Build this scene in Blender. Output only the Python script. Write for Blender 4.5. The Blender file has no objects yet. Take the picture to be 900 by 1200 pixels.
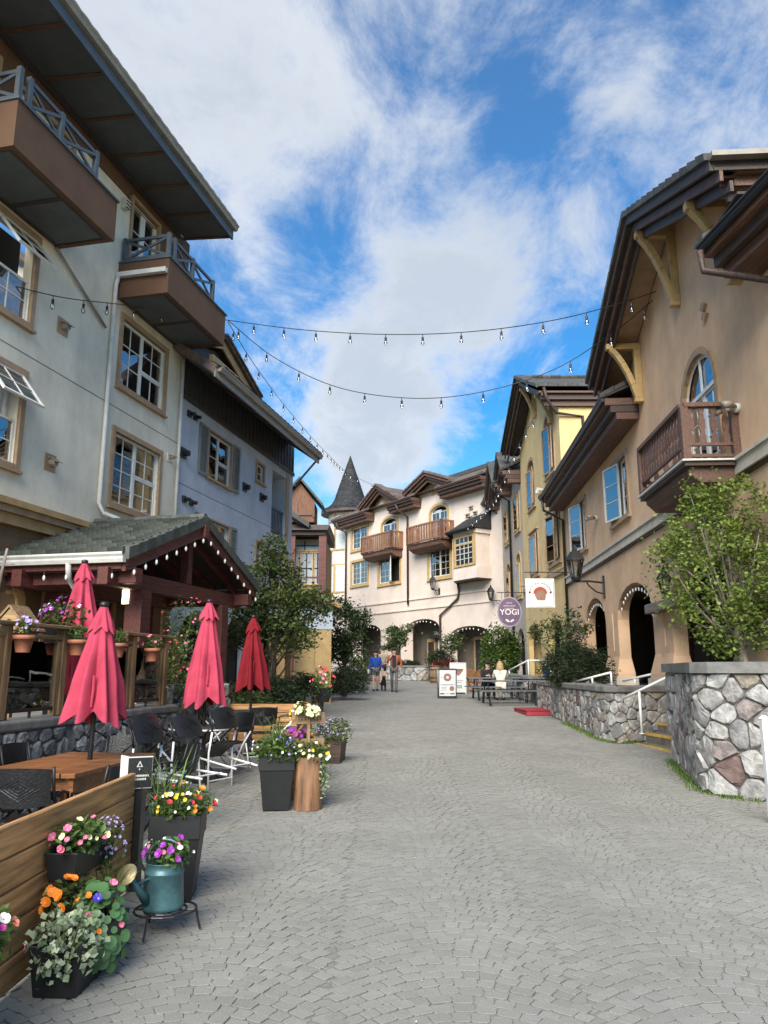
import bpy, math, random
import numpy as np
from mathutils import Vector, Matrix
random.seed(7); np.random.seed(7)
SC = bpy.context.scene
COL = SC.collection
# ---------------------------------------------------------------- camera
PITCH = math.atan(185/900); CP, SP = math.cos(PITCH), math.sin(PITCH); CZ = 1.6
cam_d = bpy.data.cameras.new('camera'); cam = bpy.data.objects.new('camera', cam_d); COL.objects.link(cam)
cam.location = (0, 0, CZ); cam.rotation_euler = (math.pi/2 + PITCH, 0, 0)
cam_d.sensor_fit = 'VERTICAL'; cam_d.sensor_height = 36.0; cam_d.lens = 36.0*900/1200
cam_d.clip_start = 0.05; cam_d.clip_end = 2000
SC.camera = cam
# ---------------------------------------------------------------- world, sun, exposure
SUN_EL, SUN_AZ = math.radians(36), math.radians(-167)      # behind the camera
def ray(px, py):
    dx = (px-450)/900; dy = (600-py)/900
    return Vector((dx, CP-dy*SP, SP+dy*CP))
W = bpy.data.worlds.new('World'); SC.world = W; W.use_nodes = True
def make_sky():
    nt = W.node_tree; N = nt.nodes; L = nt.links; N.clear()
    def nd(t, **k):
        n = N.new(t)
        for a, b in k.items(): setattr(n, a, b)
        return n
    def mth(op, a, b=None, c=None, clamp=False):
        n = nd('ShaderNodeMath', operation=op, use_clamp=clamp)
        for i, x in enumerate((a, b, c)):
            if x is None: continue
            if isinstance(x, (int, float)): n.inputs[i].default_value = x
            else: L.new(x, n.inputs[i])
        return n.outputs[0]
    def vmul(v, s):
        n = nd('ShaderNodeVectorMath', operation='MULTIPLY'); L.new(v, n.inputs[0]); n.inputs[1].default_value = s; return n.outputs[0]
    out = nd('ShaderNodeOutputWorld')
    sky = nd('ShaderNodeTexSky'); sky.sky_type = 'NISHITA'; sky.sun_disc = False
    sky.sun_elevation = SUN_EL; sky.sun_rotation = SUN_AZ; sky.altitude = 1200; sky.air_density = 1.25; sky.dust_density = 0.2; sky.ozone_density = 2.6
    bg = nd('ShaderNodeBackground'); bg.inputs[1].default_value = 0.05
    sat = nd('ShaderNodeHueSaturation'); sat.inputs['Saturation'].default_value = 1.55; sat.inputs['Value'].default_value = 1.0
    L.new(sky.outputs[0], sat.inputs['Color']); L.new(sat.outputs[0], bg.inputs[0])
    tc = nd('ShaderNodeTexCoord'); D = tc.outputs['Generated']
    sep = nd('ShaderNodeSeparateXYZ'); L.new(D, sep.inputs[0])
    zz = mth('ADD', mth('MAXIMUM', sep.outputs[2], 0.0), 0.22)
    cmb = nd('ShaderNodeCombineXYZ'); L.new(mth('DIVIDE', sep.outputs[0], zz), cmb.inputs[0]); L.new(mth('DIVIDE', sep.outputs[1], zz), cmb.inputs[1])
    def noise(scale, detail, rough, dist=0.0, off=(0, 0, 0), stretch=(1, 1, 1), lac=2.1):
        m = nd('ShaderNodeMapping'); m.inputs['Location'].default_value = off; m.inputs['Scale'].default_value = stretch
        L.new(cmb.outputs[0], m.inputs[0])
        n = nd('ShaderNodeTexNoise'); n.inputs['Scale'].default_value = scale; n.inputs['Detail'].default_value = detail
        n.inputs['Roughness'].default_value = rough; n.inputs['Distortion'].default_value = dist; n.inputs['Lacunarity'].default_value = lac
        L.new(m.outputs[0], n.inputs['Vector']); return n.outputs['Fac']
    big = noise(1.15, 8, 0.55, 0.25, (3.1, 1.7, 0), (1, .8, 1))
    fine = noise(3.6, 9, 0.66, 0.35, (1.2, 7.3, 0), (1.2, .75, 1))
    shade = noise(1.9, 6, 0.55, 0.2, (8.4, 2.2, 0))
    dens = mth('ADD', mth('ADD', mth('MULTIPLY', big, 1.5), mth('MULTIPLY', fine, 1.7)), -1.12)
    # where the clouds gather and where the blue opens (directions on the sky)
    for px, py, rad, w in ((250, 80, 15, .30), (90, 20, 15, .2), (330, 170, 8, .2), (470, 340, 12, .32), (440, 515, 5, .42), (860, 40, 10, .26), (790, 170, 9, .16), (600, 330, 8, .16), (350, 440, 7, .16), (520, 400, 8, .2),
                           (520, 160, 7, -.18), (410, 262, 6, -.36), (590, 100, 6, -.12), (310, 285, 7, -.36), (360, 330, 5, -.16), (470, 70, 5, -.1), (560, 545, 7, -.26), (650, 120, 5, -.12), (370, 480, 4, -.12), (690, 290, 7, -.12), (600, 40, 5, .12), (590, 420, 5, -.14), (300, 420, 5, -.14)):
        d = ray(px, py).normalized()
        dp = nd('ShaderNodeVectorMath', operation='DOT_PRODUCT'); L.new(D, dp.inputs[0]); dp.inputs[1].default_value = d
        mr = nd('ShaderNodeMapRange', interpolation_type='SMOOTHSTEP'); L.new(dp.outputs['Value'], mr.inputs[0])
        mr.inputs[1].default_value = math.cos(math.radians(rad*1.35)); mr.inputs[2].default_value = 1.0; mr.inputs[3].default_value = 0; mr.inputs[4].default_value = w
        dens = mth('ADD', dens, mr.outputs[0])
    mr = nd('ShaderNodeMapRange', interpolation_type='SMOOTHSTEP'); L.new(dens, mr.inputs[0])
    mr.inputs[1].default_value = 0.36; mr.inputs[2].default_value = 1.04; mr.inputs[3].default_value = 0.08; mr.inputs[4].default_value = 0.92
    # cloud colour: white edges, greyer thick cores
    thick = nd('ShaderNodeMapRange', interpolation_type='SMOOTHSTEP'); L.new(mth('ADD', dens, mth('MULTIPLY', shade, .8)), thick.inputs[0])
    thick.inputs[1].default_value = .85; thick.inputs[2].default_value = 1.7
    cr = nd('ShaderNodeValToRGB'); L.new(thick.outputs[0], cr.inputs[0])
    cr.color_ramp.elements[0].color = (.96, .98, 1.0, 1); cr.color_ramp.elements[1].color = (.62, .68, .76, 1)
    bg2 = nd('ShaderNodeBackground'); bg2.inputs[1].default_value = 0.262; L.new(cr.outputs[0], bg2.inputs[0])
    mx = nd('ShaderNodeMixShader'); L.new(mr.outputs[0], mx.inputs[0]); L.new(bg.outputs[0], mx.inputs[1]); L.new(bg2.outputs[0], mx.inputs[2])
    L.new(mx.outputs[0], out.inputs[0])
make_sky()
sun_d = bpy.data.lights.new('sun', 'SUN'); sun = bpy.data.objects.new('sun', sun_d); COL.objects.link(sun)
sun_d.energy = 2.0; sun_d.angle = math.radians(42); sun_d.color = (1.0, .94, .84)
sdir = Vector((math.sin(SUN_AZ)*math.cos(SUN_EL), math.cos(SUN_AZ)*math.cos(SUN_EL), math.sin(SUN_EL)))
sun.rotation_euler = sdir.to_track_quat('Z', 'Y').to_euler(); sun.location = (0, -10, 30)
SC.view_settings.view_transform = 'Standard'; SC.view_settings.look = 'None'; SC.view_settings.gamma = 1; SC.view_settings.use_curve_mapping = False
SC.view_settings.exposure = 1.98
SC.render.engine = 'CYCLES'; SC.cycles.use_denoising = True; SC.cycles.max_bounces = 6; SC.cycles.transparent_max_bounces = 16
SC.cycles.sample_clamp_indirect = 8; SC.cycles.caustics_reflective = False; SC.cycles.caustics_refractive = False

# ---------------------------------------------------------------- helpers
def at(px, py, Y):
    r = ray(px, py); t = Y/r[1]; return Vector((t*r[0], Y, CZ+t*r[2]))
def gz(y):
    return 0.0 if y < 9 else min(0.03*(y-9), 1.08)
def ground_at(px, py):
    Y = 8.0; r = ray(px, py)
    for _ in range(80):
        t = (gz(Y)-CZ)/r[2]; Y = .5*Y+.5*t*r[1]
    return Vector((t*r[0], t*r[1], gz(t*r[1])))
class Fr:                      # an upright plane in the place: u along it, n out of it, z up
    def __init__(s, ox, oy, dx, dy, side):
        l = math.hypot(dx, dy); s.o = Vector((ox, oy)); s.d = Vector((dx/l, dy/l)); s.side = side
        s.n = Vector((-dy/l*side, dx/l*side)); s.ang = math.atan2(dy, dx)
    def uz(s, px, py, n=0.0):
        r = ray(px, py); o = s.o+s.n*n
        t = (o @ s.n)/(r[0]*s.n[0]+r[1]*s.n[1])
        p = Vector((t*r[0], t*r[1]))
        return ((p-s.o) @ s.d, CZ+t*r[2])
    def w(s, u, n, z):
        p = s.o+s.d*u+s.n*n; return Vector((p.x, p.y, z))
    def root(s, name, label, cat, group=None):
        return thing(name, label, cat, (s.o.x, s.o.y, 0), s.ang, group)
def tag(o, label=None, cat=None, group=None, kind=None):
    if label: o['label'] = label
    if cat: o['category'] = cat
    if group: o['group'] = group
    if kind: o['kind'] = kind
    return o
def thing(name, label, cat, loc=(0, 0, 0), rotz=0, group=None):
    o = bpy.data.objects.new(name, None); COL.objects.link(o); o.location = loc; o.rotation_euler = (0, 0, rotz); o.empty_display_size = .1
    return tag(o, label, cat, group)
def link(name, me, parent=None, loc=None, rot=None):
    o = bpy.data.objects.new(name, me); COL.objects.link(o)
    if parent is not None: o.parent = parent
    if loc is not None: o.location = loc
    if rot is not None: o.rotation_euler = rot
    return o
def copy_tree(o, parent=None):
    c = o.copy(); COL.objects.link(c); c.parent = parent
    for ch in list(o.children): copy_tree(ch, c)
    return c
class MB:
    def __init__(s, sy=1): s.v = []; s.f = []; s.sy = sy
    def add(s, vs, fs):
        o = len(s.v); s.v += [tuple(v) for v in vs]; s.f += [tuple(i+o for i in f) for f in fs]; return s
    def box(s, x0, x1, y0, y1, z0, z1):
        return s.add([(x0, y0, z0), (x1, y0, z0), (x1, y1, z0), (x0, y1, z0), (x0, y0, z1), (x1, y0, z1), (x1, y1, z1), (x0, y1, z1)],
                     [(0, 3, 2, 1), (4, 5, 6, 7), (0, 1, 5, 4), (1, 2, 6, 5), (2, 3, 7, 6), (3, 0, 4, 7)])
    def bar(s, a, b, w, h, up=(0, 0, 1)):
        a = Vector(a); b = Vector(b); d = (b-a).normalized(); up = Vector(up)
        if abs(d.dot(up)) > .98: up = Vector((1, 0, 0))
        sd = d.cross(up).normalized()*w/2; uu = sd.cross(d).normalized()*h/2
        vs = []
        for p in (a, b): vs += [p-sd-uu, p+sd-uu, p+sd+uu, p-sd+uu]
        return s.add(vs, [(0, 3, 2, 1), (4, 5, 6, 7), (0, 1, 5, 4), (1, 2, 6, 5), (2, 3, 7, 6), (3, 0, 4, 7)])
    def tube(s, pts, r, n=8, cap=True):
        pts = [Vector(p) for p in pts]; k = len(pts); rs = r if isinstance(r, (list, tuple)) else [r]*k
        vs = []; fs = []; ref = Vector((0, 0, 1))
        for i, p in enumerate(pts):
            d = (pts[min(i+1, k-1)]-pts[max(i-1, 0)]).normalized()
            if abs(d.dot(ref)) > .95: ref = Vector((1, 0, 0)) if abs(d.x) < .9 else Vector((0, 1, 0))
            a = d.cross(ref).normalized(); b = a.cross(d)
            ref = b
            for j in range(n):
                t = 2*math.pi*j/n; vs.append(p+(a*math.cos(t)+b*math.sin(t))*rs[i])
        for i in range(k-1):
            for j in range(n): fs.append((i*n+j, i*n+(j+1) % n, (i+1)*n+(j+1) % n, (i+1)*n+j))
        if cap: fs += [tuple(range(n-1, -1, -1)), tuple((k-1)*n+j for j in range(n))]
        return s.add(vs, fs)
    def lathe(s, prof, n=16, c=(0, 0, 0), sx=1, cap=True):
        vs = []; fs = []; k = len(prof)
        for r, z in prof:
            for j in range(n):
                t = 2*math.pi*j/n; vs.append((c[0]+r*math.cos(t)*sx, c[1]+r*math.sin(t), c[2]+z))
        for i in range(k-1):
            for j in range(n): fs.append((i*n+j, i*n+(j+1) % n, (i+1)*n+(j+1) % n, (i+1)*n+j))
        if cap: fs += [tuple(range(n-1, -1, -1)), tuple((k-1)*n+j for j in range(n))]
        return s.add(vs, fs)
    def prism(s, poly, axis, a, b):
        def P(p, t): return (p[0], t, p[1]) if axis == 'y' else ((p[0], p[1], t) if axis == 'z' else (t, p[0], p[1]))
        n = len(poly); vs = [P(p, a) for p in poly]+[P(p, b) for p in poly]
        return s.add(vs, [tuple(range(n-1, -1, -1)), tuple(range(n, 2*n))]+[(i, (i+1) % n, n+(i+1) % n, n+i) for i in range(n)])
    def quad(s, *p): return s.add(p, [tuple(range(len(p)))])
    def mesh(s, name, mat, smooth=False):
        me = bpy.data.meshes.new(name)
        me.from_pydata([(v[0], v[1]*s.sy, v[2]) for v in s.v], [], [f[::-1] for f in s.f] if s.sy < 0 else s.f)
        if mat is not None: me.materials.append(mat)
        if smooth: me.polygons.foreach_set('use_smooth', [True]*len(me.polygons))
        me.update(); return me
    def build(s, name, mat, parent=None, loc=None, rot=None, smooth=False, bevel=0.0):
        o = link(name, s.mesh(name, mat, smooth), parent, loc, rot)
        if bevel:
            m = o.modifiers.new('bevel', 'BEVEL'); m.width = bevel; m.segments = 2 if bevel > .008 else 1; m.limit_method = 'ANGLE'
        return o

# ---------------------------------------------------------------- materials
MATS = {}
def mat(name, col, rough=.7, var=.12, scale=3.0, bump=.0, bscale=60.0, metal=0.0, col2=None, stretch=(1, 1, 1), rnd=0.0, spec=.5, stain=0.0, emit=None, sheen=0.0, dist=.012):
    if name in MATS: return MATS[name]
    m = bpy.data.materials.new(name); m.use_nodes = True; nt = m.node_tree; N = nt.nodes; L = nt.links
    b = N['Principled BSDF']; b.inputs['Roughness'].default_value = rough; b.inputs['Metallic'].default_value = metal
    b.inputs['Specular IOR Level'].default_value = spec
    if sheen: b.inputs['Sheen Weight'].default_value = sheen
    tc = N.new('ShaderNodeTexCoord'); mp = N.new('ShaderNodeMapping'); mp.inputs['Scale'].default_value = stretch; L.new(tc.outputs['Object'], mp.inputs[0])
    nz = N.new('ShaderNodeTexNoise'); nz.inputs['Scale'].default_value = scale; nz.inputs['Detail'].default_value = 7; nz.inputs['Roughness'].default_value = .62
    L.new(mp.outputs[0], nz.inputs['Vector'])
    c2 = col2 or tuple(c*(1-2.4*var) for c in col)
    rp = N.new('ShaderNodeValToRGB'); rp.color_ramp.elements[0].position = .32; rp.color_ramp.elements[1].position = .68
    rp.color_ramp.elements[0].color = (*c2, 1); rp.color_ramp.elements[1].color = (*[min(1, c*(1+var*.6)) for c in col], 1); L.new(nz.outputs['Fac'], rp.inputs[0])
    c_out = rp.outputs[0]
    if stain:
        mp2 = N.new('ShaderNodeMapping'); mp2.inputs['Scale'].default_value = (.8, .8, .32); L.new(tc.outputs['Object'], mp2.inputs[0])
        n2 = N.new('ShaderNodeTexNoise'); n2.inputs['Scale'].default_value = 1.1; n2.inputs['Detail'].default_value = 8; n2.inputs['Roughness'].default_value = .7; L.new(mp2.outputs[0], n2.inputs['Vector'])
        r2 = N.new('ShaderNodeValToRGB'); r2.color_ramp.elements[0].position = .42; r2.color_ramp.elements[1].position = .66
        r2.color_ramp.elements[0].color = (1, 1, 1, 1); r2.color_ramp.elements[1].color = (1-stain, 1-stain*1.02, 1-stain*1.06, 1); L.new(n2.outputs['Fac'], r2.inputs[0])
        mx = N.new('ShaderNodeMix'); mx.data_type = 'RGBA'; mx.blend_type = 'MULTIPLY'; mx.inputs[0].default_value = 1
        L.new(c_out, mx.inputs[6]); L.new(r2.outputs[0], mx.inputs[7]); c_out = mx.outputs[2]
    if rnd:
        oi = N.new('ShaderNodeObjectInfo'); ge = N.new('ShaderNodeNewGeometry')
        ad = N.new('ShaderNodeMath'); ad.operation = 'ADD'; L.new(oi.outputs['Random'], ad.inputs[0]); L.new(ge.outputs['Random Per Island'], ad.inputs[1])
        fr = N.new('ShaderNodeMath'); fr.operation = 'FRACT'; L.new(ad.outputs[0], fr.inputs[0])
        mr = N.new('ShaderNodeMapRange'); L.new(fr.outputs[0], mr.inputs[0]); mr.inputs[3].default_value = 1-rnd; mr.inputs[4].default_value = 1+rnd
        hs = N.new('ShaderNodeHueSaturation'); L.new(c_out, hs.inputs['Color']); L.new(mr.outputs[0], hs.inputs['Value']); c_out = hs.outputs[0]
    L.new(c_out, b.inputs['Base Color'])
    if bump:
        n3 = N.new('ShaderNodeTexNoise'); n3.inputs['Scale'].default_value = bscale; n3.inputs['Detail'].default_value = 5; L.new(mp.outputs[0], n3.inputs['Vector'])
        bp = N.new('ShaderNodeBump'); bp.inputs['Strength'].default_value = bump; bp.inputs['Distance'].default_value = dist; L.new(n3.outputs['Fac'], bp.inputs['Height']); L.new(bp.outputs[0], b.inputs['Normal'])
    if emit:
        b.inputs['Emission Color'].default_value = (*emit[0], 1); b.inputs['Emission Strength'].default_value = emit[1]
    MATS[name] = m; return m
def wood(name, col, rough=.6, rnd=.12, axis='x', var=.28):
    st = {'x': (.9, 14, 14), 'z': (14, 14, .9), 'y': (14, .9, 14)}[axis]
    return mat(name, col, rough, var, 2.2, .25, 9, stretch=st, rnd=rnd, dist=.004)
def leafmat(name, c1, c2, trans=.3, rough=.55):
    if name in MATS: return MATS[name]
    m = bpy.data.materials.new(name); m.use_nodes = True; nt = m.node_tree; N = nt.nodes; L = nt.links
    b = N['Principled BSDF']; b.inputs['Roughness'].default_value = rough; b.inputs['Specular IOR Level'].default_value = .3
    ge = N.new('ShaderNodeNewGeometry'); rp = N.new('ShaderNodeValToRGB'); L.new(ge.outputs['Random Per Island'], rp.inputs[0])
    rp.color_ramp.elements[0].color = (*c1, 1); rp.color_ramp.elements[1].color = (*c2, 1)
    L.new(rp.outputs[0], b.inputs['Base Color'])
    tr = N.new('ShaderNodeBsdfTranslucent'); L.new(rp.outputs[0], tr.inputs[0]); mx = N.new('ShaderNodeMixShader'); mx.inputs[0].default_value = trans
    L.new(b.outputs[0], mx.inputs[1]); L.new(tr.outputs[0], mx.inputs[2]); L.new(mx.outputs[0], N['Material Output'].inputs[0])
    MATS[name] = m; return m
def glassmat(name, refl=.42, tint=(.8, .86, .86), rough=.015):
    m = bpy.data.materials.new(name); m.use_nodes = True; nt = m.node_tree; N = nt.nodes; L = nt.links; N.remove(N['Principled BSDF'])
    t = N.new('ShaderNodeBsdfTransparent'); t.inputs[0].default_value = (*tint, 1)
    g = N.new('ShaderNodeBsdfGlossy'); g.inputs['Roughness'].default_value = rough
    tc = N.new('ShaderNodeTexCoord'); nz = N.new('ShaderNodeTexNoise'); nz.inputs['Scale'].default_value = 1.4; L.new(tc.outputs['Object'], nz.inputs['Vector'])
    bp = N.new('ShaderNodeBump'); bp.inputs['Strength'].default_value = .06; bp.inputs['Distance'].default_value = .05; L.new(nz.outputs['Fac'], bp.inputs['Height']); L.new(bp.outputs[0], g.inputs['Normal'])
    lw = N.new('ShaderNodeLayerWeight'); lw.inputs[0].default_value = .35
    mr = N.new('ShaderNodeMapRange'); L.new(lw.outputs['Fresnel'], mr.inputs[0]); mr.inputs[3].default_value = refl*.75; mr.inputs[4].default_value = 1
    mx = N.new('ShaderNodeMixShader'); L.new(mr.outputs[0], mx.inputs[0]); L.new(t.outputs[0], mx.inputs[1]); L.new(g.outputs[0], mx.inputs[2])
    L.new(mx.outputs[0], N['Material Output'].inputs[0]); MATS[name] = m; return m
M_cream = mat('cream stucco', (.80, .755, .62), .9, .06, 1.3, .3, 70, stain=.2)
M_brownst = mat('brown stucco', (.14, .075, .042), .9, .08, 1.6, .3, 70, stain=.1)
M_blue = mat('blue grey stucco', (.48, .54, .62), .9, .07, 1.3, .3, 70, stain=.15)
M_tan = mat('tan stucco', (.74, .495, .31), .9, .09, 1.1, .35, 60, stain=.16)
M_yellow = mat('yellow stucco', (.74, .54, .25), .9, .08, 1.0, .3, 60, stain=.14)
M_taupe = mat('taupe stucco', (.47, .40, .335), .9, .08, 1.0, .3, 60, stain=.12)
M_pale = mat('pale grey stucco', (.56, .55, .53), .9, .06, 1.0, .3, 60, stain=.12)
M_pink = mat('pinkish white stucco', (.70, .595, .51), .9, .05, .9, .25, 50, stain=.1)
M_band = mat('stone band', (.62, .56, .47), .85, .1, 3, .3, 40, stain=.12)
M_ochre = mat('ochre paint', (.46, .30, .13), .65, .12, 5, .12, 40)
M_ochre2 = mat('yellow ochre trim', (.50, .34, .14), .6, .1, 5, .1, 40)
M_trim = mat('tan trim', (.40, .27, .16), .65, .1, 5, .1, 40)
M_fascia = wood('dark brown fascia', (.075, .046, .035), .6, .14)
M_fascia2 = wood('red brown fascia', (.145, .072, .047), .6, .14)
M_timber = wood('oxblood timber', (.125, .032, .025), .6, .1)
M_soffit = mat('grey green soffit', (.105, .118, .118), .7, .1, 2)
M_soffd = mat('dark soffit', (.06, .045, .04), .8, .1, 3)
M_tile = mat('slate grey tile', (.075, .075, .07), .75, .22, 6, .4, 40, rnd=.3)
M_tileg = mat('green grey tile', (.078, .088, .078), .7, .2, 6, .4, 40, rnd=.32)
M_roofb = mat('brown roof tile', (.14, .105, .09), .8, .2, 6, .4, 40, rnd=.25)
M_shing = mat('dark shingle', (.028, .029, .031), .8, .25, 7, .4, 50, rnd=.45)
M_bluegrey = mat('blue grey rail paint', (.08, .10, .12), .55, .1, 4)
M_white = mat('white paint', (.76, .76, .73), .5, .05, 4)
M_offw = mat('off white metal', (.62, .62, .58), .45, .08, 4)
M_taupem = mat('taupe metal', (.30, .27, .22), .45, .1, 4)
M_black = mat('black metal', (.014, .014, .015), .42, .1, 8)
M_blackp = mat('black plastic', (.009, .0095, .0105), .5, .15, 8)
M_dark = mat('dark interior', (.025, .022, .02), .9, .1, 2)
M_glass = glassmat('window glass'); M_glassd = glassmat('railing glass', .10, (.9, .93, .92))
M_curtain = mat('white curtain', (.66, .66, .63), .9, .08, 6)
M_blind = mat('beige blind', (.42, .36, .25), .9, .1, 6)
M_cedar = wood('cedar boards', (.56, .29, .11), .55, .18)
M_deck = wood('varnished table wood', (.32, .13, .045), .38, .2)
M_railw = wood('weathered rail wood', (.30, .185, .085), .65, .12, 'z')
M_railh = wood('weathered handrail', (.30, .185, .085), .65, .12, 'x')
M_concrete = mat('grey concrete coping', (.21, .205, .19), .85, .18, 5, .5, 50, stain=.25)
M_mortar = mat('mortar', (.13, .122, .11), .95, .15, 9, .4, 60)
M_steel = mat('brushed aluminium', (.86, .86, .85), .35, .04, 6, metal=.15)
M_galv = mat('teal watering can', (.07, .155, .165), .42, .35, 9, .15, 30, metal=.35, col2=(.035, .085, .10))
M_terra = mat('terracotta', (.42, .155, .085), .8, .15, 7, .2, 40)
M_soil = mat('soil', (.045, .03, .022), .95, .3, 14, .7, 50)
M_bark = mat('bark', (.12, .09, .07), .9, .3, 7, .7, 22, stretch=(3, 3, .6))
M_barkg = mat('grey bark', (.26, .22, .185), .9, .25, 7, .5, 22, stretch=(3, 3, .6))
M_pink_f = mat('pink umbrella fabric', (.46, .056, .098), .9, .16, 2.5, .25, 90, spec=.2)
M_red_f = mat('red umbrella fabric', (.19, .011, .018), .9, .16, 2.5, .25, 90, spec=.2)
def plain(name, col, rough=.6, **k): return mat(name, col, rough, .1, 6, **k)
M_bulb = mat('bulb glass', (.78, .78, .74), .15, .02, 3)
M_lit = mat('lit lamp glass', (.9, .75, .45), .4, .02, 3, emit=((1.0, .80, .48), 3.5))
# ---------------------------------------------------------------- building helpers
def arch_pts(ua, ub, zs, rise, n=10):
    w = (ub-ua)/2; c = (ua+ub)/2
    return [(c-w*math.cos(math.pi*i/n), zs+rise*math.sin(math.pi*i/n)) for i in range(n+1)]
def wall(mb, u0, u1, z0, top, holes=(), depth=.22, cuts=(), n=0.0):
    tf = top if callable(top) else (lambda u: top)
    us = sorted(set([u0, u1]+[c for c in cuts if u0 < c < u1]+[x for h in holes for x in (h[0], h[1]) if u0 < x < u1]))
    for a, b in zip(us, us[1:]):
        if b-a < 1e-5: continue
        m = (a+b)/2; z = z0
        for h in sorted([h for h in holes if h[0] <= m <= h[1]], key=lambda h: h[2]):
            if h[2] > z+1e-4: mb.quad((a, n, z), (b, n, z), (b, n, h[2]), (a, n, h[2]))
            z = h[3]
        mb.quad((a, n, z), (b, n, z), (b, n, tf(b)), (a, n, tf(a)))
    for h in holes:
        ua, ub, za, zb = h[:4]; rise = h[4] if len(h) > 4 else 0; d = n-(h[5] if len(h) > 5 else depth)
        if rise:
            ps = arch_pts(ua, ub, zb-rise, rise)
            for p, q in zip(ps, ps[1:]):
                mb.quad((p[0], n, p[1]), (q[0], n, q[1]), (q[0], n, zb), (p[0], n, zb))
                mb.quad((p[0], n, p[1]), (p[0], d, p[1]), (q[0], d, q[1]), (q[0], n, q[1]))
            zt = zb-rise
        else:
            zt = zb; mb.quad((ua, n, zb), (ua, d, zb), (ub, d, zb), (ub, n, zb))
        mb.quad((ua, n, za), (ua, d, za), (ua, d, zt), (ua, n, zt)); mb.quad((ub, n, za), (ub, n, zt), (ub, d, zt), (ub, d, za))
        mb.quad((ua, n, za), (ub, n, za), (ub, d, za), (ua, d, za))
def window(root, fr, u0, u1, z0, z1, lights=((0, 1, 0, 1, 2, 3, 0),), trim=None, tw=.11, sash=None, sw=.05, curtain='c', rise=0, split=True, proud=.045, rec=.09, sill=True, hood=False, name='window'):
    sd = fr.side; trim = trim or M_trim; sash = sash or M_white
    mb = MB(sd); zs = z1-rise
    mb.box(u0-tw, u0, -.03, proud, z0-tw, zs); mb.box(u1, u1+tw, -.03, proud, z0-tw, zs); mb.box(u0+.001, u1-.001, -.03, proud-.003, z0-tw, z0)
    if rise:
        i = arch_pts(u0, u1, zs, rise); o = arch_pts(u0-tw, u1+tw, zs, rise+tw)
        for k in range(len(i)-1):
            mb.quad(*[(p[0], proud, p[1]) for p in (i[k], i[k+1], o[k+1], o[k])])
            mb.quad((o[k][0], proud, o[k][1]), (o[k+1][0], proud, o[k+1][1]), (o[k+1][0], -.03, o[k+1][1]), (o[k][0], -.03, o[k][1]))
            mb.quad((i[k][0], proud, i[k][1]), (i[k+1][0], proud, i[k+1][1]), (i[k+1][0], -.03, i[k+1][1]), (i[k][0], -.03, i[k][1]))
    else: mb.box(u0-tw, u1+tw, -.03, proud+.004, z1, z1+tw)
    if sill: mb.box(u0-tw-.03, u1+tw+.03, -.02, proud+.05, z0-tw-.045, z0-tw+.004)
    if hood: mb.box(u0-tw-.06, u1+tw+.06, -.02, proud+.07, z1+tw+.004, z1+tw+.06)
    wn = mb.build(name, trim, root)
    w = u1-u0; h = z1-z0
    for a0, a1, b0, b1, nc, nr, op in lights:
        ua, ub, za, zb = u0+a0*w+.004, u0+a1*w-.004, z0+b0*h+.004, z0+b1*h-.004
        if op == 0: hu, hz, rot = 0, 0, (0, 0, 0)
        elif isinstance(op, tuple): hu, hz, rot = (ua+ub)/2, zb, (sd*math.radians(op[0]), 0, 0)
        elif op > 0: hu, hz, rot = ua, 0, (0, 0, sd*math.radians(op))
        else: hu, hz, rot = ub, 0, (0, 0, sd*math.radians(op))
        n0 = -rec if op == 0 else 0.0
        loc = (0, 0, 0) if op == 0 else (hu, sd*.01, hz)
        s = MB(sd); A, B, C_, D_ = ua-hu, ub-hu, za-hz, zb-hz
        s.box(A, A+sw, n0-.02, n0+.025, C_, D_); s.box(B-sw, B, n0-.02, n0+.025, C_, D_); s.box(A+sw, B-sw, n0-.02, n0+.022, C_, C_+sw); s.box(A+sw, B-sw, n0-.02, n0+.022, D_-sw, D_)
        iw, ih = (B-A-2*sw)/nc, (D_-C_-2*sw)/nr; t = .011
        for k in range(1, nc): s.box(A+sw+k*iw-t, A+sw+k*iw+t, n0-.008, n0+.014, C_+sw, D_-sw)
        for k in range(1, nr): s.box(A+sw, B-sw, n0-.009, n0+.013, C_+sw+k*ih-t, C_+sw+k*ih+t)
        s.build('sash', sash, wn, loc, rot)
        for i in range(nc if split else 1):
            for j in range(nr if split else 1):
                g = MB(sd)
                if split: g.box(A+sw+i*iw+t, A+sw+(i+1)*iw-t, n0-.003, n0+.001, C_+sw+j*ih+t, C_+sw+(j+1)*ih-t)
                else: g.box(A+sw, B-sw, n0-.003, n0+.001, C_+sw, D_-sw)
                g.build('pane', M_glass, wn, loc, rot)
    if rise:      # sash following the arch
        s = MB(sd); i = arch_pts(u0+sw, u1-sw, zs, rise-sw); o = arch_pts(u0, u1, zs, rise)
        for k in range(len(i)-1): s.quad(*[(p[0], -rec+.03, p[1]) for p in (i[k], i[k+1], o[k+1], o[k])])
        s.build('arched_sash', sash, wn)
    d = MB(sd); d.quad((u0-.02, -.36, z0-.02), (u1+.02, -.36, z0-.02), (u1+.02, -.36, z1+.02), (u0-.02, -.36, z1+.02)); d.build('dark_room', M_dark, wn)
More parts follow.
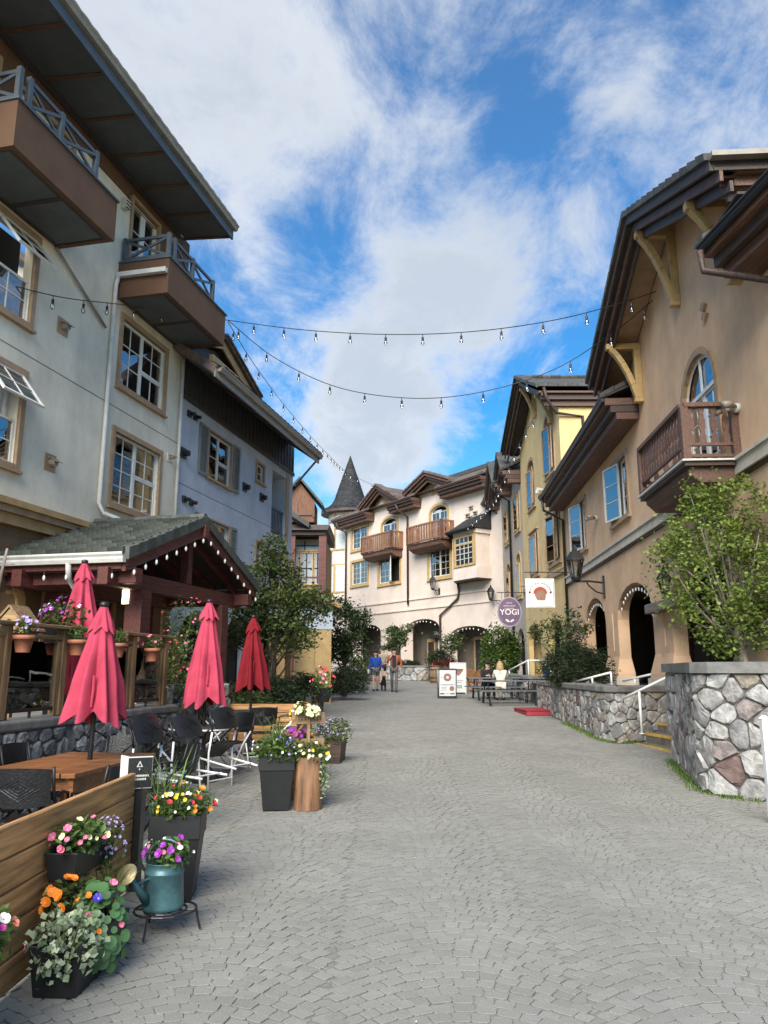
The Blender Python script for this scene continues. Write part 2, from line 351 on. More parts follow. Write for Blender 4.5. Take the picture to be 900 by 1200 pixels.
    if curtain:
        if curtain == 'b':
            c = MB(sd)
            k = int(h/.06)
            for q in range(k): c.quad((u0, -.2, z0+q*h/k), (u1, -.2, z0+q*h/k), (u1, -.17, z0+(q+.9)*h/k), (u0, -.17, z0+(q+.9)*h/k))
            c.build('blind', M_blind, wn)
        else:
            spans = {'c': ((0, .34), (.66, 1)), 'l': ((0, .5),), 'f': ((0, 1),), 'r': ((.55, 1),)}[curtain]
            for a, b in spans:
                c = MB(sd); k = max(6, int((b-a)*w/.05)); pts = [(u0+w*(a+(b-a)*q/k), -.2+.022*math.sin(q*1.9+u0)) for q in range(k+1)]
                for p, q in zip(pts, pts[1:]): c.quad((p[0], p[1], z0), (q[0], q[1], z0), (q[0], q[1], z1-rise*.5), (p[0], p[1], z1-rise*.5))
                c.build('curtain', M_curtain, wn, smooth=True)
    return wn
def pipe(root, fr, pts, r=.04, m=None, name='downpipe', brackets=True):
    mb = MB(fr.side); mb.tube(pts, r, 8)
    return mb.build(name, m or M_offw, root, smooth=True)
def gutter(root, fr, a, b, m, w=.13, h=.12, name='gutter'):
    """a, b in (u, n, z): an open K-style gutter hung on the eave."""
    a = Vector(a); b = Vector(b); d = (b-a).normalized(); s = Vector((d.y, -d.x, 0)).normalized()
    if s.y < 0: s = -s
    if abs(s.y) < .3 and s.x > 0: s = -s
    prof = [(0, 0), (w*.6, 0), (w*.78, h*.35), (w*.78, h*.55), (w, h*.8), (w, h), (w-.012, h), (w-.012, h*.85), (0, h*.5)]
    vs = []; n = len(prof)
    for p in (a, b): vs += [p+s*x+Vector((0, 0, z)) for x, z in prof]
    mb = MB(fr.side); mb.add(vs, [tuple(range(n-1, -1, -1)), tuple(range(n, 2*n))]+[(i, (i+1) % n, n+(i+1) % n, n+i) for i in range(n)])
    return mb.build(name, m, root)
def stepped(root, fr, a, b, out, steps=3, h=.2, back=.07, th=.05, mats=None, name='fascia_board', drop=None):
    """a stack of lapped fascia boards along a-b (top edge), each lower board set back along -out."""
    a = Vector(a); b = Vector(b); out = Vector(out); L = (b-a).normalized(); dn = drop or Vector((0, 0, -1))
    obs = []
    for k in range(steps):
        o = -out*back*k+dn*(h*k*.97)
        mb = MB(fr.side); p = [a+o, b+o]
        vs = []
        for q in p: vs += [q, q-out*th, q-out*th+dn*h, q+dn*h-out*.012]
        mb.add(vs, [(0, 3, 2, 1), (4, 5, 6, 7), (0, 1, 5, 4), (1, 2, 6, 5), (2, 3, 7, 6), (3, 0, 4, 7)])
        obs.append(mb.build(name, (mats or [M_fascia2])[k % len(mats or [1])], root))
    return obs
def tile_mesh(name, w, l, m, th=.045):
    """one lapped roof tile, lying along +x (width) and +y (up the slope), thick butt at y=0."""
    mb = MB(); mb.add([(0.006, 0, 0), (w-.006, 0, 0), (w-.006, l, 0), (.006, l, 0), (.006, 0, th), (w*.5, 0, th+.012), (w-.006, 0, th), (w-.006, l, .012), (w*.5, l, .02), (.006, l, .012)],
                      [(0, 1, 6, 5, 4), (4, 5, 8, 9), (5, 6, 7, 8), (1, 2, 7, 6), (3, 0, 4, 9), (0, 3, 2, 1)])
    return mb.mesh(name, m)
def tiled_slope(root, fr, p0, du, up, nu, nv, me, w, l, name='roof_tile', limit=300, stuff_mat=None):
    """rows of tiles from p0, along du (unit), up the slope along up (unit); courses l apart."""
    p0 = Vector(p0); du = Vector(du).normalized(); up = Vector(up).normalized(); sd = fr.side
    k = 0
    S = Matrix(((1, 0, 0), (0, sd, 0), (0, 0, 1)))
    for j in range(nv):
        for i in range(nu):
            o = link(name, me, root)
            x = S @ du; y = S @ up; z = x.cross(y)
            if z.z < 0: x, z = -x, -z; off = S @ (p0+du*((i+1)*w+(j % 2)*w*.5*0)+up*(j*l))
            else: off = S @ (p0+du*(i*w)+up*(j*l))
            o.matrix_local = Matrix(((x.x, y.x, z.x, off.x), (x.y, y.y, z.y, off.y), (x.z, y.z, z.z, off.z), (0, 0, 0, 1)))
            k += 1
# ---------------------------------------------------------------- stones: irregular cells along a path
def clip_poly(poly, mx, my, nx, ny):
    out = []
    for i in range(len(poly)):
        a, b = poly[i], poly[(i+1) % len(poly)]
        da = (a[0]-mx)*nx+(a[1]-my)*ny; db = (b[0]-mx)*nx+(b[1]-my)*ny
        if da <= 0: out.append(a)
        if da*db < 0:
            t = da/(da-db); out.append((a[0]+(b[0]-a[0])*t, a[1]+(b[1]-a[1])*t))
    return out
def cells(S, H, size, rng, aspect=1.25):
    seeds = []; nr = max(1, round(H/size)); rh = H/nr
    for j in range(nr):
        nc = max(1, round(S/(size*aspect))); cw = S/nc
        for i in range(nc):
            if rng.random() < .2 and nr > 1: continue
            seeds.append(((i+.5+(.5 if j % 2 else 0)-.25+rng.uniform(-.34, .34))*cw, (j+.5+rng.uniform(-.36, .36))*rh))
    res = []
    for i, (x, y) in enumerate(seeds):
        poly = [(0, 0), (S, 0), (S, H), (0, H)]; R = size*3.2
        poly = [(max(0, x-R), 0), (min(S, x+R), 0), (min(S, x+R), H), (max(0, x-R), H)]
        for k, (a, b) in enumerate(seeds):
            if k == i or abs(a-x) > R*1.4: continue
            dx, dy = a-x, b-y; poly = clip_poly(poly, (x+a)/2, (y+b)/2, dx, dy)
            if len(poly) < 3: break
        if len(poly) >= 3: res.append(poly)
    return res
def path_fn(pts):
    P = [Vector((p[0], p[1])) for p in pts]; seg = [(b-a).length for a, b in zip(P, P[1:])]; tot = sum(seg)
    def f(s):
        s = max(0, min(tot-1e-6, s)); i = 0
        while s > seg[i]: s -= seg[i]; i += 1
        d = (P[i+1]-P[i])/seg[i]; return P[i]+d*s, d
    return f, tot
def stone_wall(name, label, pts, zb, zt, size, mats, out=1, th=.35, group=None, seed=1, cop=(.12, .09), cat='wall', joint=.014, bulge=.05, cop_m=None, coping=True, limit=300):
    """a rubble wall standing along pts; out=+1: the face is on the left of the path, -1: on the right. zb(x,y), zt(x,y)."""
    rng = random.Random(seed); f, tot = path_fn(pts)
    root = thing(name, label, cat, (0, 0, 0), 0, group)
    def nrm(d): return Vector((-d.y, d.x))*out
    # mitred normals at the path's corners keep cores and copings closed
    N = []
    P2 = [Vector((p[0], p[1])) for p in pts]
    for i in range(len(P2)):
        d0 = (P2[i]-P2[i-1]).normalized() if i else None; d1 = (P2[i+1]-P2[i]).normalized() if i < len(P2)-1 else None
        if d0 is None: n = nrm(d1)
        elif d1 is None: n = nrm(d0)
        else:
            n = (nrm(d0)+nrm(d1)).normalized(); n = n/max(.4, n.dot(nrm(d0)))
        N.append(n)
    core = MB(); cp = MB()
    for i in range(len(P2)-1):
        for mb, o0, o1, e0, e1 in ((core, 0.0, -th, None, None), (cp, cop[1], -th-.03, -.001, cop[0])):
            if mb is cp and not coping: continue
            v = []
            for k in (i, i+1):
                for o in (o0, o1):
                    q = P2[k]+N[k]*o; z0, z1 = zb(*P2[k])-.1, zt(*P2[k])
                    if mb is cp: z0, z1 = zt(*P2[k])+e0, zt(*P2[k])+e1
                    v += [(q.x, q.y, z0), (q.x, q.y, z1)]
            mb.add(v, [(0, 1, 5, 4), (2, 6, 7, 3), (1, 3, 7, 5), (0, 4, 6, 2), (0, 2, 3, 1), (4, 5, 7, 6)])
    core.build('core', M_mortar, root)
    if coping: cp.build('coping', cop_m or M_concrete, root, bevel=.025)
    Hm = max(zt(*p)-zb(*p) for p in P2)+.02
    polys = cells(tot, Hm, size, rng); big = []
    for poly in polys:
        cx = sum(p[0] for p in poly)/len(poly); cy = sum(p[1] for p in poly)/len(poly)
        c2, d = f(cx); base = zb(c2.x, c2.y); hh = zt(c2.x, c2.y)-base
        pl = [(s, min(z, hh)) for s, z in poly]
        ar = abs(sum(pl[i][0]*pl[(i+1) % len(pl)][1]-pl[(i+1) % len(pl)][0]*pl[i][1] for i in range(len(pl))))/2
        if ar < size*size*.06: continue
        cx = sum(p[0] for p in pl)/len(pl); cy = sum(p[1] for p in pl)/len(pl)
        rad = [max(math.hypot(p[0]-cx, p[1]-cy), .01) for p in pl]
        # soften the corners: every corner becomes two points
        q = []
        for i in range(len(pl)):
            a, b, c = pl[i-1], pl[i], pl[(i+1) % len(pl)]
            q.append((b[0]+(a[0]-b[0])*.2, b[1]+(a[1]-b[1])*.2)); q.append((b[0]+(c[0]-b[0])*.2, b[1]+(c[1]-b[1])*.2))
        sh = lambda p, k: (cx+(p[0]-cx)*k, cy+(p[1]-cy)*k)
        r_ = sum(rad)/len(rad); k1 = max(.5, 1-joint/r_); b_ = bulge*rng.uniform(.55, 1.15)
        rings = [([sh(p, k1) for p in q], -.02), ([sh(p, k1) for p in q], b_*.45), ([sh(p, k1*rng.uniform(.78, .9)) for p in q], b_*rng.uniform(.85, 1.1))]
        tilt = (rng.uniform(-.12, .12), rng.uniform(-.12, .12))
        vs = []; n = len(q)
        c3, dd = f(cx); nn0 = nrm(dd)
        for ring, o in rings:
            for s, z in [(a_+(rng.uniform(-.1, .1)*size*.35 if o > b_*.6 else 0), z_+(rng.uniform(-.1, .1)*size*.35 if o > b_*.6 else 0)) for a_, z_ in ring]:
                p2, d2 = f(s); nn = nrm(d2)
                oo = o+(tilt[0]*(s-cx)+tilt[1]*(z-cy))*(.6 if o > 0 else 0)+(rng.uniform(-.2, .2)*bulge if o > 0 else 0)
                w = p2+nn*oo; vs.append((w.x, w.y, base+z))
        p2, d2 = f(cx); w = p2+nrm(d2)*b_*rng.uniform(.8, 1.15); vs.append((w.x, w.y, base+cy))
        fs = []
        for k in range(2): fs += [(k*n+i, k*n+(i+1) % n, (k+1)*n+(i+1) % n, (k+1)*n+i) for i in range(n)]
        fs += [(2*n+i, 2*n+(i+1) % n, 3*n) for i in range(n)]
        if out > 0: fs = [g[::-1] for g in fs]
        dist = math.hypot(p2.x, p2.y); big.append((ar/dist**2, vs, fs, rng.choice(mats)))
    big.sort(key=lambda t: -t[0]); rest = {}
    for i, (_, vs, fs, m) in enumerate(big):
        if i < limit: mb = MB(); mb.add(vs, fs); mb.build('stone', m, root, smooth=False)
        else: rest.setdefault(m.name, (MB(), m))[0].add(vs, fs)
    for mb, m in rest.values(): mb.build('small_stones', m, root)['kind'] = 'stuff'
    return root
def stonemat(name, c, var=.25):
    return mat(name, c, .85, var, 7, .8, 26, rnd=.16, dist=.02)
ST_GREY = [stonemat('stone pale', (0.385, 0.370, 0.348)), stonemat('stone grey', (0.252, 0.244, 0.237)), stonemat('stone mid', (0.311, 0.296, 0.281)), stonemat('stone mauve', (0.266, 0.226, 0.211)), stonemat('stone warm', (0.370, 0.326, 0.259)), stonemat('stone white', (0.444, 0.437, 0.414)), stonemat('stone red', (0.185, 0.122, 0.107))]
ST_W = [ST_GREY[i] for i in (0, 0, 0, 0, 1, 1, 2, 2, 2, 3, 3, 4, 4, 5, 5, 0, 2, 6)]
ST_COB = [stonemat('cobble grey', (.25, .25, .245)), stonemat('cobble pale', (.36, .355, .34)), stonemat('cobble dark', (.17, .17, .17))]
# ---------------------------------------------------------------- foliage
def leaf_mesh(name, pos, size, m, aspect=.55, up=.35, jitter=.35, fold=.18, seed=0, droop=0.0, quads=None):
    """many small folded leaves: pos (N,3)."""
    rs = np.random.RandomState(seed); pos = np.asarray(pos, dtype=np.float64); n = len(pos)
    nrm = rs.normal(size=(n, 3)); nrm[:, 2] = np.abs(nrm[:, 2])+up; nrm /= np.linalg.norm(nrm, axis=1)[:, None]
    a = rs.normal(size=(n, 3)); a[:, 2] -= droop; a -= nrm*(a*nrm).sum(1)[:, None]; a /= np.linalg.norm(a, axis=1)[:, None]+1e-9
    b = np.cross(nrm, a); L = (size*(1+jitter*rs.uniform(-1, 1, n)))[:, None]; w = L*aspect*.5
    base = pos-a*L*.5; tip = pos+a*L*.5; mid = pos-a*L*.05-nrm*L*fold*.5
    v = np.stack([base, mid+b*w+nrm*L*fold, tip, mid-b*w+nrm*L*fold, mid*.5+(base+tip)*.25], axis=1).reshape(-1, 3)
    me = bpy.data.meshes.new(name)
    idx = np.arange(n)[:, None]*5
    tri = (idx+np.array([[0, 1, 4]]), idx+np.array([[1, 2, 4]]), idx+np.array([[2, 3, 4]]), idx+np.array([[3, 0, 4]]))
    F = np.stack(tri, axis=1).reshape(-1, 3)
    me.vertices.add(len(v)); me.vertices.foreach_set('co', v.ravel()); me.loops.add(F.size); me.loops.foreach_set('vertex_index', F.ravel().astype(np.int32))
    me.polygons.add(len(F)); me.polygons.foreach_set('loop_start', np.arange(0, F.size, 3, dtype=np.int32)); me.polygons.foreach_set('loop_total', np.full(len(F), 3, dtype=np.int32))
    me.materials.append(m); me.update(calc_edges=True); me.validate(); return me
def blades(name, roots, h, m, w=.006, lean=.35, seed=0):
    rng = random.Random(seed); mb = MB()
    for x, y, z in roots:
        a = rng.uniform(0, 6.28); hh = h*rng.uniform(.6, 1.15); l = lean*rng.uniform(.2, 1.2)*hh; ca, sa = math.cos(a), math.sin(a)
        pts = [(x+ca*l*t*t, y+sa*l*t*t, z+hh*(t-.25*lean*t*t)) for t in (0, .4, .75, 1)]; px, py = -sa*w/2, ca*w/2
        vs = []
        for (qx, qy, qz), k in zip(pts, (1, 1, .7, .1)): vs += [(qx-px*k, qy-py*k, qz), (qx+px*k, qy+py*k, qz)]
        mb.add(vs, [(0, 1, 3, 2), (2, 3, 5, 4), (4, 5, 7, 6)])
    return mb.mesh(name, m)
LF_maple = leafmat('maple leaves', (.085, .135, .026), (.28, .36, .08), .35)
LF_dark = leafmat('dark tree leaves', (.036, .06, .018), (.14, .18, .055), .28)
LF_dark2 = leafmat('deep tree leaves', (.02, .04, .016), (.075, .11, .04), .22)
LF_pine = leafmat('pine needles', (.018, .034, .018), (.07, .10, .045), .12)
LF_vine = leafmat('vine leaves', (.035, .075, .014), (.13, .20, .04), .3)
LF_apple = leafmat('small tree leaves', (.03, .055, .02), (.12, .165, .06), .25)
LF_bed = leafmat('bedding leaves', (.035, .07, .018), (.13, .20, .045), .25)
LF_ivy = leafmat('variegated ivy', (.12, .19, .09), (.50, .54, .38), .2)
LF_grass = leafmat('grass', (.06, .11, .02), (.17, .26, .05), .25)
LF_nast = leafmat('nasturtium leaves', (.06, .13, .04), (.14, .25, .075), .3)
def blob_points(blobs, n, rs, hollow=.55, gap=.0, freq=1.6):
    """points in a union of ellipsoids (cx,cy,cz,rx,ry,rz), denser near the skins, with noise-made gaps."""
    V = np.array([b[3]*b[4]*b[5] for b in blobs]) ** (2/3); V /= V.sum(); out = []
    ph = rs.uniform(0, 6.28, 9)
    for b, share in zip(blobs, V):
        k = int(n*share*1.6)+4
        d = rs.normal(size=(k, 3)); d /= np.linalg.norm(d, axis=1)[:, None]; r = rs.uniform(hollow**3, 1.0, k)**(1/3)*(1+.12*rs.normal(size=k))
        p = d*r[:, None]*np.array(b[3:6])+np.array(b[:3])
        g = np.sin(p[:, 0]*freq*2.1+ph[0])*np.sin(p[:, 1]*freq*1.9+ph[1])*np.sin(p[:, 2]*freq*2.3+ph[2])+.6*np.sin(p[:, 0]*freq*5.1+ph[3])*np.sin(p[:, 1]*freq*4.3+ph[4])*np.sin(p[:, 2]*freq*4.9+ph[5])
        p = p[g > gap-.25][:int(n*share)+1]; out.append(p)
    return np.concatenate(out)
def tree(name, label, loc, trunk_h, r0, blobs, n, size, lm, bark=None, seed=1, limbs=14, cat='tree', group=None, gap=0.0, aspect=.6, sub=3, up=.35, hollow=.55, tl=.5, twig=True, cluster=0, freq=1.6):
    """blobs are relative to loc. Trunk with limbs reaching into the crown; crown of single leaves."""
    rng = random.Random(seed); rs = np.random.RandomState(seed)
    root = thing(name, label, cat, loc, 0, group)
    mb = MB(); top = Vector((rng.uniform(-.1, .1), rng.uniform(-.1, .1), trunk_h))
    tp = [Vector((0, 0, -.12)), Vector((.02, .01, trunk_h*.3)), top*.65+Vector((.03*rng.uniform(-1, 1), .03, 0)), top]
    mb.tube(tp, [r0*1.25, r0, r0*.8, r0*.6], 9)
    tips = []
    for k in range(limbs):
        b = blobs[k % len(blobs)]
        e = Vector((b[0]+rng.uniform(-.75, .75)*b[3], b[1]+rng.uniform(-.75, .75)*b[4], b[2]+rng.uniform(-.6, .85)*b[5]))
        st = tp[2].lerp(top, rng.random()) if rng.random() < tl else tp[1].lerp(tp[2], rng.random())
        m1 = st.lerp(e, .45)+Vector((rng.uniform(-.15, .15), rng.uniform(-.15, .15), rng.uniform(0, .3)*b[5]))
        rr = r0*rng.uniform(.28, .45); mb.tube([st, m1, e], [rr, rr*.6, rr*.18], 6)
        for q in range(sub):
            t = rng.uniform(.35, .95); s2 = m1.lerp(e, t); e2 = s2+Vector((rng.uniform(-1, 1)*b[3], rng.uniform(-1, 1)*b[4], rng.uniform(-.3, 1)*b[5]))*.5
            mb.tube([s2, s2.lerp(e2, .5)+Vector((0, 0, .05)), e2], [rr*.32, rr*.2, rr*.07], 5); tips.append(e2)
        tips.append(e)
    mb.build('trunk', bark or M_bark, root, smooth=True)
    p = blob_points(blobs, n, rs, hollow, gap, freq)
    if cluster:
        k = len(p)//cluster; p = p[:k]
        p = np.repeat(p, cluster, axis=0)+rs.normal(scale=size*1.1, size=(k*cluster, 3))
    if tips:
        tt = np.array([tuple(t) for t in tips]); q = np.repeat(tt, max(3, n//(len(tt)*9)), axis=0); q = q+rs.normal(scale=size*2.2, size=q.shape); p = np.concatenate([p, q])
    link('crown', leaf_mesh('crown', p, size, lm, aspect, up, seed=seed), root)
    return root
def shrub(name, label, loc, blobs, n, size, lm, seed=1, cat='shrub', aspect=.16, up=.9, group=None, stems=10, gap=.0, hollow=.5, freq=2.5):
    rs = np.random.RandomState(seed); rng = random.Random(seed); root = thing(name, label, cat, loc, 0, group)
    mb = MB()
    for k in range(stems):
        b = blobs[k % len(blobs)]; e = Vector((b[0]+rng.uniform(-.6, .6)*b[3], b[1]+rng.uniform(-.6, .6)*b[4], b[2]+rng.uniform(-.2, .8)*b[5]))
        mb.tube([(rng.uniform(-.06, .06), rng.uniform(-.06, .06), -.05), e*.5+Vector((0, 0, .04)), e], [.03, .02, .006], 5)
    mb.build('stem', M_bark, root, smooth=True)
    p = blob_points(blobs, n, rs, hollow, gap, freq)
    link('foliage', leaf_mesh('foliage', p, size, lm, aspect, up, seed=seed), root)
    return root
# ================================================================= GROUND
def ground_material():
    m = bpy.data.materials.new('street paving'); m.use_nodes = True; nt = m.node_tree; N = nt.nodes; L = nt.links; b = N['Principled BSDF']; b.inputs['Roughness'].default_value = .9
    tc = N.new('ShaderNodeTexCoord')
    n1 = N.new('ShaderNodeTexNoise'); n1.inputs['Scale'].default_value = .55; n1.inputs['Detail'].default_value = 9; n1.inputs['Roughness'].default_value = .65; L.new(tc.outputs['Object'], n1.inputs['Vector'])
    rp = N.new('ShaderNodeValToRGB'); rp.color_ramp.elements[0].position = .3; rp.color_ramp.elements[1].position = .7
    rp.color_ramp.elements[0].color = (.2, .195, .171, 1); rp.color_ramp.elements[1].color = (.265, .26, .232, 1); L.new(n1.outputs['Fac'], rp.inputs[0])
    vo = N.new('ShaderNodeTexVoronoi'); vo.feature = 'DISTANCE_TO_EDGE'; vo.inputs['Scale'].default_value = 8.6; L.new(tc.outputs['Object'], vo.inputs['Vector'])
    r2 = N.new('ShaderNodeValToRGB'); r2.color_ramp.elements[0].position = .0; r2.color_ramp.elements[1].position = .07
    r2.color_ramp.elements[0].color = (.72, .72, .7, 1); r2.color_ramp.elements[1].color = (1, 1, 1, 1); L.new(vo.outputs['Distance'], r2.inputs[0])
    vc = N.new('ShaderNodeTexVoronoi'); vc.inputs['Scale'].default_value = 8.6; L.new(tc.outputs['Object'], vc.inputs['Vector'])
    hs = N.new('ShaderNodeHueSaturation'); mr = N.new('ShaderNodeMapRange'); sp = N.new('ShaderNodeSeparateColor'); L.new(vc.outputs['Color'], sp.inputs[0]); L.new(sp.outputs[0], mr.inputs[0]); mr.inputs[3].default_value = .86; mr.inputs[4].default_value = 1.12
    L.new(rp.outputs[0], hs.inputs['Color']); L.new(mr.outputs[0], hs.inputs['Value'])
    mx = N.new('ShaderNodeMix'); mx.data_type = 'RGBA'; mx.blend_type = 'MULTIPLY'; mx.inputs[0].default_value = 1; L.new(hs.outputs[0], mx.inputs[6]); L.new(r2.outputs[0], mx.inputs[7]); L.new(mx.outputs[2], b.inputs['Base Color'])
    bp = N.new('ShaderNodeBump'); bp.inputs['Strength'].default_value = .5; bp.inputs['Distance'].default_value = .01; L.new(r2.outputs[0], bp.inputs['Height']); L.new(bp.outputs[0], b.inputs['Normal'])
    return m
def paver_material():
    m = bpy.data.materials.new('paver concrete'); m.use_nodes = True; nt = m.node_tree; N = nt.nodes; L = nt.links; b = N['Principled BSDF']; b.inputs['Roughness'].default_value = .9
    ge = N.new('ShaderNodeNewGeometry'); oi = N.new('ShaderNodeObjectInfo')
    n1 = N.new('ShaderNodeTexNoise'); n1.inputs['Scale'].default_value = .55; n1.inputs['Detail'].default_value = 9; n1.inputs['Roughness'].default_value = .65; L.new(ge.outputs['Position'], n1.inputs['Vector'])
    rp = N.new('ShaderNodeValToRGB'); rp.color_ramp.elements[0].position = .3; rp.color_ramp.elements[1].position = .7
    rp.color_ramp.elements[0].color = (.205, .2, .176, 1); rp.color_ramp.elements[1].color = (.275, .27, .24, 1); L.new(n1.outputs['Fac'], rp.inputs[0])
    ad = N.new('ShaderNodeMath'); ad.operation = 'ADD'; L.new(ge.outputs['Random Per Island'], ad.inputs[0]); L.new(oi.outputs['Random'], ad.inputs[1]); fr = N.new('ShaderNodeMath'); fr.operation = 'FRACT'; L.new(ad.outputs[0], fr.inputs[0])
    mr = N.new('ShaderNodeMapRange'); L.new(fr.outputs[0], mr.inputs[0]); mr.inputs[3].default_value = .925; mr.inputs[4].default_value = 1.075
    hs = N.new('ShaderNodeHueSaturation'); L.new(rp.outputs[0], hs.inputs['Color']); L.new(mr.outputs[0], hs.inputs['Value'])
    n2 = N.new('ShaderNodeTexNoise'); n2.inputs['Scale'].default_value = 120; n2.inputs['Detail'].default_value = 3; L.new(ge.outputs['Position'], n2.inputs['Vector'])
    r3 = N.new('ShaderNodeValToRGB'); r3.color_ramp.elements[0].position = .3; r3.color_ramp.elements[1].position = .72; r3.color_ramp.elements[0].color = (.82, .82, .82, 1); r3.color_ramp.elements[1].color = (1.14, 1.14, 1.13, 1); L.new(n2.outputs['Fac'], r3.inputs[0])
    n4 = N.new('ShaderNodeTexNoise'); n4.inputs['Scale'].default_value = 2.3; n4.inputs['Detail'].default_value = 8; n4.inputs['Roughness'].default_value = .75; L.new(ge.outputs['Position'], n4.inputs['Vector'])
    r4 = N.new('ShaderNodeValToRGB'); r4.color_ramp.elements[0].position = .56; r4.color_ramp.elements[1].position = .74; r4.color_ramp.elements[0].color = (1, 1, 1, 1); r4.color_ramp.elements[1].color = (.80, .79, .77, 1); L.new(n4.outputs['Fac'], r4.inputs[0])
    m4 = N.new('ShaderNodeMix'); m4.data_type = 'RGBA'; m4.blend_type = 'MULTIPLY'; m4.inputs[0].default_value = 1; L.new(hs.outputs[0], m4.inputs[6]); L.new(r4.outputs[0], m4.inputs[7])
    mx = N.new('ShaderNodeMix'); mx.data_type = 'RGBA'; mx.blend_type = 'MULTIPLY'; mx.inputs[0].default_value = 1; L.new(m4.outputs[2], mx.inputs[6]); L.new(r3.outputs[0], mx.inputs[7]); L.new(mx.outputs[2], b.inputs['Base Color'])
    bp = N.new('ShaderNodeBump'); bp.inputs['Strength'].default_value = .45; bp.inputs['Distance'].default_value = .004; L.new(n2.outputs['Fac'], bp.inputs['Height']); L.new(bp.outputs[0], b.inputs['Normal'])
    return m
g = MB(); ys = [-40, 0, 9, 12, 16, 20, 25, 30, 35, 40, 45, 80, 400]; xs = [-200, -60, -20, -8, 0, 8, 20, 60, 200]
for a, b in zip(ys, ys[1:]):
    for c, d in zip(xs, xs[1:]): g.quad((c, a, gz(a)), (d, a, gz(a)), (d, b, gz(b)), (c, b, gz(b)))
street = tag(g.build('street_paving', ground_material()), 'grey paved pedestrian street climbing gently away', kind='structure')
PV = paver_material()
def paver_template(k):
    rng = random.Random(k); s = .5; mb = MB(); h = .006; c = .04
    o = [(-s, -s), (s, -s), (s, s), (-s, s)]; o = [(x*.955+rng.uniform(-.03, .03), y*.955+rng.uniform(-.03, .03)) for x, y in o]
    # corners knocked off
    q = []
    for i in range(4):
        a, b, d = o[i-1], o[i], o[(i+1) % 4]; q += [(b[0]+(a[0]-b[0])*.14, b[1]+(a[1]-b[1])*.12), (b[0]+(d[0]-b[0])*.12, b[1]+(d[1]-b[1])*.12)]
    n = 8; vs = [(x, y, -.01) for x, y in q]+[(x, y, h*.8) for x, y in q]+[(x*(1-c), y*(1-c), h+rng.uniform(-.0008, .0008)) for x, y in q]
    mb.add(vs, [(i, (i+1) % n, n+(i+1) % n, n+i) for i in range(n)]+[(n+i, n+(i+1) % n, 2*n+(i+1) % n, 2*n+i) for i in range(n)]+[tuple(2*n+i for i in range(n))])
    return mb
JS = mat('joint sand', (.178, .172, .152), .95, .15, 30)
def pmesh(b, k=24, n='paver'):
    me = b.mesh(n, PV); me.materials.append(JS); me.polygons.foreach_set('material_index', [1 if (i % 17) < 8 else 0 for i in range(len(me.polygons))]); return me
def make_pavers():
    tm = [paver_template(k) for k in range(7)]; rng = random.Random(5); P = []
    Wd, s, rise = 1.28, .104, .36
    for c in range(-4, 5):
        for j in range(10, 140):
            t = -Wd/2+.03
            while t < Wd/2-.02:
                ph = math.atan(-math.sin(math.pi*t/Wd)*rise*math.pi/Wd); dt = .104*math.cos(ph)*rng.uniform(.8, 1.22); tt = t+dt/2; t += dt
                if tt > Wd/2-.02: break
                x = c*Wd+.35+tt; y = j*s+rise*math.cos(math.pi*tt/Wd)+rng.uniform(-.01, .01)
                if y < 3.3 or y > 13.6 or x < -3.8 or x > 5.2 or abs(x) > y*.56+.4: continue
                P.append((x, y, ph, dt/math.cos(ph), s*math.cos(ph)*.985))
    P.sort(key=lambda p: p[1]+.25*abs(p[0])); mes = [pmesh(t) for t in tm]; rest = MB()
    for i, (x, y, ph, w, h) in enumerate(P):
        k = rng.randrange(7); z = gz(y)+.001+rng.uniform(-.0015, .002)
        if i < 300:
            o = link('paver', mes[k], street, (x, y, z), (rng.uniform(-.006, .006), rng.uniform(-.006, .006), ph)); o.scale = (w, h, 1)
        else:
            ca, sa = math.cos(ph), math.sin(ph); tx, ty = rng.uniform(-.007, .007), rng.uniform(-.007, .007)
            rest.add([(x+v[0]*w*ca-v[1]*h*sa, y+v[0]*w*sa+v[1]*h*ca, z+v[2]+tx*v[0]*w+ty*v[1]*h) for v in tm[k].v], tm[k].f)
    o = link('pavers', pmesh(rest, n='pavers'), street); o['kind'] = 'stuff'
make_pavers()
# dry specks, petals and grit on the paving
def litter():
    rng = random.Random(3); mb = MB(); m = leafmat('fallen petals', (.22, .16, .10), (.75, .72, .66), .1)
    for k in range(170):
        x, y = rng.uniform(-1.6, 4.2), rng.uniform(3.6, 14); r = rng.uniform(.004, .012); z = gz(y)+.018; a = rng.uniform(0, 6.28)
        mb.quad(*[(x+r*math.cos(a+i*1.57)*(1 if i % 2 else .5), y+r*math.sin(a+i*1.57)*(1 if i % 2 else .5), z+.002*(i % 2)) for i in range(4)])
    tag(mb.build('fallen_petals', m), 'scattered pale petals and grit on the paving', 'litter', kind='stuff')
litter()

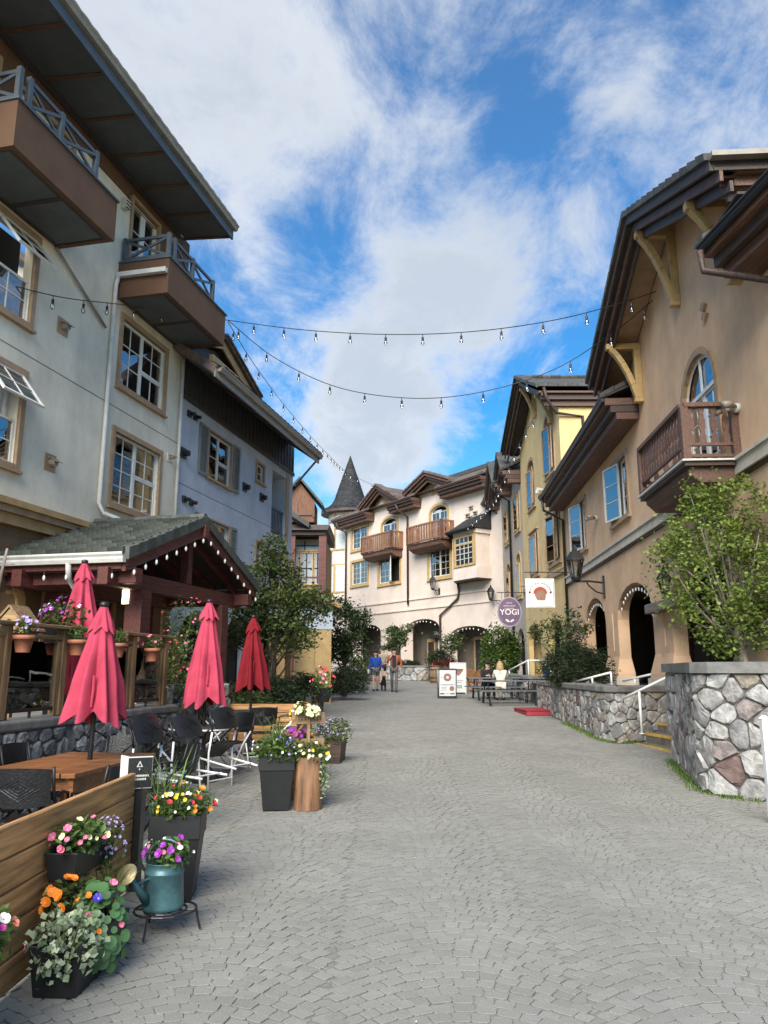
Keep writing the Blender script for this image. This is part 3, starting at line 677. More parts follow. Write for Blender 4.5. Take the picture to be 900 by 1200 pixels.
# ================================================================= LEFT: CREAM BUILDING
L = Fr(-7.0054, 13.0, .2285, 1, -1)
def cream_building():
    R = L.root('cream_hotel_building', 'cream stucco building with two brown balconies and deep grey eaves, at the left edge', 'building')
    sd = -1; uE = 6.85
    wins = [(3.88, 5.90, 5.30, 6.93), (3.88, 5.90, 8.10, 9.70), (-1.35, .74, 5.32, 7.05), (-1.35, .74, 8.12, 9.85)]
    top = [(3.95, 5.15, 10.9, 12.85), (-.1, 1.55, 11.0, 12.6), (-1.9, -.75, 11.0, 12.7)]
    w = MB(sd); wall(w, -5, uE, 4.3, 12.75, wins+[h for h in top if h[3] < 12.75]+[(3.95, 5.15, 10.9, 12.75)]); w.quad((uE, 0, 0), (uE, -9, 0), (uE, -9, 13.3), (uE, 0, 13.3))
    w.build('wall', M_cream, R)
    w = MB(sd)
    w.box(-5, 3.78, -.25, .012, 12.75, 13.32); w.box(5.3, uE-.001, -.25, .012, 10.9, 13.32); w.box(3.78, 5.3, -.25, .012, 12.98, 13.32); w.box(-3.2, -.2, -.2, .01, 11.0, 12.75)
    w.build('brown_wall_panel', M_brownst, R)
    for z, t in ((7.495, .006),):        # movement joint
        j = MB(sd); j.box(-5, uE, -.01, .004, z-.008, z+.008); j.build('joint', M_mortar, R)
    two = ((0, .5, 0, 1, 2, 4, 0), (.5, 1, .5, 1, 2, 2, 0), (.5, 1, 0, .5, 2, 2, 0))
    two2 = ((0, .5, 0, 1, 2, 3, 0), (.5, 1, .42, 1, 2, 2, 0), (.5, 1, 0, .42, 2, 1, 0))
    awn = ((0, .48, 0, 1, 2, 4, 0), (.48, 1, .5, 1, 2, 2, (38,)), (.48, 1, 0, .5, 2, 2, 0))
    for i, (a, b, c, d) in enumerate(wins):
        window(R, L, a, b, c, d, (two, two2, awn, awn)[i], M_trim, .12, M_white, .05, ('b', 'f', 'c', 'l')[i])
    for i, (a, b, c, d) in enumerate(top):
        window(R, L, a, b, c, d, ((0, .5, 0, 1, 1, 3, 0), (.5, 1, 0, 1, 1, 3, 0)), M_trim, .09, M_white, .1, 'c')
    # cornice over the ground floor, arches, piers
    for k, (z0, z1, n) in enumerate(((4.48, 4.6, .30), (4.36, 4.48, .24), (4.16, 4.36, .16))):
        c = MB(sd); c.box(-5, uE-.02, 0, n, z0+.003, z1); c.build('cornice', M_ochre if k != 1 else M_trim, R)
    M_pl = mat('umber plaster', (.20, .12, .065), .9, .1, 2, .3, 50)
    w = MB(sd); wall(w, -5, uE, .4, 4.2, [(-3.2, 1.1, .5, 3.75, 1.1, .5), (1.9, 2.9, .9, 3.1, 0, .12), (3.3, 4.2, .9, 3.1, 0, .12), (4.9, 6.3, .9, 3.1, .0, .12)], .4, n=.04); w.build('ground_floor_wall', M_pl, R)
    ar = MB(sd); i = arch_pts(-3.2, 1.1, 2.65, 1.1, 16); o = arch_pts(-3.42, 1.32, 2.65, 1.32, 16)
    for p in range(len(i)-1):
        ar.quad(*[(q[0], .1, q[1]) for q in (i[p], i[p+1], o[p+1], o[p])]); ar.quad((i[p][0], .1, i[p][1]), (i[p+1][0], .1, i[p+1][1]), (i[p+1][0], -.1, i[p+1][1]), (i[p][0], -.1, i[p][1]))
        ar.quad((o[p][0], .1, o[p][1]), (o[p+1][0], .1, o[p+1][1]), (o[p+1][0], 0, o[p+1][1]), (o[p][0], 0, o[p][1]))
    ar.build('arch_moulding', M_ochre, R)
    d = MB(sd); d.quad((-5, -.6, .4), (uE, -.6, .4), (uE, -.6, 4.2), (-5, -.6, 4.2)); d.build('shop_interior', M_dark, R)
    for a, b in ((1.9, 2.9), (3.3, 4.2), (4.9, 6.3)):
        window(R, L, a, b, .95, 3.05, ((0, 1, 0, 1, 1, 1, 0),), M_ochre, .1, M_timber, .09, None, sill=False, proud=.09, name='shop_window')
    # eave: sloping soffit in panels with battens, fascia, gutter, roof
    uF = L.uz(275, 268, 1.5)[0]; z0, z1 = 13.32, 13.2
    u = -5.6; k = 0
    while u < uF-.05:
        v = min(u+1.22, uF); p = MB(sd); p.prism([(0.02, z0), (1.42, z1), (1.42, z1+.03), (.02, z0+.03)], 'x', u+.03, v-.03); p.build('soffit_panel', M_soffit, R)
        b = MB(sd); b.prism([(0.0, z0-.03), (1.42, z1-.03), (1.42, z1+.02), (.0, z0+.02)], 'x', v-.05, v+.03); b.build('soffit_batten', M_brownst, R); u = v
    f = MB(sd); f.box(-5.6, uF, 1.42, 1.47, z1-.1, z1+.3); f.build('fascia', M_bluegrey, R)
    f = MB(sd); f.box(-5.6, uF-.3, 0.013, .06, z0-.16, z0-.01); f.build('wall_plate', M_soffd, R)
    gutter(R, L, (-5.6, 1.47, z1+.16), (uF+.04, 1.47, z1+.16), M_taupem, .15, .15)
    r = MB(sd); r.prism([(1.5, z1+.32), (-5, z1+3.6), (-5, z1+3.35), (1.42, z1+.04+.03)], 'x', -5.6, uF); r.build('roof', M_tile, R)
    tm = tile_mesh('eave_tile', .34, .4, M_tile)
    tiled_slope(R, L, (-3.0, 1.58, z1+.3), (1, 0, 0), (0, -.895, .445), int((uF+3.0)/.34), 1, tm, .34, .4, 'eave_tile')
    # balconies
    for bi, (a, b) in enumerate(((-1.6, 1.38), (3.55, 6.62))):
        B = MB(sd); t = .1
        B.box(a, b, 1.2, 1.3, 10.05, 10.92); B.box(a, a+t, 0, 1.2, 10.05, 10.92); B.box(b-t, b, 0, 1.2, 10.05, 10.92); B.box(a+t, b-t, .03, 1.2, 10.5, 10.56)
        bo = B.build('balcony', M_brownst, R)
        c = MB(sd); c.box(a-.03, b+.03, 1.18, 1.34, 10.921, 10.96); c.box(a-.03, a+.13, .01, 1.18, 10.921, 10.96); c.box(b-.13, b+.03, .01, 1.18, 10.921, 10.96); c.build('cap', M_bluegrey, bo)
        m = (a+b)/2
        for x0, x1 in ((a+.14, m-.05), (m+.05, b-.14)):
            s = MB(sd); s.box(x0, x1, .1, 1.12, 10.07, 10.1); s.build('underside_panel', M_soffit, bo)
        s = MB(sd); s.box(a+.1, b-.1, 1.12, 1.199, 10.052, 10.12); s.box(a+.1, b-.1, .02, .1, 10.052, 10.12); s.box(m-.05, m+.05, .1, 1.12, 10.05, 10.12); s.build('underside_frame', M_soffd, bo)
        # rail: posts, rails, crossed braces
        zr0, zr1 = 10.98, 11.52; n = 1.24
        xs_ = [a+.06, a+.06+(b-a-.75)/2, b-.72] if True else []
        pts = [(a+.06, .12), (a+.06, n)]+[(x, n) for x in xs_[1:]]
        for x, y in ((a+.06, .1), (a+.05, n), (a+.3, n), (xs_[1], n), (xs_[2], n)):
            p = MB(sd); p.box(x-.045, x+.045, y-.045, y+.045, 10.962, zr1+.06); p.build('rail_post', M_bluegrey, bo)
        segs = [((a+.06, .14), (a+.06, n-.05)), ((a+.3, n), (xs_[1], n)), ((xs_[1], n), (xs_[2], n))]
        for (x0, y0), (x1, y1) in segs:
            for zz in (zr0+.05, zr1):
                p = MB(sd); p.bar((x0, y0, zz), (x1, y1, zz), .05, .07); p.build('rail', M_bluegrey, bo)
            for q0, q1 in ((zr0+.06, zr1-.03), (zr1-.03, zr0+.06)):
                p = MB(sd); p.bar((x0, y0+(.012 if q0 < q1 else -.012)*(y0 == y1), q0), (x1, y1+(.012 if q0 < q1 else -.012)*(y0 == y1), q1), .035, .06); p.build('cross_brace', M_bluegrey, bo)
    gu = MB(sd); gu.box(3.42, 3.54, .02, 1.28, 10.52, 10.64); gu.build('balcony_gutter', M_offw, R, bevel=.01)
    pipe(R, L, [(3.46, .08, 10.55), (3.40, .07, 10.3), (3.38, .07, 5.15), (3.5, .1, 4.95), (3.95, .5, 4.78), (4.0, .55, 4.72)], .05)
    pipe(R, L, [(6.72, .09, 10.0), (6.72, .09, 4.7)], .045)
    x0, zz0 = L.uz(66, 290, .06); x1, zz1 = L.uz(127, 386, .06)
    pipe(R, L, [(x0, .06, zz0), (x1-.1, .06, zz1)], .03, M_taupem, 'drain_pipe')
    # wall vents, lamp
    for px, py in ((73, 383), (58, 542), (198, 536)):
        u, z = L.uz(px, py); s = .17 if px < 190 else .11
        v = MB(sd); v.box(u-s, u+s, 0, .02, z-s, z+s); o = v.build('vent_plate', M_trim if px < 190 else M_cream, R)
        h = MB(sd); h.tube([(u, .02, z), (u, .16, z-.01)], s*.42, 10); h.prism([(.02, z+s*.6), (.24, z+.0), (.24, z-.02), (.02, z+s*.5)], 'x', u-s*.45, u+s*.45); h.build('vent_hood', M_taupem, o)
    u, z = L.uz(144, 240); v = MB(sd); v.box(u-.08, u+.08, .0, .15, z-.14, z+.14); o = v.build('wall_lamp', M_offw, R, bevel=.02)
    v = MB(sd); [v.box(u-.09, u+.09, .15, .17, z-.13+k*.085, z-.115+k*.085) for k in range(4)]; v.build('lamp_cage', M_black, o)
    v = MB(sd); v.lathe([(.02, 0), (.03, .1), (.06, .1), (.06, .13)], 8, (-1.55, .6, 9.92)); v.build('ceiling_lamp', M_offw, R)
cream_building()

# ================================================================= LEFT: BLUE GREY BUILDING
def blue_building():
    R = L.root('blue_grey_building', 'blue grey stucco building with louvred shutters beyond the cream one', 'building')
    sd = -1; u0, u1 = 6.86, 15.85
    wins = [(8.62, 10.2, 7.06, 8.42), (8.62, 10.2, 4.3, 5.82), (12.25, 12.88, 7.85, 8.42), (12.4, 13.0, 5.1, 5.75)]
    rec = (13.72, 15.12, 6.3, 8.56, 0, 1.1); rec2 = (13.72, 15.12, 3.9, 5.7, 0, 1.1)
    arch = [(7.4, 9.6, .6, 3.2, .9, .5), (10.2, 12.4, .6, 3.2, .9, .5), (13.1, 15.3, .6, 3.2, .9, .5)]
    w = MB(sd); wall(w, u0, u1, .2, 9.95, wins+[rec, rec2]+arch); w.quad((u1, 0, .2), (u1, -8, .2), (u1, -8, 9.95), (u1, 0, 9.95))
    w.build('wall', M_blue, R)
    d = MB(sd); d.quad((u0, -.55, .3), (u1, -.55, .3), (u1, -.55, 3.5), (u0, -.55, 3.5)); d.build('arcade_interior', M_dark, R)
    for a, b in ((6.95, 7.4), (9.6, 10.2), (12.4, 13.1), (15.3, 15.8)):
        c = MB(sd); c.box(a, b, .002, .10, .2, 2.45); c.build('pier', M_ochre, R)
    for r in (rec, rec2):
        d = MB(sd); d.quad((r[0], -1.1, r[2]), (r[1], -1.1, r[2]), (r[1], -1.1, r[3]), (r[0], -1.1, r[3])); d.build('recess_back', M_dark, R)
        c = MB(sd); c.box(r[0], r[1], -.12, -.06, r[2]+.9, r[2]+.97); c.box(r[0], r[1], -.12, -.06, r[2]+.1, r[2]+.16)
        for k in range(9): x = r[0]+.1+k*.15; c.box(x-.015, x+.015, -.1, -.08, r[2]+.16, r[2]+.9)
        c.build('balcony_rail', M_bluegrey, R)
        c = MB(sd); c.box(15.12, 15.42, .001, .03, r[2]-.1, r[3]+.2); c.build('recess_post', M_trim, R)
    for i, (a, b, c, d) in enumerate(wins):
        if i < 2:
            window(R, L, a, b, c, d, ((0, .5, 0, 1, 1, 2, 0), (.5, 1, .45, 1, 1, 1, 0), (.5, 1, 0, .45, 1, 1, 0)), M_trim, .05, M_offw, .05, 'f' if i == 0 else 'c')
            for x0, x1 in ((a-.62, a-.09), (b+.09, b+.58)):
                s = MB(sd); s.box(x0, x0+.06, .01, .06, c-.06, d+.06); s.box(x1-.06, x1, .01, .06, c-.06, d+.06); s.box(x0+.06, x1-.06, .01, .058, c-.06, c+.02); s.box(x0+.06, x1-.06, .01, .058, d-.02, d+.06)
                so = s.build('shutter', mat('sage grey shutter', (.20, .215, .20), .6, .1, 5), R); k = 17
                for q in range(k):
                    z = c+.03+(d-c-.06)*q/k; l = MB(sd); l.quad((x0+.06, .05, z), (x1-.06, .05, z), (x1-.06, .015, z+.075), (x0+.06, .015, z+.075)); l.build('louvre', MATS['sage grey shutter'], so)
        else: window(R, L, a, b, c, d, ((0, 1, 0, 1, 1, 2, 0),), M_trim, .08, M_offw, .04, 'l')
    for z in (6.47,):
        j = MB(sd); j.box(u0, 13.7, -.01, .004, z-.008, z+.008); j.build('joint', M_mortar, R)
    # dark board and batten band under the eaves
    b = MB(sd); b.box(u0+.001, u1, .001, .03, 8.9, 10.1); b.box(u0+.001, u1+.02, .03, .06, 8.82, 8.96)
    bb = b.build('board_band', mat('charcoal boards', (.05, .053, .056), .6, .15, 5), R); x = u0+.1
    while x < u1: k = MB(sd); k.box(x, x+.045, .03, .055, 8.961, 10.05); k.build('batten', MATS['charcoal boards'], bb); x += .3
    # eave
    ue = L.uz(375, 540, 1.3)[0]; zt = 9.12; zw = 9.98; x = u0-.6
    while x < ue-.05:
        v = min(x+1.2, ue); p = MB(sd); p.prism([(.03, zw), (1.25, zt), (1.25, zt+.03), (.03, zw+.03)], 'x', x+.02, v-.02); p.build('soffit_panel', mat('slate soffit', (.10, .115, .125), .7, .1, 3), R)
        q = MB(sd); q.prism([(.03, zw-.04), (1.25, zt-.04), (1.25, zt+.02), (.03, zw+.02)], 'x', v-.04, v+.02); q.build('soffit_batten', M_soffd, R); x = v
    f = MB(sd); f.box(u0-.6, ue, 1.22, 1.27, zt-.05, zt+.24); f.build('fascia', M_taupem, R)
    gutter(R, L, (u0-.5, 1.272, zt+.12), (ue+.05, 1.272, zt+.12), M_taupem, .14, .14)
    r = MB(sd); r.prism([(1.3, zt+.27), (-7, zt+5.6), (-7, zt+5.4), (1.22, zt+.06)], 'x', u0-.6, ue); r.build('roof', M_roofb, R)
    tm = tile_mesh('eave_tile', .34, .4, M_tile)
    tiled_slope(R, L, (u0-.4, 1.4, zt+.25), (1, 0, 0), (0, -.84, .54), int((ue-u0+.4)/.34), 1, tm, .34, .4, 'eave_tile')
    p = Vector((ue-.1, 1.3, zt+.1)); pipe(R, L, [p, (ue-.2, 1.2, zt-.02), (u1-.05, .1, 8.45)], .04, M_taupem)
    # gable with ochre rake boards above the eave
    a = L.uz(262, 398, .25); c = L.uz(303, 470, .25); ua, za = a; uc, zc = c; ul = 2*ua-uc
    g_ = MB(sd); g_.add([(ul+.5, 0, zc), (uc-.5, 0, zc), (ua, 0, za-.35), (ul+.5, -3, zc), (uc-.5, -3, zc), (ua, -3, za-.35)], [(0, 1, 2), (0, 2, 5, 3), (1, 4, 5, 2)]); g_.build('roof_gable', mat('charcoal boards', (.05, .053, .056)), R)
    for (xa, za_), (xb, zb_) in (((ul, zc), (ua, za)), ((ua, za), (uc, zc))):
        q = MB(sd)
        q.add([(xa, .25, za_-.3), (xb, .25, zb_-.3), (xb, .25, zb_-.02), (xa, .25, za_-.02), (xa, .2, za_-.3), (xb, .2, zb_-.3), (xb, .2, zb_-.02), (xa, .2, za_-.02)], [(0, 1, 2, 3), (7, 6, 5, 4), (0, 4, 5, 1), (2, 6, 7, 3)]); q.build('rake_board', M_ochre, R)
        q = MB(sd); q.add([(xa, .36, za_), (xb, .36, zb_), (xb, -3.6, zb_), (xa, -3.6, za_), (xa, .36, za_+.1), (xb, .36, zb_+.1), (xb, -3.6, zb_+.1), (xa, -3.6, za_+.1)], [(0, 1, 2, 3), (4, 7, 6, 5), (0, 4, 5, 1), (1, 5, 6, 2), (3, 7, 4, 0)]); q.build('gable_roof', M_roofb, R)
        k = int(math.hypot(xb-xa, zb_-za_)/.3)
        for t in range(k):
            s0, s1 = t/k, (t+.94)/k; q = MB(sd); q.add([(xa+(xb-xa)*s, n, za_+(zb_-za_)*s+h) for n in (.42, .2) for s, h in ((s0, .09), (s1, .09), (s1, .17), (s0, .15))], [(0, 1, 2, 3), (7, 6, 5, 4), (0, 4, 5, 1), (2, 6, 7, 3), (0, 3, 7, 4), (1, 5, 6, 2)]); q.build('verge_tile', M_roofb, R)
    q = MB(sd); q.box(ua-.9, ua+.9, .26, .38, za-1.05, za-.85); q.build('collar_beam', M_ochre2, R)
    # vents and fans on the wall
    for px, py in ((221, 485), (228, 489), (214, 531), (286, 571), (215, 585), (223, 589), (306, 583)):
        u, z = L.uz(px, py); s = .09 if py in (485, 489, 585, 589) else .14
        v = MB(sd); v.box(u-s, u+s, 0, .06, z-s, z+s); o = v.build('vent', M_black, R, bevel=.01)
        v = MB(sd); v.tube([(u, .06, z), (u, .2, z-.02)], s*.6, 8); v.build('vent_spout', M_blackp, o)
blue_building()

# ================================================================= LEFT: TIMBER PORCH
P = Fr(-4.4, 13.0, .236, 1, -1)
def porch():
    R = P.root('timber_porch', 'oxblood timber entrance porch with green grey tiled gable roof', 'porch'); sd = -1
    uL, uR, uA, ze, za, nb = -.08, 5.6, 2.76, 3.5, 4.6, -2.5
    def zr(u): return ze+(za-ze)*(1-abs(u-uA)/(uR-uA))
    # roof decks
    for a, b in ((uL, uA), (uR, uA)):
        d = MB(sd); d.add([(a, 0, zr(a)), (b, 0, zr(b)), (b, nb, zr(b)), (a, nb, zr(a)), (a, 0, zr(a)+.06), (b, 0, zr(b)+.06), (b, nb, zr(b)+.06), (a, nb, zr(a)+.06)], [(0, 1, 2, 3), (4, 7, 6, 5), (0, 4, 5, 1), (3, 2, 6, 7), (0, 3, 7, 4)]); d.build('roof_deck', M_soffd, R)
    tw, tl = .30, .31; sl = math.hypot(uA-uL, za-ze); nv = int(sl/tl)+1; tm = tile_mesh('roof_tile', tw, tl*1.18, M_tileg, .085)
    cu, su = (uA-uL)/sl, (za-ze)/sl
    for side, st in ((1, uL), (-1, uR)):
        tiled_slope(R, P, (st-.04*side, .02, ze+.065), (0, -1, 0), (cu*side, 0, su), int(-nb/tw)+(1 if side > 0 else 0), nv, tm, tw, tl)
    # verge tiles along the front rakes, barge boards, fascia
    for side, st in ((1, uL), (-1, uR)):
        for k in range(nv):
            s0, s1 = k*tl, min((k+.97)*tl, sl)
            pts = [(st+side*cu*s, ze+su*s) for s in (s0, s1)]
            q = MB(sd); q.add([(x, n, z+h) for n in (.1, -.14) for (x, z), h in ((pts[0], -.06), (pts[1], -.06), (pts[1], .13), (pts[0], .15))], [(0, 1, 2, 3), (7, 6, 5, 4), (0, 4, 5, 1), (2, 6, 7, 3), (0, 3, 7, 4), (1, 5, 6, 2)]); q.build('verge_tile', M_tileg, R)
        q = MB(sd); e = st+side*cu*sl
        q.add([(x, n, z) for n in (.05, -.02) for x, z in ((st, ze-.26), (e, za-.28), (e, za-.06), (st, ze-.05))], [(0, 1, 2, 3), (7, 6, 5, 4), (0, 4, 5, 1), (2, 6, 7, 3), (0, 3, 7, 4)]); q.build('barge_board', M_timber, R)
        f = MB(sd); f.box(min(st, st+side*.05), max(st, st+side*.05), nb, -.03, ze-.22, ze-.01); f.build('eave_fascia', M_timber, R)
        # rafters ends
        for k in range(4):
            n = -.5-.55*k; q = MB(sd); q.add([(x, n+d, z) for d in (0, .09) for x, z in ((st+side*.06, ze-.16), (e, za-.16), (e, za-.01), (st+side*.06, ze-.01))], [(0, 1, 2, 3), (7, 6, 5, 4), (0, 4, 5, 1)]); q.build('rafter', M_timber, R)
    r = MB(sd)
    for k in range(8): r.tube([(uA, .06-k*.32, za+.11+.012*(k % 2)), (uA, -.27-k*.32, za+.11)], .09, 7)
    r.build('ridge_tiles', M_tileg, R)
    # truss and posts
    def beam(name, a, b, w, h): q = MB(sd); q.bar(a, b, w, h); return q.build(name, M_timber, R, bevel=.012)
    for n in (-.32, -2.0):
        beam('tie_beam', (uL-.1, n, ze-.34), (uR-.35, n, ze-.34), .2, .3)
        beam('king_post', (uA, n, ze-.18), (uA, n, za-.15), .18, .18)
    for u in (.25, 5.05): beam('eave_beam', (u, .12, ze-.31), (u, nb, ze-.31), .22, .26)
    beam('ridge_beam', (uA, .12, za-.2), (uA, nb, za-.2), .2, .28)
    for u, n, zb in ((1.0, -.32, .95), (4.35, -.32, .7), (1.0, -2.0, .95), (4.35, -2.0, .8)):
        q = MB(sd); q.box(u-.17, u+.17, n-.17, n+.17, zb, ze-.49); o = q.build('post', M_timber, R, bevel=.015)
        q = MB(sd); q.box(u-.22, u+.22, n-.22, n+.22, zb-.3, zb+.25); q.build('post_base', M_ochre, o)
    gutter(R, P, (uL-.02, .06, ze-.12), (uL-.02, -2.35, ze-.12), M_offw, .14, .17)
    pipe(R, P, [(uL-.08, -1.0, ze-.1), (uL+.1, -1.1, ze-.35), (.75, -1.25, ze-.75), (.78, -1.25, .95)], .05)
    return R
porch()
def light_string(name, label, pts, fr, spacing, drop=.07, r=.03, cable=True, group=None):
    """a row of big white bulbs hung along a polyline of world points."""
    R = thing(name, label, 'string lights', pts[0], 0, group); o0 = Vector(pts[0]); P_ = [Vector(p)-o0 for p in pts]
    mb = MB(); mb.tube(P_, .006, 5); mb.build('cable', M_black, R)
    b = MB(); b.lathe([(.003, -.095), (r*.55, -.085), (r*.85, -.05), (r*.7, -.02), (r*.35, 0)], 8); bm = b.mesh('bulb', M_bulb, True)
    s = MB(); s.lathe([(r*.4, 0), (r*.4, .035), (.006, .05)], 7); sm = s.mesh('socket', M_black)
    for a, c in zip(P_, P_[1:]):
        n = max(1, round((c-a).length/spacing))
        for k in range(n):
            q = a.lerp(c, (k+.5)/n); so = link('socket', sm, R, q+Vector((0, 0, -.05))); link('bulb', bm, so, (0, 0, 0))
    return R
light_string('gable_light_string', 'white bulbs strung along the porch gable edges', [P.w(-.1, .12, 3.26), P.w(2.76, .12, 4.34), P.w(5.58, .12, 3.26)], P, .36)
light_string('eave_light_string', 'white bulbs hung under the porch side gutter', [P.w(-.05, .0, 3.26), P.w(-.05, -2.2, 3.26)], P, .42)
light_string('arch_light_string', 'few white bulbs under the dark arch at the left edge', [L.w(-1.0, .14, 3.60), L.w(.2, .14, 3.42), L.w(.75, .14, 3.15)], L, .5)
def lantern_lit(label, loc, s=1.0):
    R = thing('wall_lantern', label, 'lantern', loc, 0)
    b = MB(); b.box(-.075*s, .075*s, -.075*s, .075*s, -.02, .0); b.lathe([(.14*s, .26*s), (.10*s, .34*s), (.02, .40*s)], 4); b.lathe([(.012, .40*s), (.012, .5*s)], 6)
    for x in (-1, 1):
        for y in (-1, 1): b.box(x*.07*s-.006, x*.07*s+.006, y*.07*s-.006, y*.07*s+.006, 0, .27*s)
    b.build('frame', M_black, R); g_ = MB(); g_.box(-.06*s, .06*s, -.06*s, .06*s, .005, .25*s); g_.build('glass', M_lit, R)
    a = MB(); a.tube([(0, 0, .48*s), (-.03, .05, .55*s), (-.09, .16, .5*s)], .012, 6); a.box(-.13, -.07, .15, .19, .4*s, .58*s); a.build('bracket', M_black, R)
p = at(148, 708, 13.95); lantern_lit('lit lantern on the near porch post', p, 1.0)
p = at(256, 731, 18.3); lantern_lit('small lit lantern beside the far porch post', p, .9)
# ================================================================= RIGHT: TAN BUILDING
RF = Fr(5.655, 10.875, .0633, 1, 1)
def verge(root, fr, A, B, n, steps=3, h=.17, back=.13, tile=.36, mt=None, tiles=True, mats=None, th=.05):
    """stepped barge boards and tile ends along a rake from A to B, (u, z) at the top edge, in the plane n."""
    for k in range(steps):
        z = -k*h*1.0; nn = n-back*k; q = MB(fr.side)
        q.add([(u, m, zz) for m in (nn, nn-th) for u, zz in ((A[0], A[1]+z-h), (B[0], B[1]+z-h), (B[0], B[1]+z), (A[0], A[1]+z))], [(0, 1, 2, 3), (7, 6, 5, 4), (0, 4, 5, 1), (2, 6, 7, 3), (0, 3, 7, 4), (1, 5, 6, 2)])
        q.build('barge_board', (mats or [M_fascia, M_fascia2])[k % 2], root)
    if not tiles: return
    ln = math.hypot(B[0]-A[0], B[1]-A[1]); c = max(1, int(ln/tile))
    for t in range(c):
        s0, s1 = t/c, (t+.96)/c; q = MB(fr.side)
        q.add([(A[0]+(B[0]-A[0])*s, m, A[1]+(B[1]-A[1])*s+hh) for m in (n+.07, n-.5) for s, hh in ((s0, .002), (s1, .002), (s1, .15), (s0, .115))], [(0, 1, 2, 3), (7, 6, 5, 4), (0, 4, 5, 1), (2, 6, 7, 3), (0, 3, 7, 4), (1, 5, 6, 2)]); q.build('verge_tile', mt or M_tile, root)
def eave(root, fr, u0, u1, n, z, steps=3, h=.17, back=.13, gm=None, wall_n=0.0, ends=(1, 1), roof=True, rm=None, pitch=.45, depth=3.0):
    """a boxed eave with lapped boards stepping back to the wall; z is the top of the first board."""
    for k in range(steps):
        nn = n-back*k; zt, zl = z-h*k, z-h*(k+1); q = MB(fr.side)
        q.box(u0+.02*k*ends[0], u1-.02*k*ends[1], wall_n+.01, nn, zl+.004, zt); q.build('fascia_board', (M_fascia2, M_fascia)[k % 2], root)
    gutter(root, fr, (u0-.02, n, z-.09), (u1+.02, n, z-.09), gm or M_black, .12, .12)
    if roof:
        r = MB(fr.side); r.prism([(n+.1, z+.03), (-depth, z+.03+pitch*(depth+n+.1)), (-depth, z-.1+pitch*(depth+n)), (n+.06, z+.002)], 'x', u0-.03, u1+.03); r.build('roof', rm or M_tile, root)
        for q0, u in ((0, u0-.05), (1, u1-.2)):
            c = int((depth+n)/.36)
            for t in range(c):
                m0 = n+.12-t*.36; m1 = m0-.34; q = MB(fr.side)
                q.add([(uu, m, z+.03+pitch*(n+.1-m)+hh) for uu in (u, u+.25) for m, hh in ((m0, -.02), (m1, -.02), (m1, .11), (m0, .09))], [(0, 1, 2, 3), (7, 6, 5, 4), (0, 4, 5, 1), (2, 6, 7, 3), (0, 3, 7, 4), (1, 5, 6, 2)]); q.build('verge_tile', rm or M_tile, root)
def lantern(label, plate, n_dir, s=1.0, cat='lantern', arm=.55):
    """black six sided street lantern on a scrolled wall bracket; plate: wall point; n_dir: unit vector out of the wall."""
    R = thing('wall_lantern', label, cat, plate, math.atan2(n_dir[1], n_dir[0]), 'black wall lanterns'); a = arm*s
    b = MB(); b.box(0, .03*s, -.06*s, .06*s, -.28*s, .16*s); b.tube([(.03*s, 0, .02*s), (a*.5, 0, .05*s), (a, 0, .05*s)], .022*s, 7); b.tube([(.03*s, 0, -.2*s), (a*.3, 0, -.16*s), (a*.55, 0, -.04*s), (a*.62, 0, .03*s)], .016*s, 6); b.build('bracket', M_black, R, bevel=.004)
    c = (a, 0, .07*s); f = MB(); f.lathe([(.03*s, -.04*s), (.085*s, 0), (.10*s, .05*s), (.1*s, .07*s)], 6, c)
    for k in range(6):
        t = math.pi/3*k; f.bar((a+.095*s*math.cos(t), .095*s*math.sin(t), .13*s), (a+.165*s*math.cos(t), .165*s*math.sin(t), .47*s), .018*s, .018*s)
    f.lathe([(.20*s, .40*s), (.185*s, .43*s), (.09*s, .58*s), (.05*s, .60*s), (.05*s, .64*s), (.015*s, .72*s)], 6, c); f.build('lantern_frame', M_black, R)
    g_ = MB(); g_.lathe([(.092*s, .07*s), (.16*s, .40*s)], 6, c, cap=False); g_.build('glass', glass_l, R)
    w = MB(); w.tube([(a, 0, .13*s), (a, 0, .27*s)], .022*s, 7); w.lathe([(.02*s, .2*s), (.035*s, .24*s), (.02*s, .29*s)], 8, c); w.build('candle', M_bulb, R)
    return R
glass_l = glassmat('lantern glass', .2, (.85, .84, .78))
def bracket(root, fr, u, zt, n, h, m=None, w=.14):
    """knee brace: wall leg, top arm and a curved brace, with shaped ends."""
    b = MB(fr.side); b.box(u-w/2, u+w/2, .002, .16, zt-h, zt-.14); b.box(u-w/2-.003, u+w/2+.003, .002, n, zt-.14, zt)
    A_, C_, B_ = Vector((n-.1, zt-.12)), Vector((n*.42, zt-h*.36)), Vector((.12, zt-h)); pts = [A_*(1-t)**2+C_*2*t*(1-t)+B_*t*t for t in (0, .2, .4, .6, .8, 1)]
    for p, q in zip(pts, pts[1:]): b.bar((u, p[0], p[1]), (u, q[0], q[1]), w*.9, .15, (1, 0, 0))
    b.box(u-w/2-.004, u+w/2+.004, .002, .2, zt-h-.1, zt-h)
    return b.build('bracket', m or M_ochre2, root, bevel=.012)
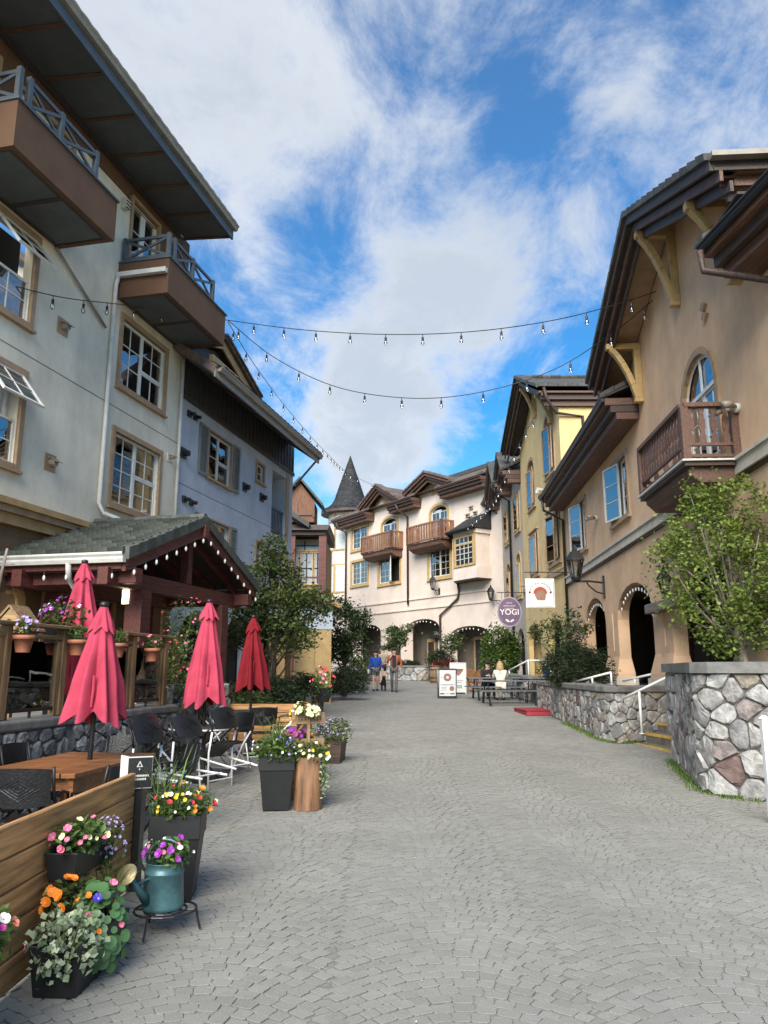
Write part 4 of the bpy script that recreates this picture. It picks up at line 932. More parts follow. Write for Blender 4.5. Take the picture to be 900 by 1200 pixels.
def tan_building():
    R = RF.root('tan_stucco_building', 'tan stucco building with arcade, big gable and wooden balcony on the right', 'building'); sd = 1
    uA, zA, k = 3.35, 10.72, .43; n = .9; uN, uFa = uA-4.45, uA+4.45
    def zr(u): return zA-k*abs(u-uA)
    w = MB(sd)
    holes = [(7.98, 9.72, 5.5, 6.98), (13.35, 15.1, 5.5, 7.05), (1.72, 3.40, 4.9, 7.30, .75), (6.6, 9.96, 1.2, 3.72, .8, .3), (11.4, 14.35, 1.2, 3.76, .8, .3), (1.9, 5.22, 1.2, 3.72, .8, .3), (-2.9, .5, 1.2, 3.72, .8, .3)]
    def top(u): return zr(u)-.2 if -1.15 <= u <= 7.85 else 7.75
    wall(w, -4, 17.25, 0, top, holes, .2, (-1.15, uA, 7.85, -1.1501, 7.8501)); w.quad((17.25, 0, 0), (17.25, -4, 0), (17.25, -4, 9), (17.25, 0, 8)); w.build('wall', M_tan, R)
    # arcade: ceiling, back wall, piers with flared feet
    a = MB(sd); a.quad((-4, -.3, 3.95), (17.2, -.3, 3.95), (17.2, -2.6, 3.95), (-4, -2.6, 3.95)); a.quad((-4, -2.6, 1), (17.2, -2.6, 1), (17.2, -2.6, 3.95), (-4, -2.6, 3.95)); a.quad((17.2, -.2, 1), (17.2, -2.6, 1), (17.2, -2.6, 3.95), (17.2, -.2, 3.95)); a.build('arcade_back', mat('shade darkened plaster', (.075, .05, .035), .9, .1, 2), R)  # back wall and ceiling coloured dark to carry the arcade's shade
    for u in (2.4, 7.3, 12.0): 
        window(R, Fr(RF.o.x-RF.n.x*2.58, RF.o.y-RF.n.y*2.58, .0633, 1, 1) if False else RF, u, u+.001, 1, 1.001, (), M_dark, .0005, sill=False, curtain=None) if False else None
        d = MB(sd); d.box(u, u+1.6, -2.6, -2.5, 1.3, 3.3); o = d.build('shop_door', M_timber, R); d = MB(sd); d.box(u+.15, u+1.45, -2.5, -2.48, 1.9, 3.15); d.build('pane', M_dark, o)
    for x0, x1 in ((.5, 1.9), (5.22, 6.6), (9.96, 11.4), (14.35, 17.2)):
        p = MB(sd); e = .11
        vs = [(x0+.02, -.3, 1.95), (x1-.02, -.3, 1.95), (x1-.02, .003, 1.95), (x0+.02, .003, 1.95), (x0-e, -.36, 1.5), (x1+e, -.36, 1.5), (x1+e, e, 1.5), (x0-e, e, 1.5), (x0-e, -.36, 1.1), (x1+e, -.36, 1.1), (x1+e, e, 1.1), (x0-e, e, 1.1)]
        p.add(vs, [(4, 5, 1, 0), (5, 6, 2, 1), (6, 7, 3, 2), (7, 4, 0, 3), (8, 9, 5, 4), (9, 10, 6, 5), (10, 11, 7, 6), (11, 8, 4, 7)]); o = p.build('flared_pier_foot', M_tan, R)
        p = MB(sd); p.box(x0-e-.05, x1+e+.05, -.42, e+.05, 1.0, 1.42); p.build('plinth', M_band, o)
        p = MB(sd); p.prism([(x0+.5, 3.1), (x1-.5, 3.1), (x1-.5, 2.1), ((x0+x1)/2, 1.8), (x0+.5, 2.1)], 'y', .004, .028); p.build('pier_panel', M_tan, R)
    for z0, z1, nn, m in ((4.66, 4.86, .1, M_band), (4.861, 4.92, .14, M_band), (4.60, 4.659, .05, M_fascia)):
        b = MB(sd); b.box(-4, 17.2, .001, nn, z0, z1); b.build('string_course', m, R)
    window(R, RF, *holes[0], ((0, .5, 0, 1, 1, 3, 0), (.5, 1, 0, 1, 1, 3, 14)), M_trim, .11, M_offw, .05, 'c', sill=True)
    window(R, RF, *holes[1], ((0, .5, 0, 1, 1, 3, 0), (.5, 1, 0, 1, 1, 3, 15)), M_trim, .11, M_offw, .05, 'c')
    window(R, RF, 1.72, 3.40, 4.9, 7.30, ((0, .5, 0, .7, 2, 4, 0), (.5, 1, 0, .7, 2, 4, 0), (0.03, .97, .7, .71, 1, 1, 0)), M_trim, .13, M_white, .07, 'l', rise=.75, sill=False)
    g_ = MB(sd); ps = arch_pts(1.76, 3.36, 6.6, .68); g_.add([(p[0], -.08, p[1]) for p in ps], [tuple(range(len(ps)))]); g_.build('fanlight_pane', M_glass, R)
    s = MB(sd); s.box(1.72, 3.40, -.07, -.03, 6.55, 6.62); s.box(2.54, 2.58, -.07, -.03, 6.62, 7.26); s.build('fanlight_bar', M_white, R)
    # big gable: rakes, soffit, roof planes, return eave
    verge(R, RF, (uFa, zr(uFa)), (uA, zA), n); verge(R, RF, (uN, zr(uN)), (uA, zA), n)
    for a_, b_ in ((uN, uA), (uFa, uA)):
        s = MB(sd); s.add([(a_, n-.04, zr(a_)-.12), (b_, n-.04, zA-.12), (b_, -7, zA-.12), (a_, -7, zr(a_)-.12), (a_, n, zr(a_)), (b_, n, zA), (b_, -7, zA), (a_, -7, zr(a_))], [(0, 1, 2, 3), (7, 6, 5, 4), (0, 4, 5, 1), (3, 7, 4, 0)]); s.build('roof_plane', M_tile, R)
        q = MB(sd); q.add([(a_, .02, zr(a_)-.2), (b_, .02, zA-.2), (b_, n-.38, zA-.2), (a_, n-.38, zr(a_)-.2)], [(0, 1, 2, 3)]); q.build('soffit', M_trim, R)
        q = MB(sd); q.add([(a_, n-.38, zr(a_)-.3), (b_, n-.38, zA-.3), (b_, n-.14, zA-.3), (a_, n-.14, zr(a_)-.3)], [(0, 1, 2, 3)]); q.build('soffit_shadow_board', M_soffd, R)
    # eave returns running back from the gable feet
    for ue, sg in ((uN, -1), (uFa, 1)):
        for kk in range(3):
            x0 = ue-sg*.13*kk; q = MB(sd); q.box(min(x0, x0-sg*.05), max(x0, x0-sg*.05), -6, n-.06-.13*kk, zr(ue)-.17*(kk+1)+.004, zr(ue)-.17*kk-.002); q.build('fascia_board', (M_fascia, M_fascia2)[kk % 2], R)
        q = MB(sd); q.box(min(ue, ue-sg*.9), max(ue, ue-sg*.9), -6, n-.35, zr(ue)-.56, zr(ue)-.52); q.build('return_soffit', M_soffd, R)
    gu = MB(sd); gu.box(uN-.14, uN-.01, -6, n, zr(uN)-.02, zr(uN)+.06); gu.build('gable_gutter', M_taupem, R)
    # lower street eaves either side of the gable bay
    eave(R, RF, 6.5, 17.5, .8, 7.95, depth=.79+.01, pitch=.5); ks = set(R.children); eave(R, RF, -4, -.35, .8, 7.85, depth=.8, pitch=.5); M10 = Matrix.Translation((-.35, .8, 0)) @ Matrix.Rotation(math.radians(9.5), 4, 'Z') @ Matrix.Translation((.35, -.8, 0))
    for o in [c for c in R.children if c not in ks]: o.matrix_local = M10
    r = MB(sd); r.prism([(-.6, 8.6), (-6, 11.4), (-6, 11.2), (-.6, 8.4)], 'x', 7.9, 17.5); r.build('main_roof', M_tile, R)
    pipe(R, RF, [(17.0, .86, 7.85), (17.05, .8, 7.4), (17.15, .1, 7.05), (17.15, .08, 1.3)], .05, M_black)
    pipe(R, RF, [(-.45, .9, 7.75), (-.4, .85, 7.45), (-.9, .12, 7.0), (-3, .12, 6.7)], .055, M_fascia)
    bracket(R, RF, 3.2, zr(3.2)-.36, .78, 1.55); bracket(R, RF, 6.15, zr(6.15)-.36, .78, 1.35); bracket(R, RF, .35, zr(.35)-.36, .78, 1.35)
    # diamond vents, floodlights
    for px, py in ((826, 360), (828, 371)):
        u, z = RF.uz(px, py); d = MB(sd); d.prism([(u, z-.09), (u+.13, z), (u, z+.09), (u-.13, z)], 'y', 0, .06); d.build('diamond_vent', M_trim, R)
    for px, py in ((866, 478), (700, 607)):
        u, z = RF.uz(px, py); d = MB(sd); d.tube([(u, 0, z), (u, .08, z)], .08, 12); o = d.build('floodlight', M_offw, R, smooth=True)
        for s_ in (-1, 1):
            d = MB(sd); d.tube([(u+s_*.07, .08, z), (u+s_*.16, .2, z+.02), (u+s_*.2, .32, z-.01)], [.03, .05, .065], 9); d.build('lamp_head', M_taupem, o, smooth=True)
    # balcony
    x0, x1, nb, zf, zt = .95, 3.66, .9, 4.95, 5.79
    b = MB(sd); b.prism([(0, 4.55), (nb-.25, 4.55), (nb-.08, 4.72), (nb-.08, 4.80), (0, 4.80)], 'x', x0+.1, x1-.1); bo = b.build('balcony', M_fascia2, R)
    b = MB(sd); b.box(x0, x1, .01, nb, 4.802, 4.87); b.build('deck', M_fascia, bo)
    b = MB(sd); b.box(x0-.05, x1+.05, .01, nb+.05, 4.872, 4.90); b.build('deck_flashing', M_offw, bo)
    for x, y in ((x0+.05, nb-.05), (x1-.05, nb-.05), (x0+.05, .06), (x1-.05, .06)):
        b = MB(sd); b.box(x-.06, x+.06, y-.06, y+.06, 4.902, zt); b.build('corner_post', M_fascia2, bo)
    for (xa, ya), (xb, yb) in (((x0+.05, nb-.05), (x1-.05, nb-.05)), ((x0+.05, .1), (x0+.05, nb-.05)), ((x1-.05, .1), (x1-.05, nb-.05))):
        for z, hh, ww in ((zt+.03, .07, .14), (4.97, .05, .06), (5.16, .05, .06)): b = MB(sd); b.bar((xa, ya, z), (xb, yb, z), ww, hh); b.build('rail', M_fascia2, bo)
        ln = math.hypot(xb-xa, yb-ya); c = int(ln/.165)
        for q in range(c):
            t = (q+.5)/c; x, y = xa+(xb-xa)*t, ya+(yb-ya)*t; b = MB(sd); hw = .052; al = abs(xb-xa) > .1
            prof = [(-hw, 5.18), (hw, 5.18), (hw, 5.30), (hw*.45, 5.36), (hw, 5.44), (hw, 5.58), (hw*.5, 5.66), (hw, 5.74), (hw, zt), (-hw, zt), (-hw, 5.74), (-hw*.5, 5.66), (-hw, 5.58), (-hw, 5.44), (-hw*.45, 5.36), (-hw, 5.30)]
            b.prism([(p[0]+(x if al else y), p[1]) for p in prof], 'y' if al else 'x', (y if al else x)-.014, (y if al else x)+.014); b.build('fretted_baluster', M_fascia2, bo)
    # weathered beam end on the pier
    b = MB(sd); b.box(3.9, 6.15, .02, .3, 2.80, 3.0); b.build('weathered_beam', mat('weathered grey wood', (.24, .205, .18), .9, .25, 5, .5, 20, stretch=(1, 8, 8)), R, bevel=.02)
tan_building()
u, z = RF.uz(708, 684); lantern('black lantern on a scrolled arm above the arcade of the tan building', RF.w(u, 0, z), RF.n, 1.45)
u, z = RF.uz(795, 700); lantern('small black lantern on the arcade pier behind the bright green tree', RF.w(u, .02, z), RF.n, .8, arm=.3)
for i, (a, b) in enumerate(((6.6, 9.96), (11.4, 14.35))):
    pts = [RF.w(p[0], -.06, p[1]-.03) for p in arch_pts(a+.03, b-.03, 2.93, .76, 9)][1:-1]
    light_string('arch_light_string', 'white bulbs lining the %s arch of the tan arcade' % ('nearer open', 'farther shaded')[i], pts, RF, .28, r=.026)
pts = [RF.w(6.6, .05, 2.95), RF.w(6.2, .06, 2.86), RF.w(5.8, .06, 2.9), RF.w(5.3, .06, 3.05)]
light_string('pier_light_string', 'short dark cable of bulbs looped across the arcade pier', pts, RF, .3, r=.022)

# ================================================================= RIGHT: YELLOW, TAUPE, PALE HOUSES
YF = Fr(6.7425, 28.014, 0.0, 1, 1)
def yellow_building():
    R = YF.root('yellow_gabled_house', 'yellow stucco house with dark brown gable next to the tan building', 'building'); sd = 1
    uA, zA, k, n = 4.5, 14.4, .47, .85; ua, ub = -.15, 9.05
    def zr(u): return zA-k*abs(u-uA)
    holes = [(1.3, 2.9, 9.45, 11.9, .5), (5.4, 6.8, 8.9, 11.0, .4), (1.0, 2.9, 5.8, 7.7), (5.2, 6.7, 5.8, 7.5), (1.2, 3.8, 1.2, 3.6, .9), (5.4, 8.2, 1.2, 3.6, .9)]
    w = MB(sd); wall(w, .25, 8.75, 0, lambda u: zr(u)-.2, holes, .22, (uA,)); w.quad((.25, 0, 0), (.25, 0, 12.3), (.25, -6, 12.3), (.25, -6, 0)); w.quad((8.75, 0, 0), (8.75, -6, 0), (8.75, -6, 12), (8.75, 0, 12)); w.build('wall', M_yellow, R)
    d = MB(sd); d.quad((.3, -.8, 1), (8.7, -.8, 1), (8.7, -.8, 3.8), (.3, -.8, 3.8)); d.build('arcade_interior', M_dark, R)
    for i, h in enumerate(holes[:4]):
        window(R, YF, h[0], h[1], h[2], h[3], ((0, .5, 0, 1 if i > 1 else .8, 1, 3, -7), (.5, 1, 0, 1 if i > 1 else .8, 1, 3, 9)), M_trim, .16, M_trim, .06, 'c', rise=h[4] if i < 2 else 0, split=False, hood=i > 1)
    b = MB(sd); b.box(.25, 8.75, .001, .1, 5.15, 5.35); b.build('string_course', M_trim, R)
    verge(R, YF, (ub, zr(ub)), (uA, zA), n, tile=.4); verge(R, YF, (ua, zr(ua)), (uA, zA), n, tile=.4)
    for a_ in (ua, ub):
        s = MB(sd); s.add([(a_, n, zr(a_)-.14), (uA, n, zA-.14), (uA, -6, zA-.14), (a_, -6, zr(a_)-.14), (a_, n, zr(a_)), (uA, n, zA), (uA, -6, zA), (a_, -6, zr(a_))], [(0, 1, 2, 3), (7, 6, 5, 4), (0, 4, 5, 1), (3, 7, 4, 0)]); s.build('roof_plane', M_tile, R)
        s = MB(sd); s.add([(a_, .01, zr(a_)-.21), (uA, .01, zA-.21), (uA, n-.4, zA-.21), (a_, n-.4, zr(a_)-.21)], [(0, 1, 2, 3)]); s.build('soffit', M_soffd, R)
    # near side eave: lapped boards and tile edge seen end on
    for kk in range(3):
        q = MB(sd); x = ua+.13*kk; q.box(x, x+.4-.13*kk, -6, n-.02-.13*kk, zr(ua)-.22*(kk+1)+.004, zr(ua)-.22*kk-.003); q.build('fascia_board', M_fascia2 if kk != 1 else M_fascia, R)
    for t in range(17):
        q = MB(sd); q.box(ua-.12, ua+.28, n-.38*(t+1)+.02, n-.38*t, zr(ua)+.002, zr(ua)+.13+.02*(t % 2)); q.build('eave_tile', M_tile, R)
    for t in range(16):
        q = MB(sd); q.tube([(uA, n-.4*t, zA+.06), (uA, n-.4*t-.38, zA+.07)], .1, 7); q.build('ridge_tile', M_tile, R)
    pipe(R, YF, [(ua-.12, n-.2, zr(ua)-.05), (ua-.1, n-.3, zr(ua)-.5), (.1, .12, zr(ua)-.95), (.2, -.9, zr(ua)-1.05), (.2, -.92, 8)], .06, M_fascia)
    bracket(R, YF, 4.4, zr(4.4)-.45, .7, 1.3); bracket(R, YF, 1.3, zr(1.3)-.45, .7, 1.1)
    u, z = YF.uz(637, 575, .1); d = MB(sd); d.tube([(u, 0, z), (u, .1, z)], .09, 10); o = d.build('floodlight', M_offw, R)
    d = MB(sd); d.tube([(u-.1, .1, z), (u-.25, .4, z-.02)], [.05, .1], 9); d.tube([(u+.1, .1, z), (u+.25, .35, z-.02)], [.05, .1], 9); d.build('lamp_head', M_offw, o)
yellow_building()
def row_house(name, label, m, u0, u1, doors, eaves, gables, pipes=()):
    R = YF.root(name, label, 'building'); sd = 1
    holes = [h for h in doors]
    def top(u):
        z = 11.0
        for c, hw, za in gables:
            if abs(u-c) < hw: z = max(z, za-.25-(za-11.3)*abs(u-c)/hw)
        return z
    cuts = [x for c, hw, za in gables for x in (c-hw, c, c+hw)]
    w = MB(sd); wall(w, u0, u1, 0, top, holes, .2, cuts); w.build('wall', m, R)
    d = MB(sd); d.quad((u0+.05, -.5, .8), (u1-.05, -.5, .8), (u1-.05, -.5, 4), (u0+.05, -.5, 4)); d.build('arcade_interior', M_dark, R)
    for h in holes:
        if h[2] < 2: continue
        rise = h[4] if len(h) > 4 else 0
        window(R, YF, h[0], h[1], h[2], h[3], ((0, .5, 0, 1-(.25 if rise else 0), 1, 3, -7), (.5, 1, 0, 1-(.25 if rise else 0), 1, 3, 9)), M_ochre2, .15, M_ochre2, .05, 'c', rise=rise, split=False)
    for a, b in eaves: eave(R, YF, a, b, .9, 11.25, h=.2, gm=M_black, depth=4, pitch=.5)
    for c, hw, za in gables:
        zf = za-(za-11.3)*1.0
        verge(R, YF, (c+hw, zf), (c, za), .9, tile=.45, h=.2); verge(R, YF, (c-hw, zf), (c, za), .9, tile=.45, h=.2)
        for a in (c-hw, c+hw):
            s = MB(sd); s.add([(a, .9, zf-.1), (c, .9, za-.1), (c, -4, za-.1), (a, -4, zf-.1), (a, .9, zf), (c, .9, za), (c, -4, za), (a, -4, zf)], [(0, 1, 2, 3), (7, 6, 5, 4), (0, 4, 5, 1), (3, 7, 4, 0)]); s.build('roof_plane', M_tile, R)
    for u in pipes: pipe(R, YF, [(u-.3, .9, 11.1), (u-.2, .85, 10.8), (u, .1, 10.4), (u, .08, 1.2)], .06, M_black)
    return R
row_house('taupe_row_house', 'taupe stucco row house between the yellow house and the pale one', M_taupe, 8.74, 15.24, [(9.4, 10.7, 8.5, 10.2), (9.5, 10.6, 5.2, 7.3, .5), (12.7, 14.0, 8.4, 10.1), (12.6, 13.8, 5.2, 7.2, .5), (9.3, 11.3, 1.1, 3.6, .8), (12.6, 14.6, 1.1, 3.6, .8)], [(8.72, 9.2), (11.4, 12.2)], [(10.3, 1.35, 12.5), (13.6, 1.6, 12.9)], (11.9,))
row_house('pale_row_house', 'pale grey narrow row house at the street corner beside the pink building', M_pale, 15.22, 18.6, [(16.3, 17.5, 8.1, 9.9, .4), (16.2, 17.4, 5.0, 7.0)], [(15.24, 18.5)], [], (15.5,))

# ================================================================= END: PINKISH WHITE BUILDING
EF = Fr(-1.768, 56.0, .664, -1, -1)
def end_building():
    R = EF.root('pinkish_white_building', 'pinkish white building with two wooden balconies closing the street', 'building'); sd = -1
    gab = [(3.4, 2.35, 14.35), (9.15, 2.45, 14.05)]; ze = 12.55
    wn = [(-1.1, 1.0, 10.4, 12.0), (-1.1, 1.05, 7.75, 9.4), (2.6, 5.15, 7.5, 9.3), (8.45, 10.6, 7.35, 9.1), (3.0, 4.85, 9.7, 12.0, .45), (8.7, 10.4, 9.6, 11.9, .45)]
    ar = [(-.6, 2.8, 1.0, 4.75, .6, .5), (3.4, 5.2, 1.0, 4.5, .4, .5), (5.9, 9.4, 1.0, 4.8, .6, .5), (10.5, 14.0, 1.0, 4.15, .5, .5)]
    def top(u):
        z = ze
        for c, hw, za in gab:
            if abs(u-c) < hw-.35: z = max(z, za-.3-(za-ze-.5)*abs(u-c)/hw)
        return z
    w = MB(sd); wall(w, -2.2, 15.6, .6, top, wn+ar, .2, [x for c, hw, za in gab for x in (c-hw+.35, c-hw+.3501, c, c+hw-.35, c+hw-.3501)]); w.quad((-2.2, 0, .6), (-2.2, 0, ze), (-2.2, -6, ze), (-2.2, -6, .6)); w.build('wall', M_pink, R)
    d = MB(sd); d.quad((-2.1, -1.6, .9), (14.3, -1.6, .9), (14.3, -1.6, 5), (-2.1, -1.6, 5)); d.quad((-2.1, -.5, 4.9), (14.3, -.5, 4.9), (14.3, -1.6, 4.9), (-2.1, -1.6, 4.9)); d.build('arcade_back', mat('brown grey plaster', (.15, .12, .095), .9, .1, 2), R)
    for a, b in ((3.5, 4.4), (6.1, 7.0), (10.9, 12.2)): d = MB(sd); d.box(a, b, -1.59, -1.5, 1.2, 3.6); o = d.build('shop_door', M_ochre, R); d = MB(sd); d.box(a+.15, b-.15, -1.5, -1.48, 1.5, 3.4); d.build('pane', M_dark, o)
    d = MB(sd); d.box(7.3, 9.2, -1.59, -1.5, 1.4, 3.5); o = d.build('shop_window', M_white, R); d = MB(sd); d.box(7.4, 9.1, -1.5, -1.49, 1.5, 3.4); d.build('pane', mat('frosted pane', (.5, .55, .56), .3), o)
    d = MB(sd); d.box(6.9, 9.3, -1.2, -1.14, 3.62, 4.3); so = d.build('shop_sign', M_black, R)
    text_part(so, 'SALOMON', EF, 8.2, -1.13, 3.82, .34, M_offw)
    for i, h in enumerate(wn):
        rise = h[4] if len(h) > 4 else 0
        window(R, EF, h[0], h[1], h[2], h[3], ((0, .5, 0, 1-(.16 if rise else 0), 2, 4, 0), (.5, 1, 0, 1-(.16 if rise else 0), 2, 4, 30 if i == 2 else 0)), M_ochre2, .18, M_offw, .07, ('f', 'c', 'l', 'c', 'r', 'l')[i], rise=rise, split=False, proud=.06, sill=True)
    for z0, z1 in ((6.08, 6.18), (5.42, 5.5)): b = MB(sd); b.box(-2.2, 14.4, .001, .07, z0, z1); b.build('string_course', M_pink, R)
    for c, hw, za in gab:
        zf = ze+.55
        v = MB(sd); v.box(c-.32, c+.32, .001, .04, za-1.35, za-.75); v.build('gable_vent', M_ochre2, R)
        verge(R, EF, (c-hw, zf), (c, za), .85, h=.2, tile=.5, mats=[M_fascia2, M_fascia], mt=M_roofb); verge(R, EF, (c+hw, zf), (c, za), .85, h=.2, tile=.5, mats=[M_fascia2, M_fascia], mt=M_roofb)
        for a in (c-hw, c+hw):
            s = MB(sd); s.add([(a, .85, zf-.12), (c, .85, za-.12), (c, -4, za-.12), (a, -4, zf-.12), (a, .85, zf), (c, .85, za), (c, -4, za), (a, -4, zf)], [(0, 1, 2, 3), (7, 6, 5, 4), (0, 4, 5, 1), (3, 7, 4, 0)]); s.build('roof_plane', M_roofb, R)
    for a, b in ((-2.6, 2.0), (4.7, 7.7), (10.4, 14.6)): eave(R, EF, a, b, .9, ze+.15, h=.2, rm=M_roofb, depth=.9, pitch=.5, gm=M_fascia)
    r = MB(sd); r.prism([(.5, ze+.4), (-3.2, ze+2.1), (-7, ze+.4)], 'x', -2.4, 14.6); r.build('main_roof', M_roofb, R)
    r = MB(sd); r.box(4.6, 14.6, -3.5, -2.9, ze+2.0, ze+2.28); r.build('ridge_cap', M_tile, R)
    for x0, x1, zf, h in ((1.75, 5.55, 9.62, 1.15), (7.35, 11.05, 9.5, 1.15)):
        b = MB(sd); b.prism([(0, zf-.55), (.55, zf-.5), (.9, zf-.3), (.95, zf-.05), (0, zf-.05)], 'x', x0+.1, x1-.1); bo = b.build('balcony', M_fascia2, R)
        b = MB(sd); b.box(x0, x1, .01, 1.0, zf-.048, zf); b.build('deck', M_fascia, bo); mw = wood('reddish balcony wood', (.30, .15, .085), .6, .15, 'z')
        for (xa, ya), (xb, yb) in (((x0+.05, .95), (x1-.05, .95)), ((x0+.05, .05), (x0+.05, .95)), ((x1-.05, .05), (x1-.05, .95))):
            for z in (zf+.12, zf+h): q = MB(sd); q.bar((xa, ya, z), (xb, yb, z), .1, .1); q.build('rail', mw, bo)
            ln = math.hypot(xb-xa, yb-ya); c = int(ln/.26)
            for t in range(c):
                f = (t+.5)/c; x, y = xa+(xb-xa)*f, ya+(yb-ya)*f; q = MB(sd)
                q.box(x-(.085 if abs(xb-xa) > .1 else .02), x+(.085 if abs(xb-xa) > .1 else .02), y-(.02 if abs(xb-xa) > .1 else .085), y+(.02 if abs(xb-xa) > .1 else .085), zf+.14, zf+h-.02); q.build('baluster', mw, bo)
            for x, y in ((xa, ya), (xb, yb)): q = MB(sd); q.box(x-.07, x+.07, y-.07, y+.07, zf, zf+h+.05); q.build('post', mw, bo)
    # oriel at the corner
    P_ = [(11.2, 0), (12.1, .95), (14.4, 1.1), (14.4, 0)]
    b = MB(sd); b.prism(P_, 'z', 6.75, 7.45); b.prism(P_, 'z', 9.35, 9.6); b.prism([(11.3, 0), (12.12, .9), (14.3, 1.02), (14.3, 0)], 'z', 7.45, 9.35); bo = b.build('oriel', M_pink, R)
    def op(a, c, t, off): return (a[0]+(c[0]-a[0])*t, a[1]+(c[1]-a[1])*t+off)
    for a, c, k in ((P_[0], P_[1], 1), (P_[1], P_[2], 1)):
        d = Vector((c[0]-a[0], c[1]-a[1])); nn = Vector((-d.y, d.x)).normalized(); nn = nn if nn.y > 0 else -nn
        f = MB(sd)
        for t0, t1, z0, z1 in ((.06, .14, 7.5, 9.3), (.86, .94, 7.5, 9.3), (.14, .86, 7.5, 7.62), (.14, .86, 9.18, 9.3), (.14, .86, 8.75, 8.84)):
            p0 = Vector(a)+d*t0; p1 = Vector(a)+d*t1; f.add([(p.x+nn.x*o, p.y+nn.y*o, z) for o in (.0, .06) for p, z in ((p0, z0), (p1, z0), (p1, z1), (p0, z1))], [(4, 5, 6, 7), (0, 4, 7, 3), (1, 2, 6, 5), (0, 1, 5, 4), (3, 7, 6, 2)])
        wo = f.build('oriel_window', M_ochre2, R)
        g_ = MB(sd); p0 = Vector(a)+d*.14+nn*.02; p1 = Vector(a)+d*.86+nn*.02; g_.quad((p0.x, p0.y, 7.62), (p1.x, p1.y, 7.62), (p1.x, p1.y, 9.18), (p0.x, p0.y, 9.18)); g_.build('pane', M_darkglass, wo)
        f = MB(sd)
        for q in range(1, 4): p = Vector(a)+d*(.14+.72*q/4)+nn*.03; f.bar((p.x, p.y, 7.62), (p.x, p.y, 9.18), .035, .03)
        for q in range(1, 5): z = 7.62+1.56*q/5; f.bar((p0.x+nn.x*.01, p0.y+nn.y*.01, z), (p1.x+nn.x*.01, p1.y+nn.y*.01, z), .03, .035)
        f.build('muntin', M_offw, wo)
    r = MB(sd); r.add([(10.8, -.02, 9.62), (11.9, 1.3, 9.62), (14.5, 1.5, 9.62), (14.5, -.02, 9.62), (12.2, -.02, 10.55), (14.5, -.02, 10.75)], [(0, 1, 4), (1, 2, 5, 4), (0, 3, 2, 1), (2, 3, 5)]); r.build('oriel_roof', M_shing, R)
    r = MB(sd); r.tube([(10.8, .05, 9.6), (11.9, 1.33, 9.6), (14.5, 1.53, 9.6)], .08, 6); r.build('oriel_gutter', M_black, R)
    d = MB(sd); d.prism(P_, 'z', 6.70, 6.748); d.build('oriel_underside', M_soffd, R)
    pipe(R, EF, [(6.0, .95, 12.5), (6.1, .8, 12.1), (6.2, .1, 11.7), (6.2, .1, 5.8)], .07, M_fascia); pipe(R, EF, [(11.55, .2, 6.7), (11.55, .12, 6.2), (11.4, .12, 5.8), (9.65, .12, 4.9), (9.65, .1, 1.2)], .07, M_fascia)
    pipe(R, EF, [(-1.9, .95, 12.5), (-1.9, .8, 12.1), (-1.85, .1, 11.8), (-1.85, .1, 5)], .07, M_fascia)
    for px, py in ((553, 595), (549, 604), (558, 601), (545, 613), (552, 607), (565, 608)):
        u, z = EF.uz(px, py); d = MB(sd); d.box(u-.13, u+.13, 0, .1, z-.1, z+.1); d.prism([(0, z+.14), (.22, z+.02), (0, z+.02)], 'x', u-.15, u+.15); d.build('nest_box_vent', M_taupem, R)
M_darkglass = mat('dark reflective pane', (.03, .035, .04), .06, .1, 2, spec=.8)
def text_part(parent, s, fr, u, n, z, size, m, name='lettering', rot=None, align='CENTER'):
    cu = bpy.data.curves.new(name, 'FONT'); cu.body = s; cu.size = size; cu.align_x = align; cu.extrude = .004; cu.resolution_u = 3
    t = bpy.data.objects.new('t', cu); me = bpy.data.meshes.new_from_object(t); me.materials.clear(); me.materials.append(m); bpy.data.objects.remove(t); o = link(name, me, parent)
    if fr is None: o.location = (u, n, z); o.rotation_euler = rot or (math.pi/2, 0, 0)
    else:
        o.location = (u, fr.side*n, z); o.rotation_euler = rot or ((math.pi/2, 0, 0) if fr.side < 0 else (math.pi/2, 0, math.pi))
    return o
end_building()
u, z = EF.uz(515, 693); lantern('black lantern on the pinkish white end wall above the arches', EF.w(u, 0, z), EF.n, 1.3, arm=.4)
p = at(573, 700, 43.0); lantern('black lantern rising above the vine covered corner', Vector((6.75, 43.4, p.z-.2)), Vector((-1, 0, 0)), 1.2, arm=.6)
for i, (a, b, zc) in enumerate(((5.9, 9.4, 4.8), (10.5, 14.0, 4.15), (-.6, 2.8, 4.75))):
    pts = [EF.w(p[0], .06, p[1]-.05) for p in arch_pts(a+.03, b-.03, zc-.6, .58, 8)][1:-1]
    light_string('arch_light_string', 'white bulbs edging the %s arch of the pinkish white building' % ('middle', 'right hand low', 'left hand')[i], pts, EF, .4, r=.04)

